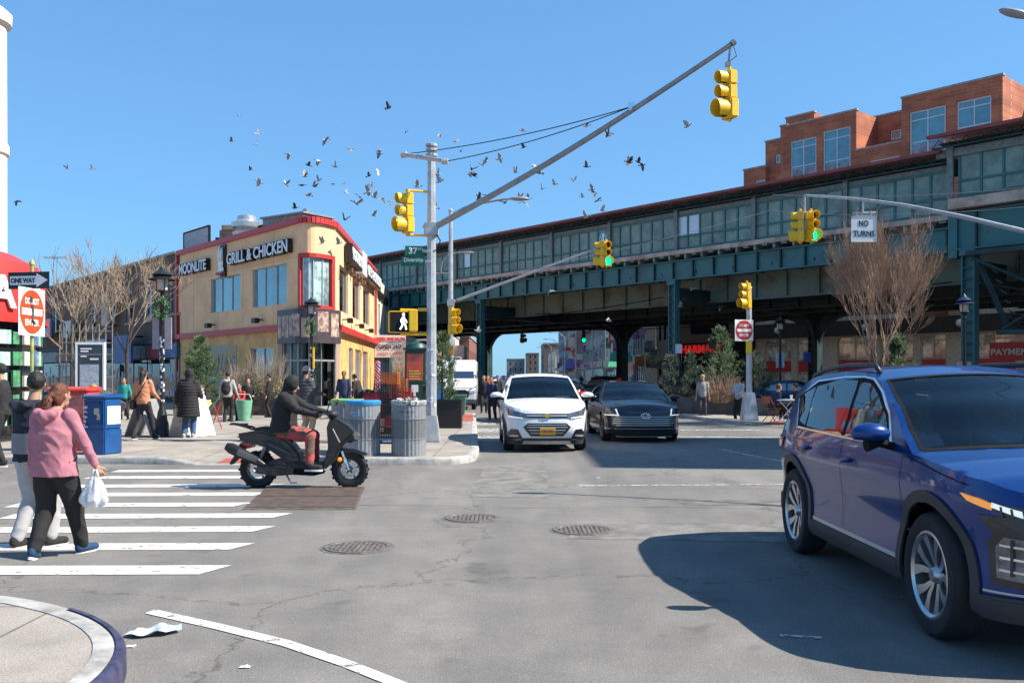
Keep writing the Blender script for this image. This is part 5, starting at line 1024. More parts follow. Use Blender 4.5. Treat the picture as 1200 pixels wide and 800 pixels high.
class Shell:
    def __init__(s, plan, side_in, front_in, rear_in, top, bulge):
        s.c = catmull(plan); s.u = [0]
        for a, b in zip(s.c, s.c[1:]): s.u.append(s.u[-1]+math.hypot(b[0]-a[0], b[1]-a[1]))
        s.U = s.u[-1]; s.si, s.fi, s.ri, s.top, s.bul = side_in, front_in, rear_in, top, bulge
    def cn(s, u):
        u = max(0, min(s.U, u)); i = min(max(bisect.bisect(s.u, u)-1, 0), len(s.c)-2); t = (u-s.u[i])/(s.u[i+1]-s.u[i]); a, b = s.c[i], s.c[i+1]
        def tan(j):
            p = s.c[max(j-1,0)]; q = s.c[min(j+1, len(s.c)-1)]
            if j == 0: return Vector((0,1))
            if j == len(s.c)-1: return Vector((0,-1))
            return Vector((q[0]-p[0], q[1]-p[1])).normalized()
        tg = tan(i).lerp(tan(i+1), t).normalized(); return Vector((a[0]+(b[0]-a[0])*t, a[1]+(b[1]-a[1])*t)), Vector((tg.y, -tg.x))
    def P(s, u, z, off=0, sg=1):
        c, n = s.cn(u); w = n.y*n.y; e = lerp_tab(s.si, z)[0]*w+(lerp_tab(s.fi, z)[0] if n.x > 0 else lerp_tab(s.ri, z)[0])*(1-w)
        p = c+n*(off-e); return Vector((p.x, sg*max(p.y, 0 if off < .001 else 0), z))
    def ux(s, x):                               # u at side position x
        for i in range(len(s.c)-1):
            if s.c[i+1][0] <= x: a, b = s.c[i][0], s.c[i+1][0]; return s.u[i]+(s.u[i+1]-s.u[i])*(0 if a == b else (a-x)/(a-b))
        return s.U
    def uy(s, y):
        for i in range(len(s.c)-1):
            if s.c[i+1][1] >= y: a, b = s.c[i][1], s.c[i+1][1]; return s.u[i]+(s.u[i+1]-s.u[i])*(y-a)/(b-a)
        return s.U/2
    def uyr(s, y):
        for i in range(len(s.c)-1, 0, -1):
            if s.c[i-1][1] >= y: a, b = s.c[i][1], s.c[i-1][1]; return s.u[i]-(s.u[i]-s.u[i-1])*(y-a)/(b-a)
        return s.U/2
    def side(s, sg): return lambda x, z, o: s.P(s.ux(x), z, o, sg)
    def front(s): return lambda y, z, o: s.P(s.uy(abs(y)), z, o, 1 if y >= 0 else -1)
    def rear(s): return lambda y, z, o: s.P(s.uyr(abs(y)), z, o, 1 if y >= 0 else -1)
    def edge(s, u): c, n = s.cn(u); z = lerp_tab(s.top, c.x)[0]; return s.P(u, z), c.x
    def toppt(s, u, t, off=0):
        e, x = s.edge(u); bz, bx = lerp_tab(s.bul, x); k = 1-t*t; fy = min(1, abs(e.y)/.6)
        return Vector((e.x+bx*k*fy, e.y*t, e.z+bz*k*fy+off))
def wheel(parent, x, y, r, w, style, sg, tm=rubber):
    t = bpy.data.objects.new('wheel', None); COL.objects.link(t); t.parent = parent; t.location = (x, y, r); t.rotation_euler = (0,0,0 if sg > 0 else math.pi)
    rr = r*.70
    m = MB(); m.lathe((0,0,0), [(rr-.01,-w/2+.01),(rr+.01,-w/2),(r-.03,-w/2),(r-.008,-w/2+.02),(r,-w/2+.05),(r,w/2-.05),(r-.008,w/2-.02),(r-.03,w/2),(rr+.012,w/2),(rr-.004,w/2-.012),(rr-.02,w/2-.05)], 40, 'Y'); ty = obj('tyre', m, tm, t, smooth=40, local=True)
    m = MB(); m.lathe((0,0,0), [(rr+.002,w/2-.008),(rr-.012,w/2-.004),(rr-.03,w/2-.02),(rr-.035,-w/2+.02),(rr,-w/2+.01)], 36, 'Y'); n = style[0]
    yo = w/2-.025
    for k in range(n):
        a = 2*math.pi*k/n+.3
        def pr(rad, ang, yy): return (rad*math.cos(ang), yy, rad*math.sin(ang))
        if style[1] == 'Y':
            for d in (-1, 1):
                b0 = a+d*.06; b1 = a+d*.36; q = [pr(.035,a-.5*d*0,0)]
                vs = [pr(.03,a-d*.3,yo-.035),pr(.03,a+d*.3,yo-.035),pr(rr*.55,a+d*.38,yo-.01),pr(rr*.55,a+d*.08,yo-.012),pr(rr-.015,a+d*.50,yo+.004),pr(rr-.015,a+d*.22,yo+.004)]
                lo = [(v[0],v[1]-.04,v[2]) for v in vs]; m.add(vs+lo, [(0,1,2,3),(3,2,4,5),(6,9,8,7),(9,11,10,8),(0,3,9,6),(3,5,11,9),(1,7,8,2),(2,8,10,4)])
        else:
            wd = .16; vs = [pr(.04,a-wd*2.2,yo-.03),pr(.04,a+wd*2.2,yo-.03),pr(rr-.02,a+wd,yo+.003),pr(rr-.02,a-wd,yo+.003)]; lo = [(v[0],v[1]-.04,v[2]) for v in vs]; m.add(vs+lo, [(0,1,2,3),(7,6,5,4),(0,3,7,4),(1,5,6,2),(2,6,7,3)])
    m.lathe((0,0,0), [(.001,yo+.0),(.035,yo),(.05,yo-.02),(.06,yo-.05)], 16, 'Y'); obj('rim', m, style[2], t, local=True, smooth=30)
    m = MB(); m.lathe((0,0,0), [(rr*.66,yo-.125),(.02,yo-.125)], 24, 'Y'); m.lathe((0,0,0), [(rr-.02,-w/2+.03),(.001,-w/2+.03)], 24, 'Y'); obj('brake_disc', m, mat('brake_dark', (.05,.05,.055), .5, .5, var=.1), t, local=True)
    return t
def build_car(name, label, cat, loc, rz, shell, S):
    t = thing(name, label, cat, loc, rz, S.get('group')); r = S['r']; fx, rx_ = S['axles']; zb = S['zb']; sh = shell; ar = r+S.get('arch', .045)
    st = S.get('step', .07)
    # painted side wrap with real wheel arches
    body = MB()
    def wrap_poly():
        pl = []; us = sh.U
        pl.append((0, S['zf'])); fxs = [(fx, 1), (rx_, -1)]
        ulist = [(0, S['zf'])]
        a0 = fx+ar; ulist.append((sh.ux(a0+.25), zb+.02)); 
        for cx in (fx, rx_):
            n = 14; zc = r
            ang0 = math.asin(max(-1, min(1, (zb-zc)/ar)))
            for i in range(n+1):
                a = ang0+(math.pi-2*ang0)*i/n; ulist.append((sh.ux(cx+ar*math.cos(a)), zc+ar*math.sin(a)))
        ulist.append((sh.ux(rx_-ar-.2), zb+.05)); ulist.append((us, S['zf']))
        n = 70; tp = []
        for i in range(n+1):
            u = us*(1-i/n); tp.append((u, lerp_tab(sh.top, sh.cn(u)[0].x)[0]))
        return ulist+tp
    poly = wrap_poly()
    for sg in (1, -1): body.patch(poly, lambda u, z, o, sg=sg: sh.P(u, z, o, sg), st)
    N = 90; xw0, xw1 = S['ws']; xb0, xb1 = S['bl']; us = [sh.U*i/N for i in range(N+1)]
    us += [sh.ux(v) for v in (xw0, xw1, xb0, xb1)]; us = sorted(us); T = [-1,-.93,-.75,-.5,-.25,0,.25,.5,.75,.93,1]
    for a, b in zip(us, us[1:]):
        if b-a < 1e-6: continue
        xm = sh.cn((a+b)/2)[0].x; ws = xw1 < xm < xw0; bl = xb1 < xm < xb0
        for t0, t1 in zip(T, T[1:]):
            if (ws or bl) and abs(t0+t1)/2 < .93: continue
            body.quad(sh.toppt(a,t0), sh.toppt(b,t0), sh.toppt(b,t1), sh.toppt(a,t1))
    obj('body', body, S['paint'], t, local=True, smooth=32)
    for nm, (xa, xb), gm in (('windshield', (xw0, xw1), S.get('wsm', clear)), ('rear_window', (xb0, xb1), tint)):
        m = MB(); ua, ub = sh.ux(xa), sh.ux(xb); m.grid(lambda p, q: sh.toppt(ua+(ub-ua)*p, -.935+1.87*q, -.002), 10, 14); obj(nm, m, gm, t, local=True, smooth=True)
        m = MB()
        for q0, q1, p0, p1 in ((-.945,-.915,0,1),(.915,.945,0,1),(-.93,.93,-.02,.02),(-.93,.93,.98,1.01)): m.grid(lambda p, q: sh.toppt(ua+(ub-ua)*(p0+(p1-p0)*p), q0+(q1-q0)*q, .003), 8, 10)
        obj('window_seal', m, blackm, t, local=True)
    # dark inside: floor, seats, dashboard, lining
    m = MB(); Wd = S['W']; xr_, xf_ = sh.c[-1][0], sh.c[0][0]
    m.b2((xr_+.15,-Wd+.3,zb-.02),(xf_-.15,Wd-.3,zb+.25)); m.b2((rx_-.45,-Wd+.24,.25),(rx_+.45,Wd-.24,.8)) ; m.b2((fx-.42,-Wd+.26,.25),(fx+.42,Wd-.26,.75)); obj('underbody', m, blackm, t, local=True)
    if S.get('interior', True):
        bl_ = S['belt']; m = MB(); m.b2((xw0-.45,-Wd+.18,bl_-.35),(xw0-.05,Wd-.18,bl_-.02)); obj('dashboard', m, blackm, t, local=True, bevel=.04)
        for sx in (-.38,.38):
            m = MB(); m.box((.05,sx,bl_-.38),(.5,.5,.18)); m.box((-.22,sx,bl_-.02),(.16,.48,.72), ry=-.2); m.box((-.3,sx,bl_+.42),(.1,.27,.2), ry=-.1); obj('seat', m, mat('seat_fabric', (.2,.2,.21), .8, var=.1), t, local=True, bevel=.04)
        m = MB(); m.tube([(xw0-.62+.0*math.cos(a), .38+.18*math.cos(a), bl_-.02+.17*math.sin(a)) for a in [R(i*24) for i in range(16)]], .015, 6); obj('steering_wheel', m, black, t, local=True)
        m = MB()
        for sg in (1,-1): m.patch([(xw0-.2,bl_-.3)]+[(x,lerp_tab(sh.top,x)[0]-.02) for x in [xw0-.2+(xb1-xw0+.2)*i/12 for i in range(13)]]+[(xb1,bl_-.3)], lambda x, z, o, sg=sg: sh.P(sh.ux(x), z, -.03, sg), .2)
        obj('lining', m, blackm, t, local=True)
    # side glass
    for sg in (1, -1):
        f = sh.side(sg)
        for poly in S['side_windows']: m = MB(); m.patch(poly, lambda x, z, o: f(x, z, o+.003), .08, .002); obj('side_window', m, S.get('sidem', tint), t, local=True, smooth=40)
        for k, (mtl, poly, th, nm) in enumerate(S.get('side_parts', [])): m = MB(); m.patch(poly, lambda x, z, o: f(x, z, o+.001), .06, th); obj(nm, m, mtl, t, local=True, smooth=40)
        m = MB()
        for ln in S.get('shut', []):
            for a, b in zip(ln, ln[1:]):
                k = max(1, int(math.hypot(b[0]-a[0], b[1]-a[1])/.12)); d = Vector((b[0]-a[0], b[1]-a[1])).normalized(); n = Vector((-d.y, d.x))*.0045
                for j in range(k):
                    p, q = [Vector((a[0]+(b[0]-a[0])*w/k, a[1]+(b[1]-a[1])*w/k)) for w in (j, j+1)]; m.quad(*[f(w.x+e_*n.x,w.y+e_*n.y,.0065) for w, e_ in ((p,-.7),(q,-.7),(q,.7),(p,.7))])
        if m.v: obj('shut_line', m, blackm, t, local=True)
        for (x, z) in S.get('handles', []):
            m = MB(); p = [f(x+.1*i, z+.012*i, .012+.02*(1-(i*i))) for i in (-1,-.6,0,.6,1)]; m.tube(p, [.012,.016,.017,.016,.012], 8); obj('door_handle', m, S['paint'], t, local=True, smooth=True)
        mx, mz = S['mirror']; b = f(mx, mz, .0); m = MB(); m.ell((b.x+.02, b.y+sg*.17, b.z+.075), (.085,.14,.07), 16, 10); m.v = [Vector((v.x if v.x > b.x-.03 else b.x-.03, v.y, max(v.z, b.z+.03))) for v in m.v]; mi = obj('mirror', m, S.get('mirror_m', S['paint']), t, local=True, smooth=50)
        m = MB(); m.tube([b+Vector((0,-sg*.03,-.02)), Vector((b.x+.01,b.y+sg*.1,b.z+.01)), Vector((b.x+.02,b.y+sg*.2,b.z+.0))], [.03,.025,.05], 8); obj('mirror_foot', m, blackm, mi, local=True)
        m = MB(); m.ell((b.x-.03, b.y+sg*.17, b.z+.08), (.008,.1,.042), 12, 6); obj('mirror_glass', m, chrome, mi, local=True, smooth=True)
        for cx in (fx, rx_): wheel(t, cx, sg*(S['W']-S['tw']/2-.015), r, S['tw'], S['rim'], sg)
        if S.get('rails'):
            m = MB(); p = [sh.toppt(sh.ux(x), sg*.9) for x in S['rails']]; p = [v+Vector((0,0,.045 if 0 < i < len(p)-1 else .0)) for i, v in enumerate(p)]; m.tube(p, .02, 8); obj('roof_rail', m, S.get('rail_m', black), t, local=True, smooth=True)
    for key, f in (('front_parts', sh.front()), ('rear_parts', sh.rear())):
        for (nm, mtl, poly, off, th) in S.get(key, []):
            for p in ((poly,) if isinstance(poly, list) else (poly[0], [(-a, b) for a, b in poly[0]][::-1])):
                m = MB(); m.patch(p, lambda y, z, o: f(y, z, o+off), .05, th); obj(nm, m, mtl, t, local=True, smooth=40)
    return t
lampg = mat('headlight_glass', (.22,.23,.25), .08, .5, var=.2, scale=9, coat=1, col2=(.07,.07,.08)); amber = mat('amber_lamp', (.9,.3,.01), .3, var=0, coat=1, emit=.3)
drl = mat('daytime_lamp', (.8,.83,.8), .2, var=0, emit=.35, coat=1); redlamp = mat('red_lamp', (.5,.01,.01), .2, var=0, coat=1); platey = mat('plate_gold', (.75,.38,.03), .4, var=.1, scale=30)
grm = mat('grille_black', (.012,.012,.013), .35, var=0, coat=.5); silverp = mat('silver_plastic', (.5,.51,.52), .35, .5, var=.05)
rim_si = mat('machined_rim', (.55,.55,.56), .25, .85, var=.05); rim_dk = mat('dark_rim', (.12,.12,.125), .35, .7, var=.1)
cladm = mat('grey_cladding', (.045,.042,.045), .6, var=.12)
def arch_band(cx, r0, r1, rc, z0, n=36):
    a0 = math.asin(max(-1,(z0-rc)/r0)); a1 = math.asin(max(-1,(z0-rc)/r1)); P_ = [(cx+r0*math.cos(a0+(math.pi-2*a0)*i/n), rc+r0*math.sin(a0+(math.pi-2*a0)*i/n)) for i in range(n+1)]
    return P_+[(cx+r1*math.cos(a1+(math.pi-2*a1)*i/n), rc+r1*math.sin(a1+(math.pi-2*a1)*i/n)) for i in range(n, -1, -1)]
# ---- the big blue car
bluep = paint('deep_blue_paint', (.0,.032,.17), .3)
planT = [(2.25,0),(2.235,.35),(2.17,.62),(2.02,.79),(1.78,.885),(1.38,.925),(.6,.925),(-.6,.93),(-1.38,.925),(-1.8,.885),(-2.16,.79),(-2.34,.5),(-2.4,0)]
shT = Shell(planT, [(.2,.07),(.32,.03),(.5,.04),(.62,.045),(.76,.012),(.86,.0),(.98,.012),(1.06,.035),(1.3,.13),(1.5,.215),(1.62,.27)], [(.2,.14),(.35,.04),(.5,.0),(.7,.01),(.85,.05),(.95,.13),(1.1,.3)], [(.2,.12),(.4,.03),(.6,.0),(.9,.02),(1.05,.08),(1.3,.2),(1.5,.34),(1.62,.45)],
    [(-2.3,1.12),(-2.18,1.22),(-2.0,1.38),(-1.75,1.485),(-1.3,1.55),(-.7,1.585),(-.2,1.575),(.1,1.525),(.5,1.36),(.9,1.16),(1.12,1.065),(1.5,1.035),(1.9,.985),(2.1,.935),(2.25,.86)],
    [(-2.3,.0,0),(-2.0,.03,-.12),(-1.6,.05,-.05),(-1.0,.05,0),(-.2,.055,.05),(.3,.05,.13),(.8,.045,.2),(1.1,.05,.2),(1.5,.06,.06),(1.9,.05,.05),(2.15,.03,.03),(2.25,0,0)])
zr = .37
sideg = clear.copy(); sideg.name = 'privacy_glass'
for n_ in sideg.node_tree.nodes:
    if n_.type == 'BSDF_TRANSPARENT': n_.inputs[0].default_value = (.22,.26,.28,1)
    if n_.type == 'FRESNEL': n_.inputs[0].default_value = 2.0
ST = dict(sidem=sideg, r=zr, axles=(1.38,-1.375), zb=.24, zf=.24, arch=.06, W=.93, tw=.235, paint=bluep, rim=(5,'Y',rim_si), ws=(1.08,.14), bl=(-1.95,-2.2), belt=1.05, step=.06, mirror=(.78,1.1), rails=[-.1,-.2,-.8,-1.3,-1.62,-1.72],
    side_windows=[[(.66,1.125),(-.13,1.10),(-.22,1.5),(-.02,1.50),(.22,1.41),(.48,1.28)], [(-.2,1.10),(-1.1,1.125),(-1.2,1.32),(-1.22,1.46),(-.7,1.52),(-.29,1.515)], [(-1.15,1.13),(-1.36,1.16),(-1.62,1.33),(-1.5,1.4),(-1.26,1.455)]],
    side_parts=[(cladm, arch_band(1.38,.43,.50,.37,.26), .014, 'wheel_arch_trim'), (cladm, arch_band(-1.375,.43,.50,.37,.26), .014, 'wheel_arch_trim'), (cladm, [(.9,.245),(.9,.37),(-.9,.37),(-.9,.245)], .016, 'sill_trim'),
        (blackm, [(.74,1.1),(-1.36,1.115),(-1.7,1.36),(-1.2,1.50),(-.2,1.535),(.02,1.52),(.26,1.43),(.52,1.3)], .0015, 'window_surround'),
        (chrome, [(.78,1.085),(-.0,1.083),(-1.36,1.098),(-1.72,1.36),(-1.25,1.512),(-.6,1.548),(-.18,1.55),(.03,1.534),(.27,1.444),(.52,1.314),(.76,1.1),(.73,1.1),(.51,1.298),(.26,1.43),(.02,1.521),(-.18,1.537),(-.6,1.535),(-1.24,1.5),(-1.7,1.356),(-1.355,1.112),(0,1.096),(.78,1.098)], .006, 'chrome_strip'),
        (grm, [(1.93,.845),(2.1,.79),(2.19,.775),(2.19,.83),(2.08,.86),(1.95,.885)], .012, 'lamp_housing'), (drl, [(1.97,.852),(2.1,.81),(2.19,.79),(2.19,.818),(2.08,.848),(1.97,.876)], .018, 'daytime_running_lamp'), (amber, [(1.76,.905),(1.82,.87),(1.97,.835),(1.98,.868),(1.9,.888)], .018, 'turn_signal'),
        (grm, [(1.95,.44),(2.19,.43),(2.2,.72),(2.0,.735),(1.93,.66)], .006, 'lamp_surround'), (lampg, [(1.99,.48),(2.18,.47),(2.19,.69),(2.03,.7),(1.98,.64)], .016, 'headlight'), *[(chrome, [(2.01,z),(2.18,z-.005),(2.18,z+.007),(2.01,z+.012)], .03, 'lamp_divider') for z in (.52,.585,.65)], *[(grm, [(x,.5),(x+.012,.5),(x+.012,.69),(x,.69)], .032, 'lamp_divider') for x in (2.06,2.12)], *[(grm, [(x,.805-(x-2)*.1),(x+.01,.805-(x-2)*.1),(x+.002,.862-(x-2)*.16),(x-.008,.862-(x-2)*.16)], .021, 'lamp_divider') for x in (2.02,2.065,2.11,2.15)],
        (cladm, [(1.86,.245),(2.2,.245),(2.2,.385),(1.86,.37)], .02, 'bumper_trim'), (silverp, [(1.9,.39),(2.2,.4),(2.2,.412),(1.9,.402)], .01, 'bumper_strip'),
        (silverp, [(.86,.405),(-.84,.405),(-.84,.375),(.86,.375)], .006, 'side_strip')],
    shut=[[(.98,1.04),(1.0,.75),(.93,.42)],[(-.14,1.09),(-.12,.8),(-.16,.42)],[(-1.1,1.1),(-1.02,.85),(-.86,.6),(-.86,.42)],[(.98,1.05),(1.3,1.02),(1.8,.95)]],
    handles=[(-.0,.93),(-.98,.95)],
    front_parts=[('grille', grm, [(-.72,.52),(.72,.52),(.86,.8),(.0,.86),(-.86,.8)], .004, .01), ('bumper_trim', cladm, [(-.86,.24),(.86,.24),(.86,.36),(-.86,.36)], .006, .02)],
    rear_parts=[('tail_light', redlamp, ([(.3,.9),(.88,.9),(.9,1.0),(.3,.98)],), .004, .01), ('bumper_trim', cladm, [(-.9,.25),(.9,.25),(.9,.45),(-.9,.45)], .004, .02)])
tuc = build_car('suv_car', 'deep blue suv with chrome edged windows turning in close on the right', 'car', (3.555,7.13,0), -math.pi/2, shT, ST)
tuc.scale = (1.0,1.0,1.07)
m = MB(); m.tube([(1.05,-.75,1.095),(1.1,-.4,1.12),(1.12,-.05,1.13)], .012, 5); obj('wiper', m, blackm, tuc, local=True)
m = MB(); m.ell((-1.6,0,1.58),(.1,.02,.035),10,6); obj('roof_antenna', m, bluep, tuc, local=True, smooth=True)
# ---- white suv facing the camera
whitep = paint('white_car_paint', (.72,.73,.75), 0)
planX = [(2.08,0),(2.065,.35),(2.0,.6),(1.86,.76),(1.62,.86),(1.3,.888),(.6,.888),(-.6,.888),(-1.3,.88),(-1.7,.84),(-2.0,.7),(-2.12,.4),(-2.15,0)]
shX = Shell(planX, [(.2,.06),(.35,.02),(.55,.02),(.75,.0),(.95,.01),(1.05,.035),(1.3,.12),(1.5,.19),(1.62,.25)], [(.15,.16),(.3,.06),(.45,.0),(.6,.0),(.75,.03),(.88,.08),(.98,.2),(1.1,.35)], [(.2,.12),(.4,.03),(.7,.0),(1.0,.03),(1.3,.1),(1.5,.2),(1.62,.3)],
    [(-2.15,1.2),(-2.1,1.35),(-1.95,1.5),(-1.6,1.58),(-1.0,1.61),(-.3,1.605),(0,1.57),(.3,1.45),(.75,1.2),(.98,1.07),(1.4,1.02),(1.75,.97),(1.95,.93),(2.08,.87)],
    [(-2.15,0,0),(-1.8,.03,-.05),(-1,.04,0),(-.1,.045,.05),(.5,.04,.14),(.98,.045,.18),(1.4,.08,.05),(1.8,.07,.05),(2.08,0,0)])
seriesG = dict(r=.35, axles=(1.28,-1.275), zb=.23, zf=.16, W=.89, tw=.215, paint=whitep, rim=(5,'S',rim_si), ws=(.96,.1), bl=(-1.95,-2.08), belt=1.05, step=.07, mirror=(.66,1.09), rails=[-.15,-.25,-.9,-1.5,-1.6],
    side_windows=[[(.55,1.13),(-.15,1.12),(-.2,1.5),(.02,1.49),(.3,1.34)], [(-.23,1.12),(-1.05,1.14),(-1.1,1.49),(-.28,1.51)], [(-1.12,1.15),(-1.6,1.22),(-1.6,1.42),(-1.17,1.48)]],
    side_parts=[(cladm, arch_band(1.28,.395,.45,.35,.25), .01, 'wheel_arch_trim'), (cladm, arch_band(-1.275,.395,.45,.35,.25), .01, 'wheel_arch_trim'), (cladm, [(.84,.235),(.84,.36),(-.84,.36),(-.84,.235)], .012, 'sill_trim')],
    shut=[[(.85,1.05),(.85,.4)],[(-.17,1.1),(-.17,.4)],[(-1.08,1.12),(-.9,.6)]], handles=[(-.02,.95),(-.95,.97)])
gh = [(.42,.73),(.55,.70),(.78,.76),(.86,.95),(.74,.88),(.44,.81)]
SX = dict(seriesG); SX['front_parts'] = [('grille', grm, [(-.44,.72),(.44,.72),(.46,.81),(-.46,.81)], .004, .008), ('grille_strip', silverp, [(-.42,.755),(.42,.755),(.42,.78),(-.42,.78)], .014, .008), ('emblem', mat('gold_emblem', (.6,.4,.1), .3, .7, var=0), [(-.1,.748),(-.035,.748),(-.035,.73),(.035,.73),(.035,.748),(.1,.748),(.08,.788),(.035,.788),(.035,.806),(-.035,.806),(-.035,.788),(-.08,.788)], .026, .01),
    ('lower_grille', grm, [(-.34,.34),(.34,.34),(.49,.53),(.4,.615),(-.4,.615),(-.49,.53)], .004, .008), ('headlight', lampg, (gh,), .006, .012), ('daytime_running_lamp', drl, ([(.5,.705),(.78,.74),(.78,.765),(.5,.725)],), .02, .004), ('fog_lamp_pocket', grm, ([(.52,.28),(.82,.26),(.83,.4),(.74,.49),(.6,.48)],), .004, .008), ('fog_lamp', silverp, ([(.6,.33),(.79,.32),(.79,.36),(.6,.37)],), .014, .006),
    ('bumper_skirt', cladm, [(-.88,.165),(.88,.165),(.88,.27),(.6,.25),(.5,.3),(-.5,.3),(-.6,.25),(-.88,.27)], .002, .008), ('skid_plate', silverp, [(-.56,.17),(.56,.17),(.5,.24),(-.5,.24)], .012, .01), ('licence_plate', platey, [(-.15,.37),(.17,.37),(.17,.52),(-.15,.52)], .02, .008)]
SX['front_parts'] += [('grille_strip', silverp, [(-w,z),(w,z),(w,z+.018),(-w,z+.018)], .014, .006) for z, w in ((.4,.34),(.46,.38),(.52,.42),(.57,.4))]
def vec_rz(dx, dy): return math.atan2(dy, dx)
trax = build_car('suv_car', 'white compact suv with a gold plate driving head on towards the viewer', 'car', (.66,21.6,0), vec_rz(.045,-1), shX, SX); trax.scale = (1.04,)*3
m = text('plate_number', 'T82 5901', .08, mat('plate_blue', (.02,.04,.2), .5, var=0), Matrix.Identity(4), None); m.parent = trax; m.location = (2.115,.01,.445); m.rotation_euler = (R(90),0,R(90)); m.scale = (.8,.8,.8)
m = MB(); m.b2((.62,.3,1.13),(.72,.62,1.135)); obj('windscreen_papers', m, white, trax, local=True)
# ---- black sedan
blackp = paint('black_car_paint', (.008,.01,.018), .3)
planS = [(2.36,0),(2.34,.4),(2.26,.64),(2.1,.8),(1.84,.9),(1.42,.928),(.6,.93),(-.6,.93),(-1.42,.92),(-1.85,.87),(-2.2,.74),(-2.38,.4),(-2.42,0)]
shS = Shell(planS, [(.15,.06),(.3,.02),(.5,.03),(.68,.0),(.82,.01),(.95,.04),(1.15,.13),(1.3,.22),(1.42,.31)], [(.12,.1),(.25,.03),(.4,.0),(.55,.01),(.68,.05),(.78,.14),(.9,.32)], [(.15,.1),(.4,.02),(.7,.0),(.9,.03),(1.0,.1),(1.2,.3)],
    [(-2.42,.98),(-2.2,1.02),(-1.75,1.09),(-1.2,1.29),(-.7,1.38),(-.2,1.40),(.1,1.365),(.5,1.2),(.95,.99),(1.1,.94),(1.6,.885),(2.0,.82),(2.2,.76),(2.36,.70)],
    [(-2.42,0,0),(-2.1,.03,-.03),(-1.75,.04,-.15),(-1.2,.04,-.1),(-.3,.045,.0),(.3,.05,.15),(.95,.04,.22),(1.3,.09,.08),(2.0,.08,.06),(2.36,0,0)])
SS = dict(r=.335, axles=(1.42,-1.42), zb=.19, zf=.13, W=.93, tw=.225, paint=blackp, rim=(5,'Y',rim_dk), ws=(1.02,.1), bl=(-1.0,-1.72), belt=.93, step=.07, mirror=(.72,.96),
    side_windows=[[(.62,.985),(-.2,.975),(-.24,1.3),(.02,1.28),(.3,1.16)], [(-.28,.975),(-1.1,.99),(-1.3,1.05),(-1.1,1.19),(-.7,1.28),(-.32,1.31)]], side_parts=[(chrome, [(.95,.945),(-1.5,.955),(-1.5,.968),(.95,.958)], .006, 'chrome_strip')],
    shut=[[(.9,.93),(.92,.35)],[(-.22,.96),(-.2,.3)],[(-1.15,.98),(-.95,.55)]], handles=[(-.05,.8),(-1.0,.82)])
SS['front_parts'] = [('grille', grm, [(-.62,.37),(.62,.37),(.78,.44),(.72,.62),(.55,.66),(-.55,.66),(-.72,.62),(-.78,.44)], .004, .006), ('headlight', grm, ([(.6,.64),(.88,.64),(.9,.7),(.8,.77),(.68,.78)],), .004, .008), ('daytime_running_lamp', drl, ([(.6,.64),(.88,.645),(.89,.665),(.645,.665),(.73,.8),(.7,.8)],), .014, .006),
    ('lower_trim', chrome, [(-.9,.325),(.9,.325),(.9,.345),(-.9,.345)], .01, .008), ('intake', grm, [(-.7,.15),(.7,.15),(.74,.28),(-.74,.28)], .003, .006), ('chin_strip', silverp, [(-.7,.14),(.7,.14),(.7,.155),(-.7,.155)], .012, .006)]
SS['front_parts'] += [('grille_strip', silverp, [(-w,z),(w,z),(w,z+.011),(-w,z+.011)], .012, .005) for z, w in ((.41,.66),(.46,.74),(.51,.74),(.56,.72),(.61,.68))]
son = build_car('sedan_car', 'black sedan with bright L shaped running lamps beside the white suv', 'car', (3.2,24.7,0), vec_rz(.03,-1), shS, SS); son.scale = (1.05,)*3
m = MB(); m.tube([(2.43,-.06,.68),(2.43,-.05,.6)], .009, 5); m.tube([(2.43,.05,.6),(2.43,.06,.68)], .009, 5); m.tube([(2.43,-.05,.63),(2.43,.05,.65)], .009, 5); m.tube([(2.42+.0*a,.11*math.cos(a),.64+.055*math.sin(a)) for a in [R(k*20) for k in range(19)]], .008, 5); obj('emblem', m, chrome, son, local=True)
# ---- simpler cars farther off
def simple(base_sh, S, name, label, px, py, Y, d, pm, sc=1.0, group=None, rearlamps=True, cat='car', extra=None, X=None):
    S2 = dict(S); S2['paint'] = pm; S2['step'] = .16; S2['interior'] = False; S2['wsm'] = tint; S2['shut'] = []; S2['handles'] = []; S2['group'] = group
    S2['side_parts'] = []; S2['front_parts'] = [f for f in S['front_parts'] if f[0] in ('grille','headlight','lower_grille','daytime_running_lamp','licence_plate')]; S2['rear_parts'] = [('tail_light', redlamp, ([(.5,.78),(.84,.78),(.86,.92),(.5,.9)],), .004, .01), ('licence_plate', platey, [(-.16,.6),(.16,.6),(.16,.74),(-.16,.74)], .006, .008)]
    x = X if X is not None else (px-600)/F*Y; c = build_car(name, label, cat, (x,Y,0), vec_rz(*d), base_sh, S2); c.scale = (sc,)*3; return c
yel = paint('taxi_yellow', (.7,.33,.01), 0); greyp = paint('grey_car_paint', (.16,.17,.18), .4); silp = paint('silver_car_paint', (.42,.43,.44), .5); redp = paint('dark_red_paint', (.2,.01,.01), .3); navyp = paint('navy_car_paint', (.01,.03,.09), .3)
simple(shX, SX, 'taxi', 'yellow taxi glimpsed over the roof of the white suv', 606, 0, 66, (0,-1), yel, 1.03, cat='taxi')
tb_ = simple(shX, SX, 'suv_car', 'dark grey suv just behind the white suv', 632, 0, 33.5, (.045,-1), greyp, 1.02, X=.75)
simple(shS, SS, 'sedan_car', 'black car with a gold plate between the white suv and the black sedan', 0, 0, 45, (-.045,1), blackp, 1.0, X=2.5)
simple(shX, SX, 'suv_car', 'dark suv crossing behind the black sedan', 0, 0, 50, (-.3,-1), blackp, 1.0, X=5.1)
simple(shS, SS, 'sedan_car', 'silver car parked along the right kerb past the railway', 0, 0, 98, (0,-1), silp, 1.0, X=6.3, group='cars parked down the far street')
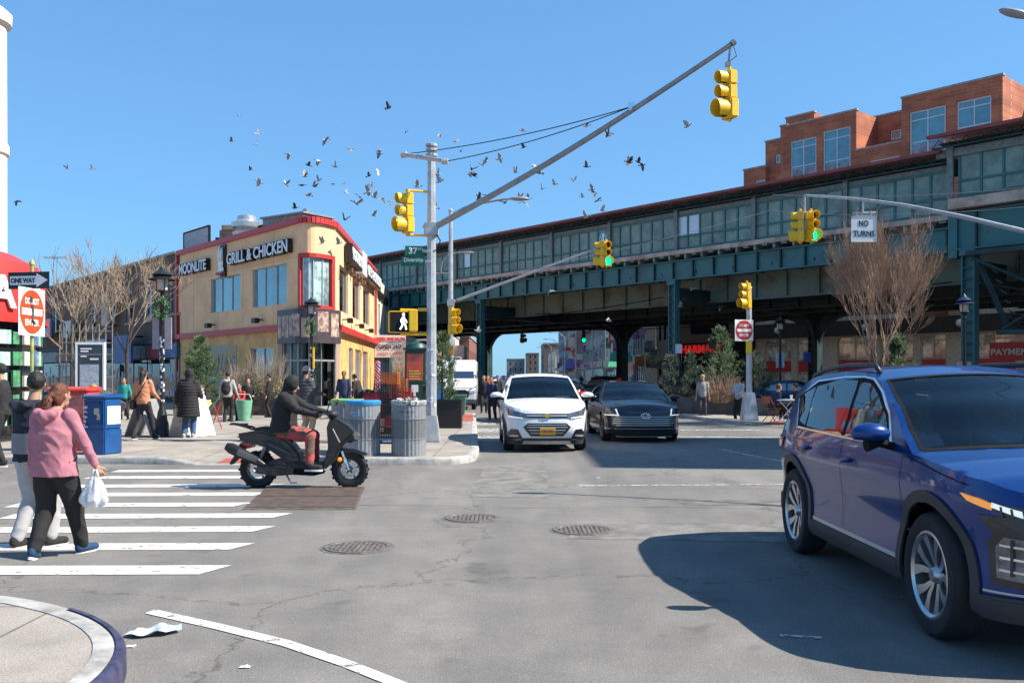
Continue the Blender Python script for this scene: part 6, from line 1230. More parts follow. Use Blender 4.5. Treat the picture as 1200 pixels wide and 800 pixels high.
simple(shX, SX, 'suv_car', 'pale suv farther down the right side of the street', 0, 0, 125, (0,-1), silp, 1.0, X=6.2, group='cars parked down the far street')
simple(shS, SS, 'sedan_car', 'dark red car in the distant traffic', 0, 0, 110, (0,1), redp, 1.0, X=1.2)
simple(shX, SX, 'suv_car', 'white suv in the distant traffic left of centre', 0, 0, 140, (0,-1), whitep, 1.0, X=-2.6)
for k, (x, y, p_, s_) in enumerate(((4.2,72,silp,0),(4.6,84,whitep,1),(1.0,90,greyp,1),(3.8,120,blackp,0),(-.8,104,yel,0),(-3.6,118,silp,1),(1.4,160,whitep,1),(4.4,150,greyp,0),(-1.6,185,silp,1))): simple(*((shS, SS) if s_ == 0 else (shX, SX)), 'sedan_car' if s_ == 0 else 'suv_car', 'car queuing in the distant traffic between the far shops', 0, 0, y, (0,-1), p_, 1.0, X=x, group='cars queuing in the distant traffic')
simple(shS, SS, 'sedan_car', 'navy car parked behind the cafe table on the right', 0, 0, 41.5, (.9,-.42), navyp, 1.0, X=13.0)
simple(shX, SX, 'suv_car', 'black suv parked beyond the cafe table with an orange lamp', 0, 0, 44.5, (-.9,.42), blackp, 1.0, X=16.0)
simple(shS, SS, 'sedan_car', 'dark blue car whose roof shows above the blue suv at the right edge', 0, 0, 24.5, (.95,-.3), navyp, 1.18, X=15.1)
# ---- van and truck at the left kerb
def van(name, label, loc, rz, L, W, H, hood, pm, box=None):
    t = thing(name, label, 'van' if not box else 'truck', loc, rz); xf = L/2
    m = MB(); pr = [(-L/2,.45),(-L/2,H),(xf-hood-.95,H),(xf-hood-.75,H-.04),(xf-hood,H*.62),(xf-.15,H*.5),(xf,H*.42),(xf+.02,.42)] if not box else [(xf-2.0,.5),(xf-2.0,H*.8),(xf-.9,H*.8),(xf-.7,H*.5),(xf-.05,H*.45),(xf,.45)]
    m.prism(pr, Matrix(((1,0,0,0),(0,0,-1,0),(0,1,0,0),(0,0,0,1))), W*2); obj('body', m, pm, t, local=True, bevel=.07)
    if box: m = MB(); m.b2((-L/2,-W-.05,.9),(xf-2.05,W+.05,H)); obj('cargo_box', m, mat('tan_box', (.55,.46,.36), .6, var=.15), t, local=True, bevel=.02)
    zt, zb_ = (H-.1, H*.62+.03) if not box else (H*.8-.06, H*.5+.04); x1, x0 = (xf-hood-.78, xf-hood-.02) if not box else (xf-.88, xf-.71)
    k = .03; m = MB(); m.add([(x0+k,-W+.1,zb_),(x0+k,W-.1,zb_),(x1+k,W-.18,zt),(x1+k,-W+.18,zt),(x0+k-.03,-W+.1,zb_-.03),(x0+k-.03,W-.1,zb_-.03)], [(0,1,2,3),(0,4,5,1)]); obj('windshield', m, tint, t, local=True)
    for sg in (1,-1):
        m = MB(); m.b2((x1-.75,sg*W,zb_-.05),(x1+.05,sg*(W+.01),zt-.1)); obj('side_window', m, tint, t, local=True)
        m = MB(); m.b2((x0-.2,sg*(W+.05),zb_-.05),(x0-.05,sg*(W+.3),zb_+.35)); obj('mirror', m, black, t, local=True, bevel=.03)
        m = MB(); m.add([(xf+.03,sg*W*.98,H*.36),(xf+.03,sg*W*.62,H*.34),(xf+.0,sg*W*.7,H*.42),(xf-.12,sg*W*1.01,H*.47),(xf-.3,sg*W*1.01,H*.46),(xf-.2,sg*W*1.01,H*.36)], [(0,1,2,3,4,5)] ); obj('headlight', m, lampg, t, local=True)
        for x in (xf-.85,-L/2+1.0): wheel(t, x, sg*(W-.12), .36, .22, (5,'S',rim_dk), sg)
    m = MB(); m.prism([(-W*.62,H*.24),(W*.62,H*.24),(W*.7,H*.34),(W*.5,H*.4),(-W*.5,H*.4),(-W*.7,H*.34)], Matrix(((0,0,1,xf+.045),(1,0,0,0),(0,1,0,0),(0,0,0,1))), .03); obj('grille', m, grm, t, local=True)
    m = MB(); m.b2((xf-.2,-W*.98,.3),(xf+.08,W*.98,.52)); obj('bumper', m, mat('dark_bumper', (.09,.09,.1), .6), t, local=True, bevel=.04)
    m = MB(); m.b2((-L/2+.1,-W+.25,.3),(xf-.1,W-.25,.6)); obj('underbody', m, blackm, t, local=True); return t
van('white_van', 'white cargo van parked at the left kerb behind the green bin', (-2.8,46.5,0), vec_rz(.02,-1), 5.6, 1.0, 2.45, .75, whitep)
van('box_truck', 'tan box truck parked behind the white van', (-4.1,56.5,0), vec_rz(.02,-1), 7.5, 1.12, 3.5, .6, mat('truck_tan', (.5,.42,.34), .5, var=.1), box=True)
# ------------------------------------------------------------------ people
def remesh(mb, vox, smooth=4, name='m', disp=0, dsc=.12):
    me = mb.mesh(name); o = bpy.data.objects.new('tmp', me)
    md = o.modifiers.new('r', 'REMESH'); md.mode = 'VOXEL'; md.voxel_size = vox; md.use_smooth_shade = True
    s = o.modifiers.new('s', 'SMOOTH'); s.factor = .5; s.iterations = smooth
    out = evaluated(o); bpy.data.objects.remove(o); bpy.data.meshes.remove(me)
    if disp:                                   # cloth folds: real displacement, stretched across the limb
        ns = [(v.co.copy(), v.normal.copy()) for v in out.vertices]
        for v, (c, n) in zip(out.vertices, ns):
            q = Vector((c.x/dsc*.8, c.y/dsc*.8, c.z/dsc*1.0+c.x/dsc*.6)); w = 1-abs(noise.noise(q)*2); v.co = c+n*disp*(w*w-.4)+n*disp*.3*noise.noise(q*2.5)
    out.update(); out.polygons.foreach_set('use_smooth', [True]*len(out.polygons)); return out
def seg(mb, a, b, r0, r1, n=12, flat=1.0, k=5):  # capsule with taper
    a, b = Vector(a), Vector(b); d = (b-a); L = d.length; d.normalize(); pts = []; rs = []
    for i in range(4): t = R(90)*i/4; pts.append(a-d*r0*math.cos(t)); rs.append(max(.001, r0*math.sin(t)))
    for i in range(k+1): pts.append(a+d*L*i/k); rs.append(r0+(r1-r0)*i/k)
    for i in range(1, 5): t = R(90)*i/4; pts.append(b+d*r1*math.sin(t)); rs.append(max(.001, r1*math.cos(t)))
    mb.tube(pts, rs, n)
def ik(a, c, l0, l1, hint):
    a, c = Vector(a), Vector(c); d = c-a; L = min(d.length, (l0+l1)*.999); d.normalize(); c2 = a+d*L; x = (l0*l0-l1*l1+L*L)/(2*L); h = math.sqrt(max(0, l0*l0-x*x)); hv = Vector(hint); hv = (hv-d*hv.dot(d)).normalized(); return a+d*x+hv*h, c2
CM = lambda n, c, rough=.85, **k: mat(n, c, rough, var=.12, scale=7, bump=.15, bscale=200, **k)
def person(label, loc, rz, H=1.68, girth=1.0, pel=None, lean=0.0, side=0.0, feet=((.10,.05,0),(-.10,-.05,0)), toes=None, hands=((.28,.06,.72),(-.28,.06,.72)), elb=((.3,-1,-.2),(-.3,-1,-.2)), knee=(0,1,0), top=None, tl=.0, trou=None, shoe=None, sk=skin, hair=hairb, hs='short', head=(0,0), vox=.02, puffy=0, bulk=0, hood=None, hat=None, group=None, fing=False, coat=0, sleeves=1, hairlen=0, curl=(0,0), lo_only=False, hipw=1.0, heel=None):
    s = H/1.7; g = girth; hipz = pel[2] if pel else .9*s; hip = Vector((0, pel[1] if pel else 0, hipz)); up = Vector((math.sin(side), math.sin(lean), math.cos(lean))).normalized(); rt = Vector((1,0,0)); fw = up.cross(rt)*-1 if False else Vector((0, math.cos(lean), -math.sin(lean)))
    T = lambda x, y, z: hip+rt*x*s+fw*y*s+up*z*s
    chest = T(0,0,.33); neck = T(0,.0,.53); sh = [T(q*.165,0,.48) for q in (1,-1)]; headc = neck+(up*.165+fw*.035)*s
    hy, hp_ = head; fd = Vector((math.sin(hy)*math.cos(hp_), math.cos(hy)*math.cos(hp_), math.sin(hp_))).normalized(); hu = (Vector((0,0,1))-fd*fd.z).normalized() if abs(fd.z) < .9 else up; hu = (hu*.6+up*.4); hu = (hu-fd*hu.dot(fd)).normalized(); hr = fd.cross(hu)
    if hp_ or lean > .5: headc = neck+(up*.10+fd*.07+hu*.04)*s
    HM = Matrix(((hr.x,fd.x,hu.x,headc.x),(hr.y,fd.y,hu.y,headc.y),(hr.z,fd.z,hu.z,headc.z),(0,0,0,1)))
    legs = []
    for i, q in enumerate((1,-1)):
        hj = T(q*.09*hipw,0,-.02); an = Vector((feet[i][0], feet[i][1], feet[i][2]+.075*s)); kn, an = ik(hj, an, .42*s, .42*s, knee if not isinstance(knee[0], (tuple, list)) else knee[i]); legs.append((hj, kn, an))
    arms = []
    for i, q in enumerate((1,-1)):
        el, ha = ik(sh[i], hands[i], .29*s, .26*s, elb[i]); arms.append((sh[i], el, ha))
    Mw = Matrix.Translation(loc) @ Matrix.Rotation(rz,4,'Z')
    def place(me, m_, nm, par): o = bpy.data.objects.new(nm, me); COL.objects.link(o); me.materials.clear(); me.materials.append(m_); o.parent = par; return o
    # body: one continuous mesh
    b = MB(); b.ell(headc, (.001,)*3) if False else None
    hb = MB(HM); hb.ell((0,0,.015*s), (.075*s,.093*s,.105*s), 16, 12); hb.ell((0,.035*s,-.06*s), (.052*s,.055*s,.055*s), 12, 8); hb.tube([(0,.085*s,.02*s),(0,.112*s,-.018*s),(0,.09*s,-.03*s)], [.011*s,.016*s,.01*s], 8)
    for q in (1,-1): hb.ell((q*.077*s,-.005*s,0), (.012*s,.02*s,.03*s), 8, 6)
    hb.ell((0,.082*s,-.058*s), (.026*s,.012*s,.009*s), 8, 6); b.v += hb.v; b.f += hb.f; b.v = [v for v in b.v]
    seg(b, neck-up*.03*s, headc-hu*.03*s, .058*s, .052*s)
    seg(b, T(0,0,.0), chest, .11*s*g, .115*s*g, flat=1); seg(b, sh[0], sh[1], .05*s, .05*s)
    for hj, kn, an in legs: seg(b, hj, kn, .07*s*g, .05*s*g); seg(b, kn, an, .048*s*g, .036*s)
    for i, (a, e, h) in enumerate(arms):
        seg(b, a, e, .042*s, .034*s); seg(b, e, h, .034*s, .024*s); d = (h-e).normalized(); q = 1 if i == 0 else -1
        cd = curl[i] if isinstance(curl, tuple) else 0; bend = Vector((0,0,-1)) if abs(d.z) < .6 else Vector((0,1,0)); bend = (bend-d*bend.dot(d)).normalized(); wd = d.cross(bend)
        pc = h+d*.05*s; seg(b, h, pc+d*.02*s, .027*s, .033*s)
        b2 = MB(); b2.ell((0,0,0),(.012*s,.042*s,.05*s),10,6); TM = Matrix(((bend.x,wd.x,d.x,pc.x),(bend.y,wd.y,d.y,pc.y),(bend.z,wd.z,d.z,pc.z),(0,0,0,1)))
        b2.v = [TM @ v for v in b2.v]; k = len(b.v); b.v += b2.v; b.f += [tuple(k+x for x in f) for f in b2.f]
        for j in range(4):
            o = wd*(.030-.02*j)*s*1.0; L = (.072,.08,.075,.058)[j]*s; c0 = pc+d*.035*s+o; bb = bend*(.35+cd); c1 = c0+(d+bb*.4).normalized()*L*.45; c2 = c1+(d*(1-cd*.9)+bb*1.3).normalized()*L*.55
            if fing: b.tube([c0-d*.02,c0,c1,c2], [.009*s,.0095*s,.0085*s,.006*s], 7)
            else: seg(b, c0, c1, .009*s, .009*s, 6, k=1); seg(b, c1, c2, .009*s, .007*s, 6, k=1)
        th0 = pc-d*.02*s+wd*.032*s*1.0; th1 = th0+(d*.7+wd*.5+bend*.4).normalized()*.04*s; th2 = th1+(d*.9+bend*.5).normalized()*.032*s
        if fing: b.tube([th0-wd*.01,th0,th1,th2], [.012*s,.012*s,.011*s,.007*s], 7)
        else: seg(b, th0, th1, .012*s, .010*s, 6, k=1); seg(b, th1, th2, .010*s, .008*s, 6, k=1)
    me = remesh(b, min(vox, .013) if not fing else .0065, 2 if not fing else 1); ob = place(me, sk, 'person', None); ob.location = loc; ob.rotation_euler = (0,0,rz); tag(ob, label, 'person', group)
    # eyes
    for q in (1,-1): m = MB(HM); m.ell((q*.03*s,.084*s,.018*s), (.011*s,.006*s,.006*s), 8, 6); obj('eye', m, hairb, ob, local=True, smooth=True)
    # trousers
    if trou:
        m = MB()
        for hj, kn, an in legs:
            seg(m, hj, kn, .098*s*g, .072*s*g, 14); seg(m, kn, an+(kn-an).normalized()*.03*s, .07*s*g, .06*s*(.55+.45*g), 14)
        m2 = MB(Matrix.Translation(T(0,-.005,.03)) @ up.rotation_difference(Vector((0,0,1))).inverted().to_matrix().to_4x4()); m2.ell((0,0,0), (.165*s*g*hipw,.125*s*g,.14*s), 16, 10); k = len(m.v); m.v += m2.v; m.f += [tuple(k+x for x in f) for f in m2.f]
        place(remesh(m, vox, 3, disp=.008*s, dsc=.17), trou, 'trousers', ob)
    if shoe:
        for i, (hj, kn, an) in enumerate(legs):
            td = Vector(toes[i]) if toes else Vector((.12*(1-2*i),1,0)); td.normalize(); hz = td.cross(Vector((0,0,1))); uu = hz.cross(td); base = an-uu*.045*s
            SM = Matrix(((hz.x,td.x,uu.x,base.x),(hz.y,td.y,uu.y,base.y),(hz.z,td.z,uu.z,base.z),(0,0,0,1))); m = MB(SM)
            seg(m, (0,-.03*s,.02*s), (0,.15*s,.005*s), .046*s, .04*s, 10); m.ell((0,-.02*s,.04*s), (.045*s,.06*s,.05*s), 10, 8)
            sh_ = place(remesh(m, min(vox,.012), 2), shoe[0], 'shoe', ob)
            m = MB(SM); P_ = []
            for k in range(20): a = 2*math.pi*k/20; P_.append(((.045+.004*math.sin(a))*s*math.cos(a), (.058+.135*math.sin(a))*s))
            m.prism(P_, Matrix.Translation((0,0,-.038*s)), .026*s); obj('sole', m, shoe[1], sh_, local=True, smooth=40)
    if top:
        pf = 1.0+.22*puffy+bulk; m = MB(); z0 = -.06-tl
        TT = Matrix(((rt.x,fw.x,up.x,0),(rt.y,fw.y,up.y,0),(rt.z,fw.z,up.z,0),(0,0,0,1)))
        rings = [(z0,.175*g*pf*hipw,.135*g*pf),(.04,.172*g*pf,.135*g*pf),(.15,.16*g*pf,.128*g*pf),(.3,.175*g*pf,.13*g*pf),(.42,.18*pf,.12*pf*(.5+.5*g)),(.5,.13*pf,.085*pf),(.545,.07,.065)]
        if coat: rings = [(-.06-tl,.2*g*pf,.16*g*pf)]+rings[1:]
        vs = []; n = 24
        for z, rx, ry in rings:
            c = T(0, -.005, z)
            for k in range(n): a = 2*math.pi*k/n; vs.append(c+rt*rx*s*math.cos(a)+fw*ry*s*math.sin(a))
        m.add(vs, [(i*n+k,i*n+(k+1)%n,(i+1)*n+(k+1)%n,(i+1)*n+k) for i in range(len(rings)-1) for k in range(n)]+[tuple(range(n))[::-1], tuple((len(rings)-1)*n+k for k in range(n))])
        for a, e, h in arms:
            if sleeves: seg(m, a, e, .066*s*pf*(.6+.4*g), .055*s*pf*(.7+.3*g), 12); seg(m, e, h-(h-e).normalized()*.02*s, .054*s*pf*(.7+.3*g), .04*s*pf, 12)
            else: seg(m, a, a.lerp(e,.7), .062*s, .06*s, 12)
        if hood == 'down': hd = T(0,-.1,.53); m.tube([hd+rt*.09*s, hd+rt*.075*s-fw*.04*s-up*.03*s, hd-fw*.065*s-up*.06*s, hd-rt*.075*s-fw*.04*s-up*.03*s, hd-rt*.09*s], [.04*s,.055*s,.065*s,.055*s,.04*s], 10)
        if hood == 'up':
            hb = MB(HM); hb.ell((0,-.022*s,.02*s), (.105*s,.112*s,.14*s), 16, 12); k = len(m.v); m.v += hb.v; m.f += [tuple(k+x for x in f) for f in hb.f]; seg(m, neck-up*.0, headc-hu*.05*s-fd*.03*s, .09*s, .085*s)
        me = remesh(m, vox, 3, disp=(.010 if not puffy else .004)*s)
        if puffy:
            for v in me.vertices: z = (v.co-hip).dot(up); v.co += v.normal*(.016*abs(math.sin(z*42/s/1.0)))*s
        place(me, top, 'jacket' if puffy or coat or hood else 'top', ob)
        if hood == 'up': m = MB(HM); m.ell((0,.052*s,-.0*s), (.068*s,.05*s,.095*s), 14, 10); obj('hood_opening', m, sk if hood != 'mask' else blackm, ob, local=True, smooth=True) if False else None
    # hair
    if hs and hood != 'up':
        m = MB(HM); m.ell((0,-.018*s,.032*s), (.086*s,.098*s,.1*s), 16, 10)
        if hs in ('long','pony','mid'): m.ell((0,-.05*s,-.03*s), (.078*s,.06*s,.1*s), 14, 8)
        if hs == 'long': seg(m, (0,-.085*s,-.02*s), (0,-.12*s,-.26*s), .07*s, .05*s, 12)
        if hs == 'pony': m.ell((0,-.115*s,.0*s),(.035*s,.03*s,.035*s)); 
        me = remesh(m, min(vox,.014), 2, disp=.006*s, dsc=.05)
        for v in me.vertices: pass
        ho = place(me, hair, 'hair', ob)
        if hs == 'pony':
            random.seed(31); m = MB(HM)
            for k in range(60):
                a = random.uniform(-1,1); x = a*.05*s; y0 = -.135*s; pp = [(a*.012*s, y0, .0)]; ph = random.random()*6; L = random.uniform(.2,.34)
                for j in range(1, 8): t = j/7; pp.append((x*(.35+t*1.3)+.014*s*math.sin(ph+t*9)-.05*s*t, y0-.03*s*math.sin(t*2.6)+.012*s*math.cos(ph+t*8)+random.uniform(-.02,.02)*s, -L*t*s))
                m.tube(pp, [.012*s,.014*s,.014*s,.013*s,.012*s,.01*s,.007*s,.003*s], 5)
            obj('ponytail', m, hair, ob, local=True, smooth=True)
    if hat:
        m = MB(HM)
        if hat[0] == 'beanie': m.ell((0,-.01*s,.055*s), (.092*s,.104*s,.1*s), 16, 10); m.tube([(.09*s*math.cos(R(a)),-.01*s+.103*s*math.sin(R(a)),.035*s) for a in range(0,361,20)], .016*s, 6)
        else: m.ell((0,-.01*s,.06*s), (.09*s,.102*s,.075*s), 16, 10); m.ell((0,.1*s,.055*s), (.065*s,.075*s,.01*s), 12, 6)
        obj('hat', m, hat[1], ob, local=True, smooth=True)
    ob['_j'] = 0; del ob['_j']
    return ob, Mw, dict(T=T, arms=arms, legs=legs, head=HM, s=s, fw=fw, up=up)
AW = 0.0                                      # rz=0: walking away from the camera
blue_sh = (CM('navy_shoe', (.01,.05,.12)), white); blk_sh = (CM('black_shoe', (.015,.015,.016)), CM('pale_sole', (.5,.5,.5)))
hair_aub = mat('auburn_hair', (.17,.045,.015), .45, var=.35, scale=30, bump=.5, bscale=150, col2=(.05,.015,.006))
# woman in the pink hoodie
pk = CM('dusty_pink_fleece', (.42,.16,.20)); bk = CM('black_trouser', (.014,.014,.015))
w1, Mw, J = person('woman in a dusty pink hoodie with a curly auburn ponytail carrying a white bag', (-4.2,8.3,0), R(-8), H=1.60, girth=1.28, feet=((.13,.22,.0),(-.12,-.12,.0)), toes=((.35,1,.05),(-.2,1,-.35)), hands=((.40,.10,.74),(-.30,.10,.80)), elb=((.5,-.6,0),(-.6,-.7,0)), top=pk, tl=.05, trou=bk, shoe=blue_sh, hair=hair_aub, hs='pony', head=(.25,-.05), vox=.012, hood='down', fing=True, curl=(.8,.5), hipw=1.05)
h = Mw @ J['arms'][0][2]; bc = h+Vector((.0,-.03,-.09))
def bagfn(u, v): 
    a = 2*math.pi*u; t = v; r = .025+.095*min(1, t*1.25)**.8; r *= (1+.13*math.sin(a*5+t*4)+.08*math.sin(a*9)); z = -.27*t-.01*(t > .9); 
    if t > .93: r *= .8
    return bc+Vector((r*math.cos(a)*1.05+.0*t, r*.6*math.sin(a), z))
m = MB(); m.grid(bagfn, 40, 16); m.tube([h+Vector((-.0,-.03,-.03)), bc+Vector((-.03,0,-.04))], .012, 5); m.tube([h+Vector((.02,-.04,-.03)), bc+Vector((.04,0,-.05))], .012, 5)
bagm = mat('thin_white_plastic', (.8,.81,.83), .35, var=.08, scale=20, bump=.4, bscale=30, coat=.4, trans=.25)
bg_ = tag(obj('carrier_bag', m, bagm, smooth=True), 'knotted white plastic carrier bag in the hand of the pink hooded woman', 'bag')
m = MB(); m.ell(bc+Vector((0,0,-.23)), (.08,.045,.035)); m.box(bc+Vector((.02,0,-.16)), (.05,.045,.1), rz=.3); obj('contents', m, mat('bag_contents', (.6,.33,.15), .6, var=.2), bg_)
# man beside her
navy = CM('navy_jacket', (.012,.016,.03)); greyj = CM('grey_jacket_panel', (.2,.2,.22))
m1, Mw1, J1 = person('man in a black and grey hooded jacket and pale grey trousers at the left edge', (-4.66,8.8,0), R(-22), H=1.68, girth=1.15, feet=((.12,.1,0),(-.1,-.1,0)), hands=((.3,.12,.84),(-.3,.1,.84)), top=navy, tl=.0, trou=CM('pale_grey_trouser', (.42,.41,.42)), shoe=blk_sh, sk=skin, hs='short', head=(-.85,0), vox=.013, hood='down', fing=False)
sT = J1['T']; m = MB()
m.grid(lambda u, v: sT(*( (.184*1.15+.004)*math.cos(R(200)+R(140)*u), (.134*1.15+.012)*math.sin(R(200)+R(140)*u), .02+.2*v)), 20, 4); obj('back_panel', m, greyj, m1, local=True, smooth=True)
# rider of the scooter (built beside its scooter below)
redcam = mat('red_camouflage', (.4,.06,.06), .85, var=0, col2=(.1,.07,.05), scale=9, contrast=(.45,.52), bump=.2, bscale=150)
sc0 = Vector((-3.13,13.45,0))                 # scooter centre, facing right
rd, MwR, JR = person('hooded rider in black hoodie and red camouflage trousers seated on the scooter', (sc0.x-.2,sc0.y,0), -math.pi/2, H=1.72, girth=1.22, pel=(0,-.06,.86), lean=.06, feet=((.19,.36,.28),(-.19,.36,.28)), toes=((0,1,0),(0,1,0)), hands=((.26,.44,1.1),(-.26,.46,1.12)), elb=((.6,-.2,-1),(-.6,-.2,-1)), top=CM('black_hoodie', (.014,.014,.015)), tl=-.03, trou=redcam, shoe=(CM('black_trainer', (.02,.02,.022)), white), head=(0,-.35), vox=.014, bulk=.16, hood='up', fing=False, curl=(1.0,1.0))
for i in (0,1):
    a = JR['arms'][i]; m = MB(); d = (a[2]-a[1]).normalized(); seg(m, a[2]-d*.02, a[2]+d*.06, .045, .048); m.tube([a[2]+d*.07+Vector((s_*.03,0,0)) for s_ in (-1,0,1)], .03, 6); obj('glove', remesh(m, .012), CM('black_glove', (.02,.02,.02)), rd)
# bystanders: (label, px, feet py, facing deg (0 = away), options)
def stand(label, px, py, deg, z=.13, **k):
    c = gp(px, py, z); return person(label, tuple(c), R(deg), vox=k.pop('vox', .026), **k)
greyw = CM('charcoal_coat', (.07,.065,.075)); jean = CM('blue_denim', (.05,.11,.22)); blackw = CM('black_cloth', (.016,.016,.018)); peach = CM('peach_jacket', (.62,.25,.13)); dkgrey = CM('dark_grey_trouser', (.05,.05,.055)); palegrey = CM('pale_grey_hoodie', (.4,.39,.4)); tan = CM('tan_cloth', (.4,.3,.18)); navyw = CM('navy_cloth', (.02,.035,.09)); redw = CM('red_cloth', (.4,.03,.03)); puffg = CM('grey_puffer', (.06,.06,.065)); tealw = CM('teal_cloth', (.02,.28,.25)); whitew = CM('white_cloth', (.6,.6,.58))
stand('stooping man in a grey jacket leaning over the paper boxes', 136, 524, 72, H=1.68, lean=1.0, hands=((.22,.62,.75),(-.18,.66,.78)), elb=((.3,0,-1),(-.3,0,-1)), top=greyw, tl=.06, trou=CM('brown_trouser', (.06,.05,.045)), shoe=blk_sh, hair=CM('sandy_hair', (.35,.22,.1)), head=(0,-.5), coat=1)
r_ = stand('woman in a peach jacket with a long black braid walking away', 168, 515.5, -8, H=1.7, feet=((.12,.3,.0),(-.1,-.25,.05)), top=peach, trou=CM('ink_trouser', (.025,.025,.035)), shoe=blk_sh, hs='long', hands=((.2,.3,1.0),(-.28,.05,.85)), tl=-.02, vox=.02)
p, Mq, Jq = r_; T_ = Jq['T']; m = MB(); m.tube([T_(.15,-.14,.46), T_(0,-.15,.25), T_(-.19,-.06,.0)], .012, 6); t = thing('handbag', 'small black shoulder bag on the hip of the peach jacketed woman', 'bag', tuple(Mq @ T_(-.2,0,-.05))); m.T = Mq
m = MB(); m.tube([Mq @ T_(.13,-.15,.47), Mq @ T_(0.02,-.16,.28), Mq @ T_(-.2,-.09,.02)], .013, 6); obj('strap', m, blackw, t); m = MB(); m.box(Mq @ T_(-.24,-.03,-.06), (.12,.26,.22), rz=R(8)); obj('pouch', m, blackw, t, bevel=.03)
stand('person in a long black quilted coat with the hood up and blue jeans', 221, 512.5, 5, H=1.66, girth=1.15, puffy=1, tl=.32, coat=1, hood='up', top=blackw, trou=jean, shoe=(CM('pale_boot',(.4,.4,.4)), white), hands=((.25,.25,1.0),(-.3,.05,.85)), head=(-.6,0), vox=.02)
p, Mq, Jq = stand('man in a pale grey hoodie with a black backpack looking at the planters', 267, 494.5, 0, H=1.66, top=palegrey, trou=blackw, shoe=blk_sh, hood='down', hands=((.3,.1,.85),(-.3,.1,.85)))
T_ = Jq['T']; t = thing('backpack', 'black backpack worn by the man in the pale grey hoodie', 'backpack', tuple(Mq @ T_(0,-.2,.2))); m = MB(Mq); m.ell(T_(0,-.21,.24), (.16,.1,.22), 14, 10); m.ell(T_(0,-.28,.16), (.12,.05,.11), 12, 8); obj('sack', m, blackw, t, smooth=True); m = MB(Mq)
for q in (1,-1): m.tube([T_(q*.1,-.15,.42), T_(q*.13,-.02,.53), T_(q*.14,.13,.4), T_(q*.15,.12,.2)], .02, 6)
obj('strap', m, blackw, t)
sit = dict(pel=(0,0,.5), feet=((.12,.42,0),(-.12,.42,0)), hands=((.15,.35,.72),(-.15,.35,.72)), vox=.024)
stand('seated person in black holding yellow papers beside the folding stand', 238, 500, 150, H=1.62, top=blackw, trou=blackw, shoe=blk_sh, hs='long', **sit)
stand('seated person in dark red between the green tub and the backpack man', 281, 492, 170, H=1.6, top=redw, trou=blackw, shoe=blk_sh, hs='short', **sit)
stand('person in black sitting on the planter above the green tub', 291, 489, 190, H=1.72, top=blackw, trou=blackw, shoe=blk_sh, pel=(0,0,.62), feet=((.12,.4,0),(-.12,.4,0)), hands=((.2,.3,.8),(-.2,.3,.8)))
stand('person in black with a pale face behind the scooter rider', 316, 489, 90, H=1.6, top=blackw, trou=blackw, shoe=blk_sh, hs='short')
stand('person in a grey puffer jacket and light grey beanie behind the rider', 358, 517, -40, H=1.72, girth=1.1, puffy=1, top=puffg, trou=tan, shoe=blk_sh, hat=('beanie', CM('grey_knit', (.35,.34,.33))), hands=((.15,.35,1.1),(-.2,.3,1.1)), vox=.02)
stand('man in a navy and white zipped jacket standing by the glass entrance', 403, 491, 180, H=1.68, top=navyw, trou=navyw, shoe=blk_sh, sk=skind, hands=((.26,.12,.85),(-.26,.12,.85)))
m = None
stand('person in a dark jacket stooping behind the vegetable table', 421, 490, 60, H=1.62, lean=.3, top=blackw, trou=blackw, shoe=blk_sh, hs='short')
stand('man with a black cap cropped by the left edge near the bank', 2, 545, 100, H=1.72, z=.13, top=blackw, trou=blackw, shoe=blk_sh, hat=('cap', blackw), hands=((.2,.3,1.0),(-.2,.3,1.0)))
stand('person in a teal top far behind the paper boxes', 146, 492, 180, H=1.45, top=tealw, trou=blackw, shoe=blk_sh)
stand('man in dark clothes standing at the kerb left of the white suv', 577.5, 492.5, 160, z=0, H=1.62, top=navyw, trou=blackw, shoe=(CM('orange_shoe', (.6,.15,.03)), white), lean=.12)
stand('person with a bright blue cap among the crowd by the van', 583, 480, 180, z=0, H=1.66, top=blackw, trou=blackw, shoe=blk_sh, hat=('cap', CM('blue_cap', (.02,.12,.55))))
for px, py, c, lab in ((567,484,blackw,'person in black among the crowd beside the white van'),(572,478,redw,'person in red among the crowd beside the white van'),(590,473,whitew,'person in pale clothes crossing far behind the white suv')): stand(lab, px, py, 180, z=0, H=1.66, top=c, trou=blackw, shoe=blk_sh, vox=.035)
stand('man in a grey t shirt and dark trousers standing on the right crossing', 823.5, 490.5, 165, z=0, H=1.68, top=CM('grey_tee', (.33,.34,.33)), trou=dkgrey, shoe=blk_sh, sleeves=0, hat=('cap', tan), hands=((.25,.05,.78),(-.25,.05,.78)))
p, Mq, Jq = stand('woman in a pale jacket with a tan bag beside the right signal post', 866, 494.5, 130, z=0, H=1.64, top=CM('pale_denim', (.45,.5,.55)), trou=blackw, shoe=blk_sh, hs='mid', hair=CM('brown_hair', (.09,.04,.02)), hands=((.25,.2,.95),(-.15,.3,1.0)))
q = Mq @ Vector((.2,.22,.86)); m = MB(); m.box(q, (.2,.1,.2), rz=.5); m.tube([q+Vector((-.05,0,.1)), q+Vector((0,0,.35)), q+Vector((.05,0,.1))], .012, 5); tag(obj('tan_bag', m, CM('tan_leather', (.45,.22,.07)), bevel=.02), 'tan shoulder bag held by the woman at the right post', 'bag')
stand('man in navy with an orange collar seated at the cafe table', 905, 494, -70, H=1.7, top=navyw, trou=blackw, shoe=(white, white), hair=hair_aub, hs='short', lean=.35, **sit)
stand('man in black seated on the far side of the cafe table', 936, 493, 75, H=1.66, top=blackw, trou=blackw, shoe=blk_sh, hs='short', lean=.15, **sit)
stand('person in white walking by the far shops right of the black sedan', 776, 464, 180, H=1.66, top=whitew, trou=dkgrey, shoe=blk_sh, vox=.035)
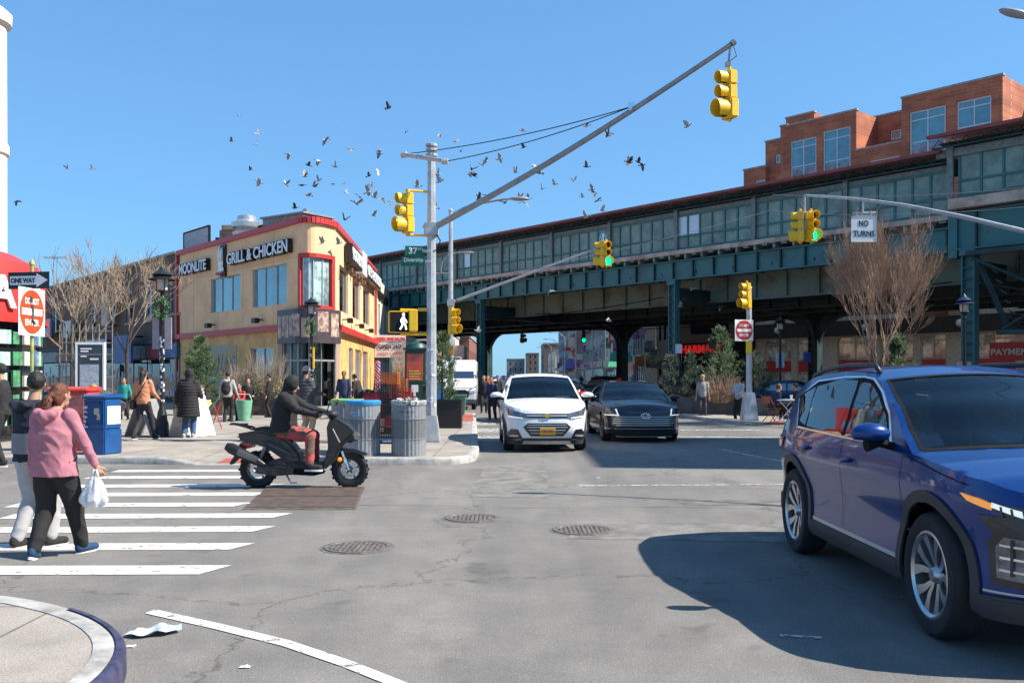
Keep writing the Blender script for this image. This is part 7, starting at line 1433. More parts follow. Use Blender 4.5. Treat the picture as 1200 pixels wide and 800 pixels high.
for k, (x, y, c) in enumerate(((9.2,84,blackw),(10.1,90,navyw),(9.0,101,redw),(10.4,112,whitew),(9.5,124,blackw),(9.9,80,palegrey),(8.9,135,tan),(-6.2,118,blackw))): person('pedestrian strolling on the pavement far beyond the tracks', (x,y,.13), random.choice((0,math.pi)), H=1.68, top=c, trou=blackw, shoe=None, vox=.045, group='pedestrians far beyond the tracks')
# driver and passenger of the blue suv
for lab, x, c in (('passenger with dark hair seen through the windscreen of the blue suv', 3.62-.38, palegrey), ('driver in a dark top behind the wheel of the blue suv', 3.62+.38, CM('driver_top', (.45,.45,.5)))):
    person(lab, (x,7.1,.08), math.pi, H=1.62, pel=(0,-.12,.62), lean=-.18, feet=((.1,.55,.3),(-.1,.55,.3)), hands=((.16,.42,1.0),(-.16,.42,1.0)) if 'driver' in lab else ((.12,.3,.7),(-.12,.3,.7)), top=c, trou=blackw, shoe=None, hs='mid' if 'pass' in lab else 'short', vox=.022)

# ------------------------------------------------------------------ scooter
t = thing('motor_scooter', 'black motor scooter with a chunky muffler and knobbly tyres on the crosswalk', 'scooter', sc0)
SB = Matrix.Translation(sc0)                  # local x to the right (forward), y away
XZ = lambda yo=0: SB @ Matrix(((1,0,0,0),(0,0,-1,yo),(0,1,0,0),(0,0,0,1)))
sb = mat('scooter_black', (.016,.016,.017), .38, var=.1, coat=.4); sbm = mat('scooter_matt_black', (.022,.022,.023), .62, var=.1)
def slab(name, poly, w, m_, bev=.02, yo=0, par=t, local=False, smooth=35):
    m = MB(); m.prism(poly, XZ(yo), w); return obj(name, m, m_, par, bevel=bev, smooth=smooth)
for nm, x, r in (('rear_wheel', -.64, .27), ('front_wheel', .72, .27)):
    e = bpy.data.objects.new(nm, None); COL.objects.link(e); e.parent = t; e.location = (x,0,r)
    m = MB(); m.lathe((0,0,0), [(.155,-.045),(.2,-.065),(r-.02,-.06),(r,-.03),(r,.03),(r-.02,.06),(.2,.065),(.155,.045)], 40, 'Y')
    for k in range(26): a = 2*math.pi*k/26; m.box(((r+.002)*math.cos(a), (-1)**k*.035, (r+.002)*math.sin(a)), (.02,.045,.035), ry=-a)
    obj('tyre', m, rubber, e, local=True, smooth=40)
    m = MB(); m.lathe((0,0,0), [(.158,-.05),(.14,-.045),(.14,.045),(.158,.05)], 32, 'Y'); m.lathe((0,0,0), [(.001,-.06),(.035,-.06),(.04,-.03),(.04,.03),(.035,.06),(.001,.06)], 14, 'Y')
    for k in range(5): a = 2*math.pi*k/5+.3; m.tube([(.03*math.cos(a),-.02,.03*math.sin(a)),(.15*math.cos(a),-.03,.15*math.sin(a))], .016, 6)
    obj('rim', m, rim_dk, e, local=True, smooth=40); m = MB(); m.lathe((0,-.055,0), [(.06,0),(.115,0),(.115,.006),(.06,.006)], 24, 'Y'); obj('brake_disc', m, rim_si, e, local=True)
slab('tail_body', [(-.95,.80),(-.60,.86),(-.30,.80),(-.12,.68),(.0,.52),(.05,.38),(-.12,.36),(-.3,.46),(-.5,.6),(-.78,.68),(-.92,.72)], .3, sb, .04)
slab('side_panel', [(-.62,.74),(-.3,.7),(-.12,.56),(-.02,.42),(-.2,.42),(-.42,.56)], .34, sbm, .03)
slab('seat', [(-.78,.87),(-.55,.91),(-.34,.88),(-.12,.80),(.03,.80),(.07,.74),(-.1,.71),(-.3,.78),(-.6,.84)], .27, mat('seat_vinyl', (.02,.02,.02), .6, var=.1), .035)
slab('footboard', [(-.14,.30),(.34,.27),(.42,.34),(.36,.38),(.0,.38),(-.14,.42)], .36, sbm, .025)
slab('underframe', [(-.45,.42),(-.1,.36),(.3,.27),(.36,.22),(.2,.18),(-.2,.2),(-.5,.3)], .2, blackm, .02)
slab('engine', [(-.62,.36),(-.3,.44),(-.05,.34),(-.08,.2),(-.35,.18),(-.66,.22)], .24, mat('engine_metal', (.08,.08,.085), .5, .5, var=.3, scale=12), .02)
slab('leg_shield', [(.30,.34),(.42,.3),(.56,.44),(.62,.6),(.78,.76),(.84,.80),(.72,.92),(.56,1.02),(.46,1.06),(.40,.9),(.42,.6),(.38,.46)], .36, sb, .05)
slab('nose_cowl', [(.5,.96),(.66,.92),(.82,.83),(.86,.72),(.8,.66),(.66,.68),(.5,.72)], .28, sbm, .05)
slab('headlight', [(.78,.84),(.87,.78),(.88,.72),(.8,.7),(.74,.76)], .22, lampg, .015)
slab('front_fender', [(.42,.52),(.6,.58),(.8,.58),(1.0,.5),(.96,.47),(.78,.52),(.62,.52),(.5,.46)], .16, sb, .02)
slab('rear_fender', [(-.9,.66),(-.8,.7),(-.86,.5),(-1.02,.34),(-1.06,.36),(-.95,.52)], .14, sbm, .01)
slab('tail_light', [(-.86,.68),(-.72,.66),(-.7,.60),(-.8,.58),(-.88,.63)], .2, redlamp, .01)
m = MB(SB); m.tube([(-.72,0,.9),(-.92,0,.93),(-1.03,0,.95)], .015, 6); m.tube([(-.72,-.1,.88),(-.9,-.1,.93),(-1.03,-.06,.95)], .015, 6); m.tube([(-.72,.1,.88),(-.9,.1,.93),(-1.03,.06,.95)], .015, 6); m.box((-.93,0,.94),(.22,.2,.02)); obj('rear_rack', m, black, t)
m = MB(SB); m.tube([(-.2,-.17,.3),(-.42,-.19,.34),(-.52,-.2,.38)], .02, 8); m.tube([(-.50,-.2,.35),(-.62,-.21,.42),(-.98,-.22,.60),(-1.05,-.22,.63)], [.04,.07,.08,.055], 14); obj('muffler', m, mat('muffler_black', (.03,.03,.032), .4, .5, var=.1), t, smooth=40)
m = MB(SB); m.tube([(-.58,-.285,.43),(-.86,-.29,.55)], [.045,.05], 8); obj('heat_shield', m, mat('shield_grey', (.12,.12,.12), .35, .6, var=.1), t)
for y in (-.1,.1): m = MB(SB); m.tube([(.72,y,.27),(.62,y,.55)], .022, 8); m.tube([(.70,y,.33),(.665,y,.44)], .03, 8); obj('fork', m, chrome, t)
for y in (-.13,.13): m = MB(SB); m.tube([(-.62,y,.35),(-.5,y,.62)], .03, 8); obj('shock', m, mat('spring', (.2,.2,.2), .4, .6), t)
m = MB(SB); m.tube([(.47,0,.98),(.42,0,1.06)], .03, 8); m.tube([(.34,-.34,1.1),(.42,-.2,1.1),(.44,0,1.07),(.42,.2,1.1),(.34,.34,1.1)], .015, 8); hb_ = obj('handlebar', m, black, t)
for y in (-.33,.33): m = MB(SB); m.tube([(.36,y*.85,1.1),(.32,y*1.1,1.1)], .02, 8); obj('grip', m, rubber, hb_)
m = MB(SB); m.ell((.46,0,1.09),(.09,.12,.06),10,8); obj('dashboard', m, sbm, t, smooth=True)
for y in (-.22,.22): m = MB(SB); m.tube([(.42,y,1.1),(.46,y*1.3,1.22)], .008, 5); m.ell((.47,y*1.4,1.26),(.02,.075,.045),10,6); obj('mirror', m, black, t, smooth=True)
m = MB(SB); m.ell((.6,-.17,.43),(.035,.02,.035),8,6); obj('side_reflector', m, amber, t)
for k, (a, b) in enumerate((((.50,-.181,.88),(.60,-.181,.68)),((-.45,-.172,.66),(-.15,-.172,.52)))): m = MB(SB); m.tube([a, b], .012, 4); obj('trim_strip', m, mat('trim_grey', (.15,.15,.15), .4), t)
m = MB(SB); m.tube([(-.2,-.1,.2),(-.1,-.24,.1),(0,-.26,.1)], .015, 6); obj('side_stand', m, rim_si, t)
# ------------------------------------------------------------------ vegetation
def rod(mb, a, b, r0, r1, n=4): mb.tube([a, b], [r0, r1], n, cap=False)
def bare_tree(label, base, H, spread, seed, m_trunk, m_twig, start=.3, up=.5, levels=5, fan=3, r0=.09, wig=.16, mains=4, name='bare_tree', lean=(0,0), twig=.006, group=None):
    random.seed(seed); base = Vector(base); t = thing(name, label, 'tree', base, group=group); tm = MB(); cm = MB()
    def grow(p, d, L, r, lv):
        q = p; k = 3 if lv < 3 else 2; pts = [p]; dd = d.copy()
        for i in range(k):
            dd = (dd+Vector((random.uniform(-1,1),random.uniform(-1,1),random.uniform(-.3,1)*up))*wig).normalized(); q = q+dd*L/k; pts.append(q)
        (tm if lv < 2 else cm).tube(pts, [r*(1-.45*i/k) for i in range(k+1)], 6 if lv < 2 else (4 if lv < 4 else 3), cap=False)
        if lv >= levels: return
        for j in range(fan if lv else fan+2):
            s = pts[-1] if j < 2 else pts[-1].lerp(pts[-2], random.random()*.9)
            nd = (dd+Vector((random.uniform(-1,1),random.uniform(-1,1),random.uniform(-.25,.8)))*spread).normalized(); nd.z = max(nd.z, .05 if lv < 2 else -.1); grow(s, nd.normalized(), L*random.uniform(.6,.85), max(twig, r*.52), lv+1)
    top = base+Vector((lean[0],lean[1],H*start)); tm.tube([base+Vector((0,0,-.02)), base.lerp(top,.5)+Vector((.03,0,0)), top], [r0*1.25,r0,r0*.85], 8, cap=False)
    for j in range(mains):
        a = 2*math.pi*j/mains+random.random()*.8; q_ = spread*(.75 if mains == 4 else random.uniform(.05,.42)); grow(top-Vector((0,0,.1*(j%4))), Vector((math.cos(a)*q_,math.sin(a)*q_,1)).normalized(), H*(1-start)*.34, r0*.6, 1)
    obj('trunk', tm, m_trunk, t, smooth=True); obj('crown', cm, m_twig, t); return t
bark = mat('pale_bark', (.36,.28,.21), .9, var=.25, scale=12); barkd = mat('dark_bark', (.07,.05,.04), .9, var=.25, scale=12); twigb = mat('russet_twig', (.46,.31,.22), .9, var=.3, scale=6, col2=(.2,.13,.09)); twigp = mat('pale_twig', (.34,.26,.19), .9, var=.2)
bare_tree('bare pale branched street tree beside the lamp post on the left', (-14.7,34.5,.13), 6.3, .5, 5, barkd, twigp, start=.4, fan=3, levels=6, r0=.08, twig=.008)
bare_tree('low bare street tree in front of the dark brick row', (-17.4,36.5,.13), 5.6, .6, 12, barkd, twigp, start=.3, fan=3, levels=6, r0=.07, twig=.008)
bare_tree('bare tree whose top twigs rise over the dark brick roof', (-19.5,40,.13), 7.8, .55, 19, barkd, twigp, start=.4, fan=3, levels=4, r0=.07, twig=.009)
rt_ = bare_tree('russet bare tree with dense upright twigs in front of the station', (12.25,30.2,.13), 6.5, .24, 8, barkd, twigb, start=.08, up=.5, fan=4, levels=6, r0=.1, twig=.006, wig=.32, mains=7); rt_.scale = (.58,.62,1)
def leafspray(mb, p, d, L, w):
    s = d.orthogonal().normalized()*w; mb.add([p-s*.5, p+s*.5, p+d*L+s*.15, p+d*L-s*.15], [(0,1,2,3)])
needle = [mat('needle_green', (.075,.13,.05), .7, var=.3, scale=3), mat('needle_dark', (.035,.065,.04), .7, var=.3, scale=3)]
def conifer(label, base, H, R_, seed, mi=0, n=3200, shape=1.0, up=.7, group=None, multi=1):
    random.seed(seed); base = Vector(base); t = thing('conifer', label, 'tree', base, group=group); m = MB(); m.tube([base, base+Vector((0,0,H*.9))], [.05,.012], 6); obj('trunk', m, barkd, t); c = MB()
    nb_ = int(n/34)
    for k in range(nb_):
        h = random.random()**.8; z = H*(.04+.92*h); rad = R_*(1-h)**.75*random.uniform(.6,1.12)*(.8+.2*shape)+.05; a = random.random()*6.283; cx = 0
        if multi > 1: cx = (random.randrange(multi)-(multi-1)/2)*R_*.9; rad *= .7; z *= random.uniform(.7,1)
        tip = Vector((cx+rad*math.cos(a), rad*math.sin(a), z+rad*up*random.uniform(.3,1.0))); root = Vector((cx*.8,0,max(.0,z-rad*.25)))
        for j in range(34):
            f = random.uniform(.35,1)**.7; p = root.lerp(tip, f)+Vector([random.gauss(0,.05)*(.6+R_*.4) for _ in range(3)]); d = ((tip-root).normalized()+Vector([random.gauss(0,.45) for _ in range(3)])+Vector((0,0,.25))).normalized(); leafspray(c, base+p, d, random.uniform(.06,.14), random.uniform(.018,.04))
    obj('crown', c, needle[mi], t); return t
conifer('green conifer in a planter in front of the graffiti mural', (-12.15,35.3,.65), 2.55, .85, 1, 0, 5200)
conifer('slim conifer behind the tall mast beside the white van', (-2.05,26.6,.6), 2.35, .5, 2, 0, 3800, up=1.0)
conifer('tall pointed conifer above the planter beside the right signal post', (8.35,36.2,.6), 3.0, 1.0, 3, 0, 6200, up=1.2)
conifer('dark bushy conifer at the left end of the right planter', (7.15,38.2,.6), 2.2, .9, 4, 1, 5200, up=.9, multi=2)
conifer('dark conifer hugging the right side of the right signal post', (9.75,36.4,.6), 2.0, .75, 5, 1, 4200, up=.9)
conifer('small bright green conifer below the russet tree', (11.45,26.8,.9), 1.95, .5, 6, 0, 3200, up=1.1)
def shrub(label, base, w, h, seed, m_, n=260, leaf=None, group=None):
    random.seed(seed); base = Vector(base); t = thing('shrub', label, 'shrub', base, group=group); c = MB()
    for k in range(n):
        a = random.random()*6.283; r = w*random.random()**.5; p0 = base+Vector((r*.35*math.cos(a), r*.3*math.sin(a), 0)); p2 = base+Vector((r*math.cos(a), r*.6*math.sin(a), h*random.uniform(.4,1.0))); p1 = p0.lerp(p2,.5)+Vector([random.gauss(0,.06) for _ in range(3)]); c.tube([p0,p1,p2], [.012,.009,.005], 3, cap=False)
        p3 = p2+Vector([random.gauss(0,.16) for _ in range(3)]); c.tube([p1,p3], [.006,.004], 3, cap=False)
    obj('stems', c, m_, t)
    if leaf:
        c = MB()
        for k in range(n*4): a = random.random()*6.283; r = w*random.random()**.5; leafspray(c, base+Vector((r*math.cos(a), r*.5*math.sin(a), h*random.uniform(.0,.45))), Vector([random.gauss(0,1) for _ in range(3)]).normalized(), .07, .05)
        obj('leaves', c, leaf, t)
yl = mat('yellow_green_leaf', (.25,.27,.06), .7, var=.3, scale=5)
shrub('bare brown shrub with yellow leaves in the planter left of the entrance', (-9.55,35.4,.7), .95, 1.9, 1, twigp, 130, yl); shrub('bare brown shrub in the planter below the graffiti', (-10.7,35.4,.7), .75, 1.5, 2, twigp, 90); shrub('bare brown shrub behind the man in the grey t shirt', (8.1,35.2,.6), .8, 1.1, 3, twigb, 220); shrub('low green shrub at the left end of the right planter', (6.9,37.0,.6), .6, .6, 4, barkd, 120, needle[0]); shrub('bare brown shrub beside the green kiosk', (-5.3,44,.13), .6, 2.6, 6, twigb, 200)
shrub('brown creeper by the hair salon doorway', (-4.6,41,.13), .5, 2.2, 7, twigb, 160)
planterm = mat('planter_brown', (.15,.11,.085), .85, var=.2, scale=3); planterg = mat('planter_grey', (.11,.11,.11), .85, var=.2, scale=3); soil = mat('soil', (.04,.03,.02), .95)
def planter(label, c, d, h, rz=0, m_=planterm, group=None):
    t = thing('planter', label, 'planter', c, rz, group); x, y = d[0]/2, d[1]/2; m = MB(); w = .06
    for a, b in (((-x,-y,0),(x,-y+w,h)),((-x,y-w,0),(x,y,h)),((-x,-y+w,0),(-x+w,y-w,h)),((x-w,-y+w,0),(x,y-w,h))): m.b2(a, b)
    obj('box', m, m_, t, local=True); m = MB(); m.b2((-x+w,-y+w,.02),(x-w,y-w,h-.06)); obj('soil', m, soil, t, local=True)
    m = MB(); 
    for a, b in (((-x-.03,-y-.03,h),(x+.03,-y+w,h+.05)),((-x-.03,y-w,h),(x+.03,y+.03,h+.05)),((-x-.03,-y+w,h),(-x+w,y-w,h+.05)),((x-w,-y+w,h),(x+.03,y-w,h+.05))): m.b2(a, b)
    obj('rim', m, m_, t, local=True); return t
planter('brown planter holding the conifer by the mural', (-12.1,35.3,.13), (1.9,.9), .62); planter('brown planter between the conifer and the entrance shrub', (-10.75,35.4,.13), (1.0,.9), .6, m_=planterg); planter('long brown planter with the yellow leaved shrub', (-9.3,35.4,.13), (1.7,.9), .62, m_=mat('planter_rust',(.12,.085,.07),.85,var=.3))
planter('black planter box beside the tall mast', (-1.85,26.6,.13), (.75,.75), .78, m_=black)
planter('long grey planter behind the two people on the right crossing', (7.7,36.6,.13), (3.0,1.1), .62, -.5, planterg); planter('grey planter behind the right signal post', (10.0,34.9,.13), (2.0,1.1), .6, -.35, planterg)
planter('black planter under the small bright conifer', (11.45,26.8,.13), (.9,.9), .8, m_=black)

# ------------------------------------------------------------------ street furniture
binm = mat('bin_grey', (.26,.27,.285), .5, .2, var=.12, scale=6, bump=.05); binb = mat('bin_band', (.17,.175,.185), .55, .2, var=.12, scale=6)
def bin_(label, c, rim_m, rimlab, txt=None, top=None, rz=0):
    t = thing('litter_bin', label, 'litter bin', c, group='ribbed grey litter bins by the tall mast'); C_ = Matrix.Translation(c); r = .325; h = 1.03
    def cyl(z0, z1, mm, nm, k=28):
        m = MB(C_); vs = []
        for z in (z0, z1):
            for i in range(k*2): a = 2*math.pi*i/(k*2); rr = r+(.006 if i % 2 else -.004); vs.append((rr*math.cos(a), rr*math.sin(a), z))
        n = k*2; m.add(vs, [(i,(i+1)%n,n+(i+1)%n,n+i) for i in range(n)]); return obj(nm, m, mm, t)
    cyl(.0,.32,binm,'lower_drum'); cyl(.321,.70,binb,'middle_band'); cyl(.701,h,binm,'upper_drum')
    m = MB(C_)
    for z in (.0,.32,.70): m.lathe((0,0,z), [(r+.012,0),(r+.014,.008),(r+.012,.016)], 40)
    obj('hoops', m, binm, t)
    m = MB(C_); m.lathe((0,0,h-.02), [(r+.014,-.04),(r+.02,-.01),(r+.022,.03),(r+.0,.05),(r-.06,.045),(r-.07,-.02),(.02,-.1),(.001,-.1)], 40); obj('rim', m, rim_m, t, smooth=40)
    if txt:
        for s, z, sz, mm in txt: text('lettering', s, sz, mm, frame((c[0]+.0, c[1]-r-.012, c[2]+z), (1,0,0)), t, depth=.004, fit=sz*6)
    if top:
        random.seed(3); m = MB(C_)
        for k in range(16): a = random.random()*6.28; q = random.random()*.22; m.box((q*math.cos(a), q*math.sin(a), h+random.uniform(-.04,.06)), (.1,.07,.05), rz=a, rx=random.random())
        obj('rubbish', m, top, t)
    return t
lettb = mat('letter_pale_blue', (.12,.42,.66), .5, var=0); letg = mat('letter_grey', (.06,.06,.065), .5, var=0)
bin_('grey litter bin with a green lid half hidden by the scooter', (-3.33,18.35,.13), mat('lid_green', (.2,.45,.13), .5), 'green')
bin_('grey litter bin with a blue lid and pale blue lettering', (-2.87,17.42,.13), mat('lid_blue', (.03,.25,.5), .5), 'blue', [('RECYCLE',.83,.055,lettb),('BOTTLES CANS',.77,.045,lettb)])
bin_('overfull grey litter bin with a dark speckled rim nearest the mast', (-1.99,17.42,.13), mat('rim_speckled', (.5,.5,.5), .6, var=0, col2=(.04,.04,.04), scale=26, contrast=(.46,.5)), 'dark', [('THANK YOU FOR KEEPING IT CLEAN',.84,.05,letg)], top=mat('rubbish_mix', (.5,.45,.4), .8, var=0, col2=(.12,.12,.13), scale=12, contrast=(.45,.55)))
def crate(c, d, mm, label, group, n=5, rz=0):
    t = MB(Matrix.Translation(c) @ Matrix.Rotation(rz,4,'Z')); x, y, h = d[0]/2, d[1]/2, d[2]
    for z in [h*i/n for i in range(n+1)]:
        t.b2((-x,-y,z),(x,-y+.012,z+.018)); t.b2((-x,y-.012,z),(x,y,z+.018)); t.b2((-x,-y+.012,z),(-x+.012,y-.012,z+.018)); t.b2((x-.012,-y+.012,z),(x,y-.012,z+.018))
    for i in range(9): u = -x+2*x*i/8; t.b2((u-.006,-y+.002,.018),(u+.006,-y+.01,h)); t.b2((u-.006,y-.01,.018),(u+.006,y-.002,h))
    t.b2((-x+.012,-y+.012,.0),(x-.012,y-.012,.012)); return tag(obj('plastic_crate', t, mm), label, 'crate', group)
ccx = gp(455,519,.13); cz = .13; crm = [black, mat('crate_dark_red', (.2,.03,.03), .6), black, black, black, mat('crate_orange', (.55,.13,.02), .6)]
t = thing('hand_truck', 'blue platform trolley under the tower of crates', 'trolley', ccx); m = MB(); m.b2((ccx.x-.3,ccx.y-.25,.2),(ccx.x+.28,ccx.y+.3,.25)); obj('platform', m, mat('trolley_blue', (.03,.12,.3), .5), t)
for sx, sy in ((-.22,-.2),(.22,-.2),(-.22,.22),(.22,.22)): m = MB(); m.lathe((ccx.x+sx,ccx.y+sy,.165), [(.001,-.015),(.045,-.015),(.045,.015),(.001,.015)], 14, 'Y'); obj('wheel', m, rubber, t)
names = ['lowest black crate on the trolley','dark red crate second from the bottom of the tower','black crate third from the bottom of the tower','black crate fourth from the bottom of the tower','black crate just below the orange one','orange crate tilted on top of the crate tower']
for i in range(6): crate((ccx.x+(-.02,.01,-.01,.02,-.03,.03)[i], ccx.y, .25+i*.245), (.42,.42,.235), crm[i], names[i], 'crates stacked between the litter bins', rz=.04*(-1)**i)
for k, (px, py, mm, lab) in enumerate(((471,463,redpaint,'red crate on the ground behind the right hand bin'),(466,452,mat('crate_orange2', (.6,.16,.03), .6),'orange red crate behind the right hand bin'))): c = at(px, py+6, 24); crate(tuple(c), (.5,.4,.3), mm, lab, None)
c = at(468,459,24.2); m = MB(); m.b2((c.x-.35,23.8,.13),(c.x+.5,24.6,c.z-.18)); tag(obj('goods_table', m, mat('cloth_black', (.03,.03,.03), .9)), 'dark draped trestle carrying the red crates', 'table')
c = gp(433,489,.13); t = thing('vegetable_table', 'red draped market table with green vegetables by the yellow wall', 'market table', c); m = MB(Matrix.Translation(c)); m.b2((-.75,-.4,.0),(.75,.4,.92)); obj('cloth', m, mat('red_cloth_drape', (.5,.03,.05), .8, var=.2, bump=.4, bscale=12), t, bevel=.03)
random.seed(2)
for k, mm in enumerate((needle[0], mat('veg_green', (.12,.4,.08), .6), mat('veg_white', (.6,.6,.5), .6))): 
    m = MB(Matrix.Translation(c))
    for j in range(14): m.ell((random.uniform(-.68,.68), random.uniform(-.3,.3), .95+random.uniform(0,.06)), (.07,.06,.05), 8, 5)
    obj('vegetables', m, mm, t, smooth=True)
# newspaper boxes
def newsbox(name, label, c, d, mm, rz, mm2):
    t = thing(name, label, 'newspaper box', c, rz); x, y, h = d[0]/2, d[1]/2, d[2]; m = MB(); m.b2((-x,-y,.0),(x,y,h*.42)); m.b2((-x+.01,-y+.01,h*.42),(x-.01,y-.01,h*.93)); obj('cabinet', m, mm, t, local=True, bevel=.02)
    m = MB(); m.prism([(-y-.03,h*.93),(y+.02,h*.93),(y+.02,h),(-y+.06,h),(-y-.03,h*.965)], Matrix(((0,0,1,0),(1,0,0,0),(0,1,0,0),(0,0,0,1))), 2*x+.04); obj('lid', m, mm, t, local=True, bevel=.015)
    m = MB(); m.b2((-x+.06,-y-.012,h*.5),(x-.06,-y+.005,h*.88)); dr_ = obj('door', m, mm2, t, local=True, bevel=.01); m = MB(); m.b2((-x+.1,-y-.035,h*.84),(x-.1,-y-.013,h*.87)); obj('handle', m, mm2, dr_, local=True)
    m = MB(); m.b2((x-.003,-y+.08,h*.5),(x+.005,y-.06,h*.8)); obj('sticker', m, signwht, t, local=True); return t
t = newsbox('newspaper_box', 'blue newspaper box with white graffiti and stickers at the kerb', (-8.03,17.75,.13), (.5,.5,1.17), mat('box_blue', (.006,.075,.25), .4, var=.15, coat=.3), -.28, mat('box_blue_dark', (.005,.055,.2), .4, var=.15))
random.seed(8)
for k in range(5): m = MB(); m.tube([(-.22+.03*random.random(), -.266, .55+.08*k+.05*random.random()) for _ in range(1)]+[(-.2+.08*random.random(), -.266, .52+.09*k+.06*random.random()) for _ in range(5)], .011, 5); obj('graffiti', m, signwht, t, local=True)
m = MB(); m.b2((.02,-.268,.78),(.14,-.262,.9)); m.b2((.09,-.269,.68),(.15,-.262,.78)); obj('sticker', m, mat('sticker_yellowish', (.7,.6,.4), .5, var=.3, scale=30), t, local=True)
newsbox('newspaper_box', 'red newspaper box behind the woman in pink', (-9.0,18.6,.13), (.85,.5,1.3), mat('box_red', (.75,.06,.05), .4, var=.12), -.1, mat('box_red_white', (.72,.2,.18), .4, var=.3, scale=4))
# ornate lamp posts
lampm = mat('lamp_post_black', (.015,.016,.018), .45, var=.2); frost = mat('frosted_glass', (.5,.48,.44), .3, var=.1)
def lamp(label, c, panels=None, blue=False, stickers=True, wreath=False):
    t = thing('street_lamp', label, 'street lamp', c); T_ = Matrix.Translation(c); m = MB(T_)
    m.lathe((0,0,0), [(.2,0),(.2,.12),(.17,.16),(.16,.34),(.13,.42),(.11,.6),(.075,.7),(.06,.9),(.052,3.45),(.07,3.5),(.05,3.56),(.05,3.6)], 14, cap=True); obj('post', m, lampm, t, smooth=35)
    m = MB(T_); m.lathe((0,0,3.6), [(.05,0),(.15,.05),(.15,.08)], 14); m.lathe((0,0,3.98), [(.16,.0),(.16,.04)], 14, cap=True); obj('collar', m, lampm, t)
    m = MB(T_); m.lathe((0,0,3.68), [(.13,0),(.15,.3)], 14, cap=True); obj('lantern', m, frost, t, smooth=40)
    m = MB(T_)
    for k in range(4): a = R(45+90*k); m.tube([(.15*math.cos(a),.15*math.sin(a),3.66),(.16*math.cos(a),.16*math.sin(a),4.02)], .014, 5)
    obj('cage', m, lampm, t)
    m = MB(T_); m.lathe((0,0,3.93), [(.32,.0),(.33,.02),(.16,.12),(.001,.12)], 18); m.lathe((0,0,4.05), [(.25,.0),(.26,.02),(.1,.13),(.03,.2),(.001,.3)], 18); obj('cap', m, mat('lamp_cap_blue', (.02,.03,.1), .4) if blue else lampm, t, smooth=35)
    if stickers:
        random.seed(int(c[0]*10)+90); m = MB(T_)
        for k in range(38): a = random.uniform(3.3,6.1); z = random.uniform(.85,2.5); m.box((.056*math.cos(a),.056*math.sin(a),z), (.05,.006,.03+.06*random.random()), rz=a+R(90))
        obj('stickers', m, MATS['sticker_mix'], t)
    if panels:
        m = MB(T_); (z0, z1, w, mm) = panels; m.b2((-w-.07,-.02,z0),(-.07,.02,z1)); m.b2((.07,-.02,z0),(w+.07,.02,z1)); obj('panel', m, mm, t)
    if wreath:
        m = MB(T_); random.seed(5)
        for k in range(260): a = random.random()*6.28; q = .17+random.gauss(0,.035); leafspray(m, Vector((q*math.cos(a), -.08+random.gauss(0,.03), 3.22+q*math.sin(a)*1.2)), Vector([random.gauss(0,1) for _ in range(3)]).normalized(), .06, .035)
        obj('wreath', m, mat('wreath_green', (.05,.16,.05), .7, var=.3), t)
    return t
lamp('black lantern street lamp covered in stickers with two grey panels and a wreath', (-8.82,22.8,.13), (2.2,3.0,.17,mat('panel_mauve_grey', (.3,.29,.33), .6)), wreath=True)
lamp('black lantern street lamp in front of the restaurant entrance', (-7.0,31.6,.13), wreath=True)
m = MB(); m.b2((-7.0+.055,31.5,1.9),(-7.0+.1,31.6,2.65)); tag(obj('yellow_notice', m, sigyel), 'narrow yellow and black notice on the lamp by the entrance', 'sign')
lamp('black lantern street lamp behind the cafe table', (12.45,42.0,.13), (1.9,2.6,.12,mat('notice_blue_white', (.45,.5,.58), .5)), stickers=False)
lamp('blue capped lantern street lamp with pink panels near the right railway column', (15.3,30.6,.13), (.6,2.0,.16,mat('pink_panel', (.45,.33,.35), .6)), blue=True, stickers=False)
psign(942.5,950.5,412.5,424.5,44,mat('small_blue_sign', (.01,.04,.2), .5),'small dark blue sign on the column behind the cafe table')
psign(791.5,799,403,414,49.3,signwht,'small white notice strapped to the near railway column',th=.03)
# sandwich boards, folding stand, tub
def board(label, c, rz, mm, h=1.0, w=.6):
    t = thing('sandwich_board', label, 'sandwich board', c, rz); 
    for s in (1,-1): m = MB(); m.box((0,s*.2,h/2), (w,.02,h*1.05), rx=s*.38); obj('board', m, mm, t, local=True)
    return t
board('white sandwich board with red and blue print beside the coat wearer', (-8.1,22.9,.13), R(60), mat('menu_print', (.75,.73,.7), .5, var=0, col2=(.55,.2,.2), scale=9, contrast=(.36,.42)), 1.05, .8)
board('blank grey sandwich board leaning left of the stickered lamp post', (-9.25,22.9,.13), R(75), mat('board_grey', (.25,.25,.25), .7), .95, .7)
board('second white sandwich board right behind the stickered lamp post', (-8.55,24.3,.13), R(30), MATS['menu_print'], 1.2, .5)
c = gp(243,503,.13); t = thing('folding_stand', 'teal and red folding stand beside the seated person with papers', 'folding stand', c); m = MB(Matrix.Translation(c)); m.tube([(-.3,0,0),(.35,0,.95)], .018, 6); m.tube([(.2,0,0),(-.3,0,.6)], .018, 6); obj('teal_frame', m, mat('teal_tube', (.06,.35,.28), .5), t); m = MB(Matrix.Translation(c)); m.tube([(.35,.2,0),(.1,.2,.75)], .016, 6); m.tube([(.05,.2,0),(.3,.2,.75)], .016, 6); obj('red_frame', m, redpaint, t)
m = MB(); c = at(238,473,25.6); m.box(c, (.4,.3,.03), rx=.4, ry=.2); m.box(c+Vector((.02,-.02,.03)), (.36,.26,.02), rx=.45, ry=-.1); tag(obj('papers', m, mat('yellow_paper', (.7,.62,.25), .6, var=.1)), 'pale yellow papers held by the seated person', 'papers')
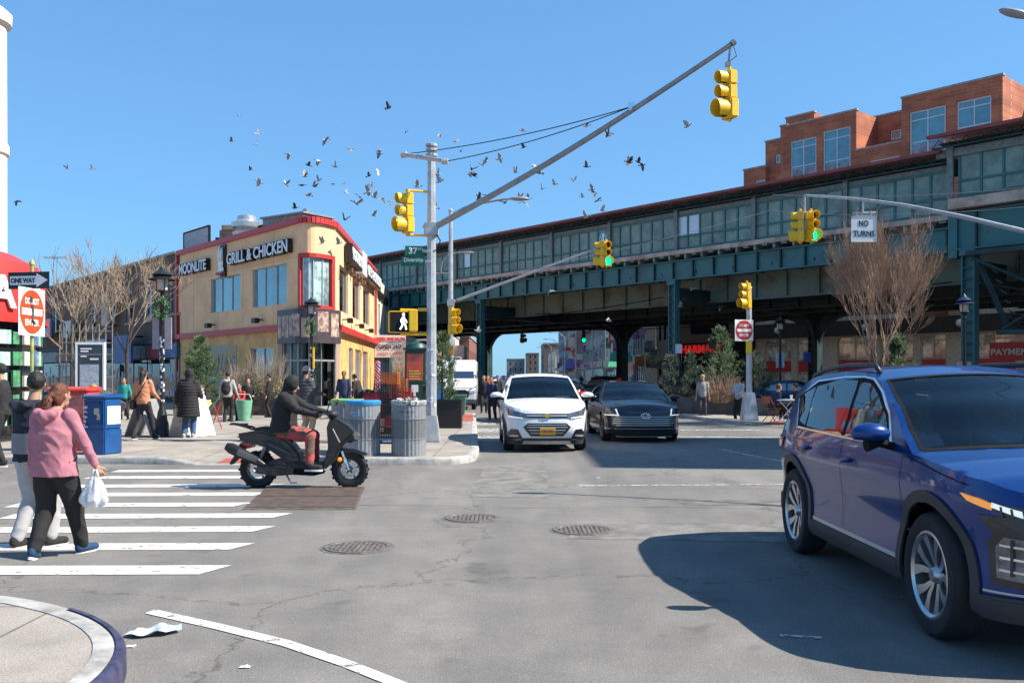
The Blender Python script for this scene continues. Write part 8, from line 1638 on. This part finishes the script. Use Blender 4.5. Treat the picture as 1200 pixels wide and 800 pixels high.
c = gp(286,493,.13); t = thing('laundry_tub', 'translucent green tub with handles at the planter', 'tub', c); m = MB(Matrix.Translation(c)); m.lathe((0,0,0), [(.001,.01),(.19,.01),(.28,.7),(.265,.7),(.18,.03)], 20); obj('tub', m, mat('mint_plastic', (.2,.5,.33), .4, trans=.15), t, smooth=40); m = MB(Matrix.Translation(c)); m.tube([(-.27,0,.68),(-.18,0,.9),(.18,0,.9),(.27,0,.68)], .012, 5); obj('handle', m, white, t)
c = gp(539,486.5,.13); t = thing('green_bin', 'green wheeled waste bin in front of the white van', 'wheeled bin', c); m = MB(Matrix.Translation(c)); m.add([(-.18,-.15,.03),(.18,-.15,.03),(.18,.15,.03),(-.18,.15,.03),(-.24,-.2,.75),(.24,-.2,.75),(.24,.2,.75),(-.24,.2,.75)], [(0,3,2,1),(0,1,5,4),(1,2,6,5),(2,3,7,6),(3,0,4,7)]); obj('body', m, mat('bin_green', (.1,.32,.2), .5, var=.1), t); m = MB(Matrix.Translation(c)); m.b2((-.26,-.23,.755),(.26,.22,.8)); obj('rim', m, mat('bin_green', (0,0,0)), t)
c = gp(514,489,.13); t = thing('letter_box', 'bright blue street letter box seen edge on beside the mast', 'letter box', c); m = MB(Matrix.Translation(c)); m.b2((-.08,-.2,.35),(.2,.3,1.25)); m.tube([(-.08,.05,1.25),(.2,.05,1.25)], .24, 14) if False else m.ell((.06,.05,1.25),(.14,.25,.12),12,6); obj('body', m, mat('mailbox_blue', (.01,.2,.6), .4), t, bevel=.02); m = MB(Matrix.Translation(c))
for sx in (-.04,.16): m.b2((sx-.02,-.15,0),(sx+.02,.25,.35))
obj('leg', m, mat('mailbox_blue', (0,0,0)), t)
# newsstand kiosk
c = gp(487,489,.13); c = Vector((-3.45,32.5,.13)); t = thing('kiosk', 'green notice kiosk with a red poster behind the bins', 'kiosk', c); kg = mat('kiosk_green', (.012,.06,.05), .5, var=.2); m = MB(Matrix.Translation(c)); m.b2((-.36,-.36,0),(.36,.36,2.45)); obj('cabinet', m, kg, t, bevel=.03)
m = MB(Matrix.Translation(c)); m.b2((-.42,-.42,2.45),(.42,.42,2.52)); m.lathe((0,0,2.52), [(.4,0),(.33,.14),(.12,.22),(.05,.3),(.001,.32)], 18); obj('dome', m, kg, t, smooth=40)
m = MB(Matrix.Translation(c)); m.b2((-.29,-.375,1.35),(.29,-.361,2.3)); ps = obj('poster', m, mat('kiosk_poster', (.65,.08,.03), .4, var=0, col2=(.25,.08,.06), scale=4, contrast=(.4,.6)), t)
m = MB(Matrix.Translation(c))
for k in range(4): m.b2((-.2,-.38,1.4+.09*k),(.2-.05*(k%2),-.376,1.44+.09*k))
obj('poster_text', m, mat('poster_yellow', (.75,.5,.1), .5), ps)
m = MB(Matrix.Translation(c)); m.b2((-.12,-.372,.95),(.12,-.361,1.2)); m.b2((-.05,-.373,.8),(.03,-.361,.96)); obj('sticker', m, signwht, t)
# cafe furniture
c = gp(921,494,.13); c.z = .13; t = thing('cafe_table', 'white folding cafe table with two cups on the right corner', 'table', c); T_ = Matrix.Translation(c)
m = MB(T_); m.b2((-.36,-.36,.71),(.36,.36,.74)); obj('table_top', m, white, t, bevel=.008)
for y in (-.28,.28):
    for s in (1,-1): m = MB(T_); m.tube([(-s*.33,y,0),(s*.3,y,.71)], .014, 6); obj('leg', m, white, t)
for k, dx in enumerate((-.22,.16)): m = MB(T_); m.lathe((dx,-.05,.74), [(.001,0),(.035,0),(.045,.15),(.001,.15)], 12); tag(obj('paper_cup', m, white, smooth=40), ['white paper cup on the left half of the cafe table','white paper cup on the right half of the cafe table'][k], 'cup')
def fchair(label, c, rz, mm):
    t = thing('folding_chair', label, 'chair', c, rz, 'folding chairs at the cafe table')
    m = MB(); m.b2((-.2,-.18,.44),(.2,.2,.465)); obj('seat', m, mm, t, local=True); m = MB(); m.b2((-.2,-.27,.62),(.2,-.25,.84)); obj('backrest', m, mm, t, local=True)
    for x in (-.21,.21): m = MB(); m.tube([(x,-.28,.86),(x,.26,0)], .013, 6); obj('leg', m, mm, t, local=True); m = MB(); m.tube([(x*.93,.2,.45),(x*.93,-.24,0)], .013, 6); obj('leg', m, mm, t, local=True)
chr_ = mat('chair_rust', (.45,.1,.03), .5)
c = gp(905,494,.13); fchair('rust red folding chair under the man in navy', (c.x,c.y,.13), R(-70), chr_); c = gp(936,493,.13); fchair('rust red folding chair under the man in black', (c.x,c.y,.13), R(75), chr_)
# ------------------------------------------------------------------ pigeons
def pigeon_mesh(flap, sweep, bank):
    m = MB(); m.ell((0,0,0), (.055,.15,.055), 10, 8); m.ell((0,.15,.03), (.03,.045,.03), 8, 6); m.add([(-.02,-.12,0),(.02,-.12,0),(.06,-.25,-.01),(-.06,-.25,-.01),(-.02,-.12,.012),(.02,-.12,.012),(.06,-.25,0),(-.06,-.25,0)], [(0,3,2,1),(4,5,6,7),(0,1,5,4),(1,2,6,5),(2,3,7,6),(3,0,4,7)]); m.tube([(0,.19,.03),(0,.215,.025)], [.009,.002], 5)
    for s in (1,-1):
        a = flap+(bank if s > 0 else -bank); q = Vector((s*math.cos(a), 0, math.sin(a))); a2 = a*1.25-.15; q2 = Vector((s*math.cos(a2), -sweep, math.sin(a2)))
        p0 = Vector((s*.04,.06,.02)); p1 = p0+q*.15+Vector((0,.03,0)); p2 = p1+q2*.2; p3 = p1+q2*.1+Vector((0,-.13,0)); p4 = Vector((s*.04,-.08,.015)); T_ = [p0,p1,p2,p3,p4]; B_ = [p+Vector((0,0,-.008)) for p in T_]; m.add(T_+B_, [(0,1,2,3,4),(9,8,7,6,5)]+[(i,(i+1)%5,5+(i+1)%5,5+i) for i in range(5)])
    return m.mesh('pigeon')
random.seed(44)
pgm = mat('pigeon_grey', (.14,.14,.16), .7, var=.3, scale=18, col2=(.4,.4,.42), contrast=(.42,.6)); pgd = mat('pigeon_dark', (.05,.05,.06), .7, var=.3, scale=18); pgw = mat('pigeon_pale', (.5,.5,.5), .7, var=.3, scale=14, col2=(.15,.15,.17), contrast=(.42,.6))
PM = []
for fl, sw, bk_ in ((.9,.3,0),(.1,.5,.2),(-.5,.3,.1),(1.3,.1,0),(.5,.6,.3),(-.1,.2,-.4),(1.1,.5,.2)):
    for mm in (pgm, pgd, pgw): me = pigeon_mesh(fl, sw, bk_); me.materials.append(mm); PM.append(me)
Z6 = [(65,80),(118,130),(48,148),(113,158),(200,183),(252,212),(298,146),(365,168),(467,60),(440,182),(440,174),(278,200),(323,216),(98,224),(121,256),(192,262),(235,265),(243,241),(268,268),(280,252),(318,262),(347,260),(353,285),(253,291),(413,240),(436,229),(415,263),(412,284),(389,297),(380,313),(427,296),(447,300),(425,345),(510,125),(541,268),(595,238),(600,255),(587,325),(645,148),(657,175),(685,222),(715,212),(722,201),(681,240),(760,196),(801,230),(850,213),(863,232),(727,292),(705,295),(775,310),(826,310),(812,300),(872,275),(906,262),(956,254),(990,216),(1005,276),(1020,305),(1032,332),(980,296),(990,350),(1050,127),(820,120),(823,165),(1101,204),(1138,212),(470,308),(600,130),(990,108),(217,325),(690,238),(1012,284),(835,302)]
pts = [(250+x/2.264, 100+y/2.264) for x, y in Z6]+[(79,197),(108,198),(20,236),(378,284),(397,285),(404,257),(455,126),(806,148),(712,156),(748,190),(737,190),(645,341),(810,339),(803,351),(797,359),(843,363),(560,388),(713,376)]
pig = [(pts[i], i) for i in range(len(pts))]
for (px, py), i in pig:
    small = (px < 330 and py < 200) or i in (20,21,22,60,33,63,64,68); Y = random.uniform(66,90) if small else random.uniform(40,62); 
    if py > 330 or (360 < px < 410 and py > 250): Y = 46 if py > 330 else 36
    o = bpy.data.objects.new('pigeon', random.choice(PM)); COL.objects.link(o); o.location = at(px, py, Y); o.rotation_euler = (random.uniform(-.4,.5), random.uniform(-.6,.6), random.choice((R(90),R(-90),R(120),R(60),0))+random.uniform(-.6,.6)); o.scale = (random.uniform(1.0,1.25),)*3 if Y > 46.5 else (.8,)*3
    tag(o, 'grey pigeon wheeling with the flock over the street', 'bird', 'pigeons in flight over the street')
# ------------------------------------------------------------------ overhead wires in front of the station
for k, (a, b, s_) in enumerate((((905,247,40),(1260,236,30),.3),((905,228,40),(1260,214,30),.25),((540,330,42),(905,246,40),.2))):
    p, q = at(*a), at(*b); m = MB(); m.tube([p.lerp(q, i/16)-Vector((0,0,s_*4*(i/16)*(1-i/16))) for i in range(17)], .012, 4); tag(obj('overhead_wire', m, greysteel), ['upper thin wire crossing the right half of the station wall','higher thin wire crossing the station wall at the right','thin wire running from the second mast along the station wall'][k], 'wire')
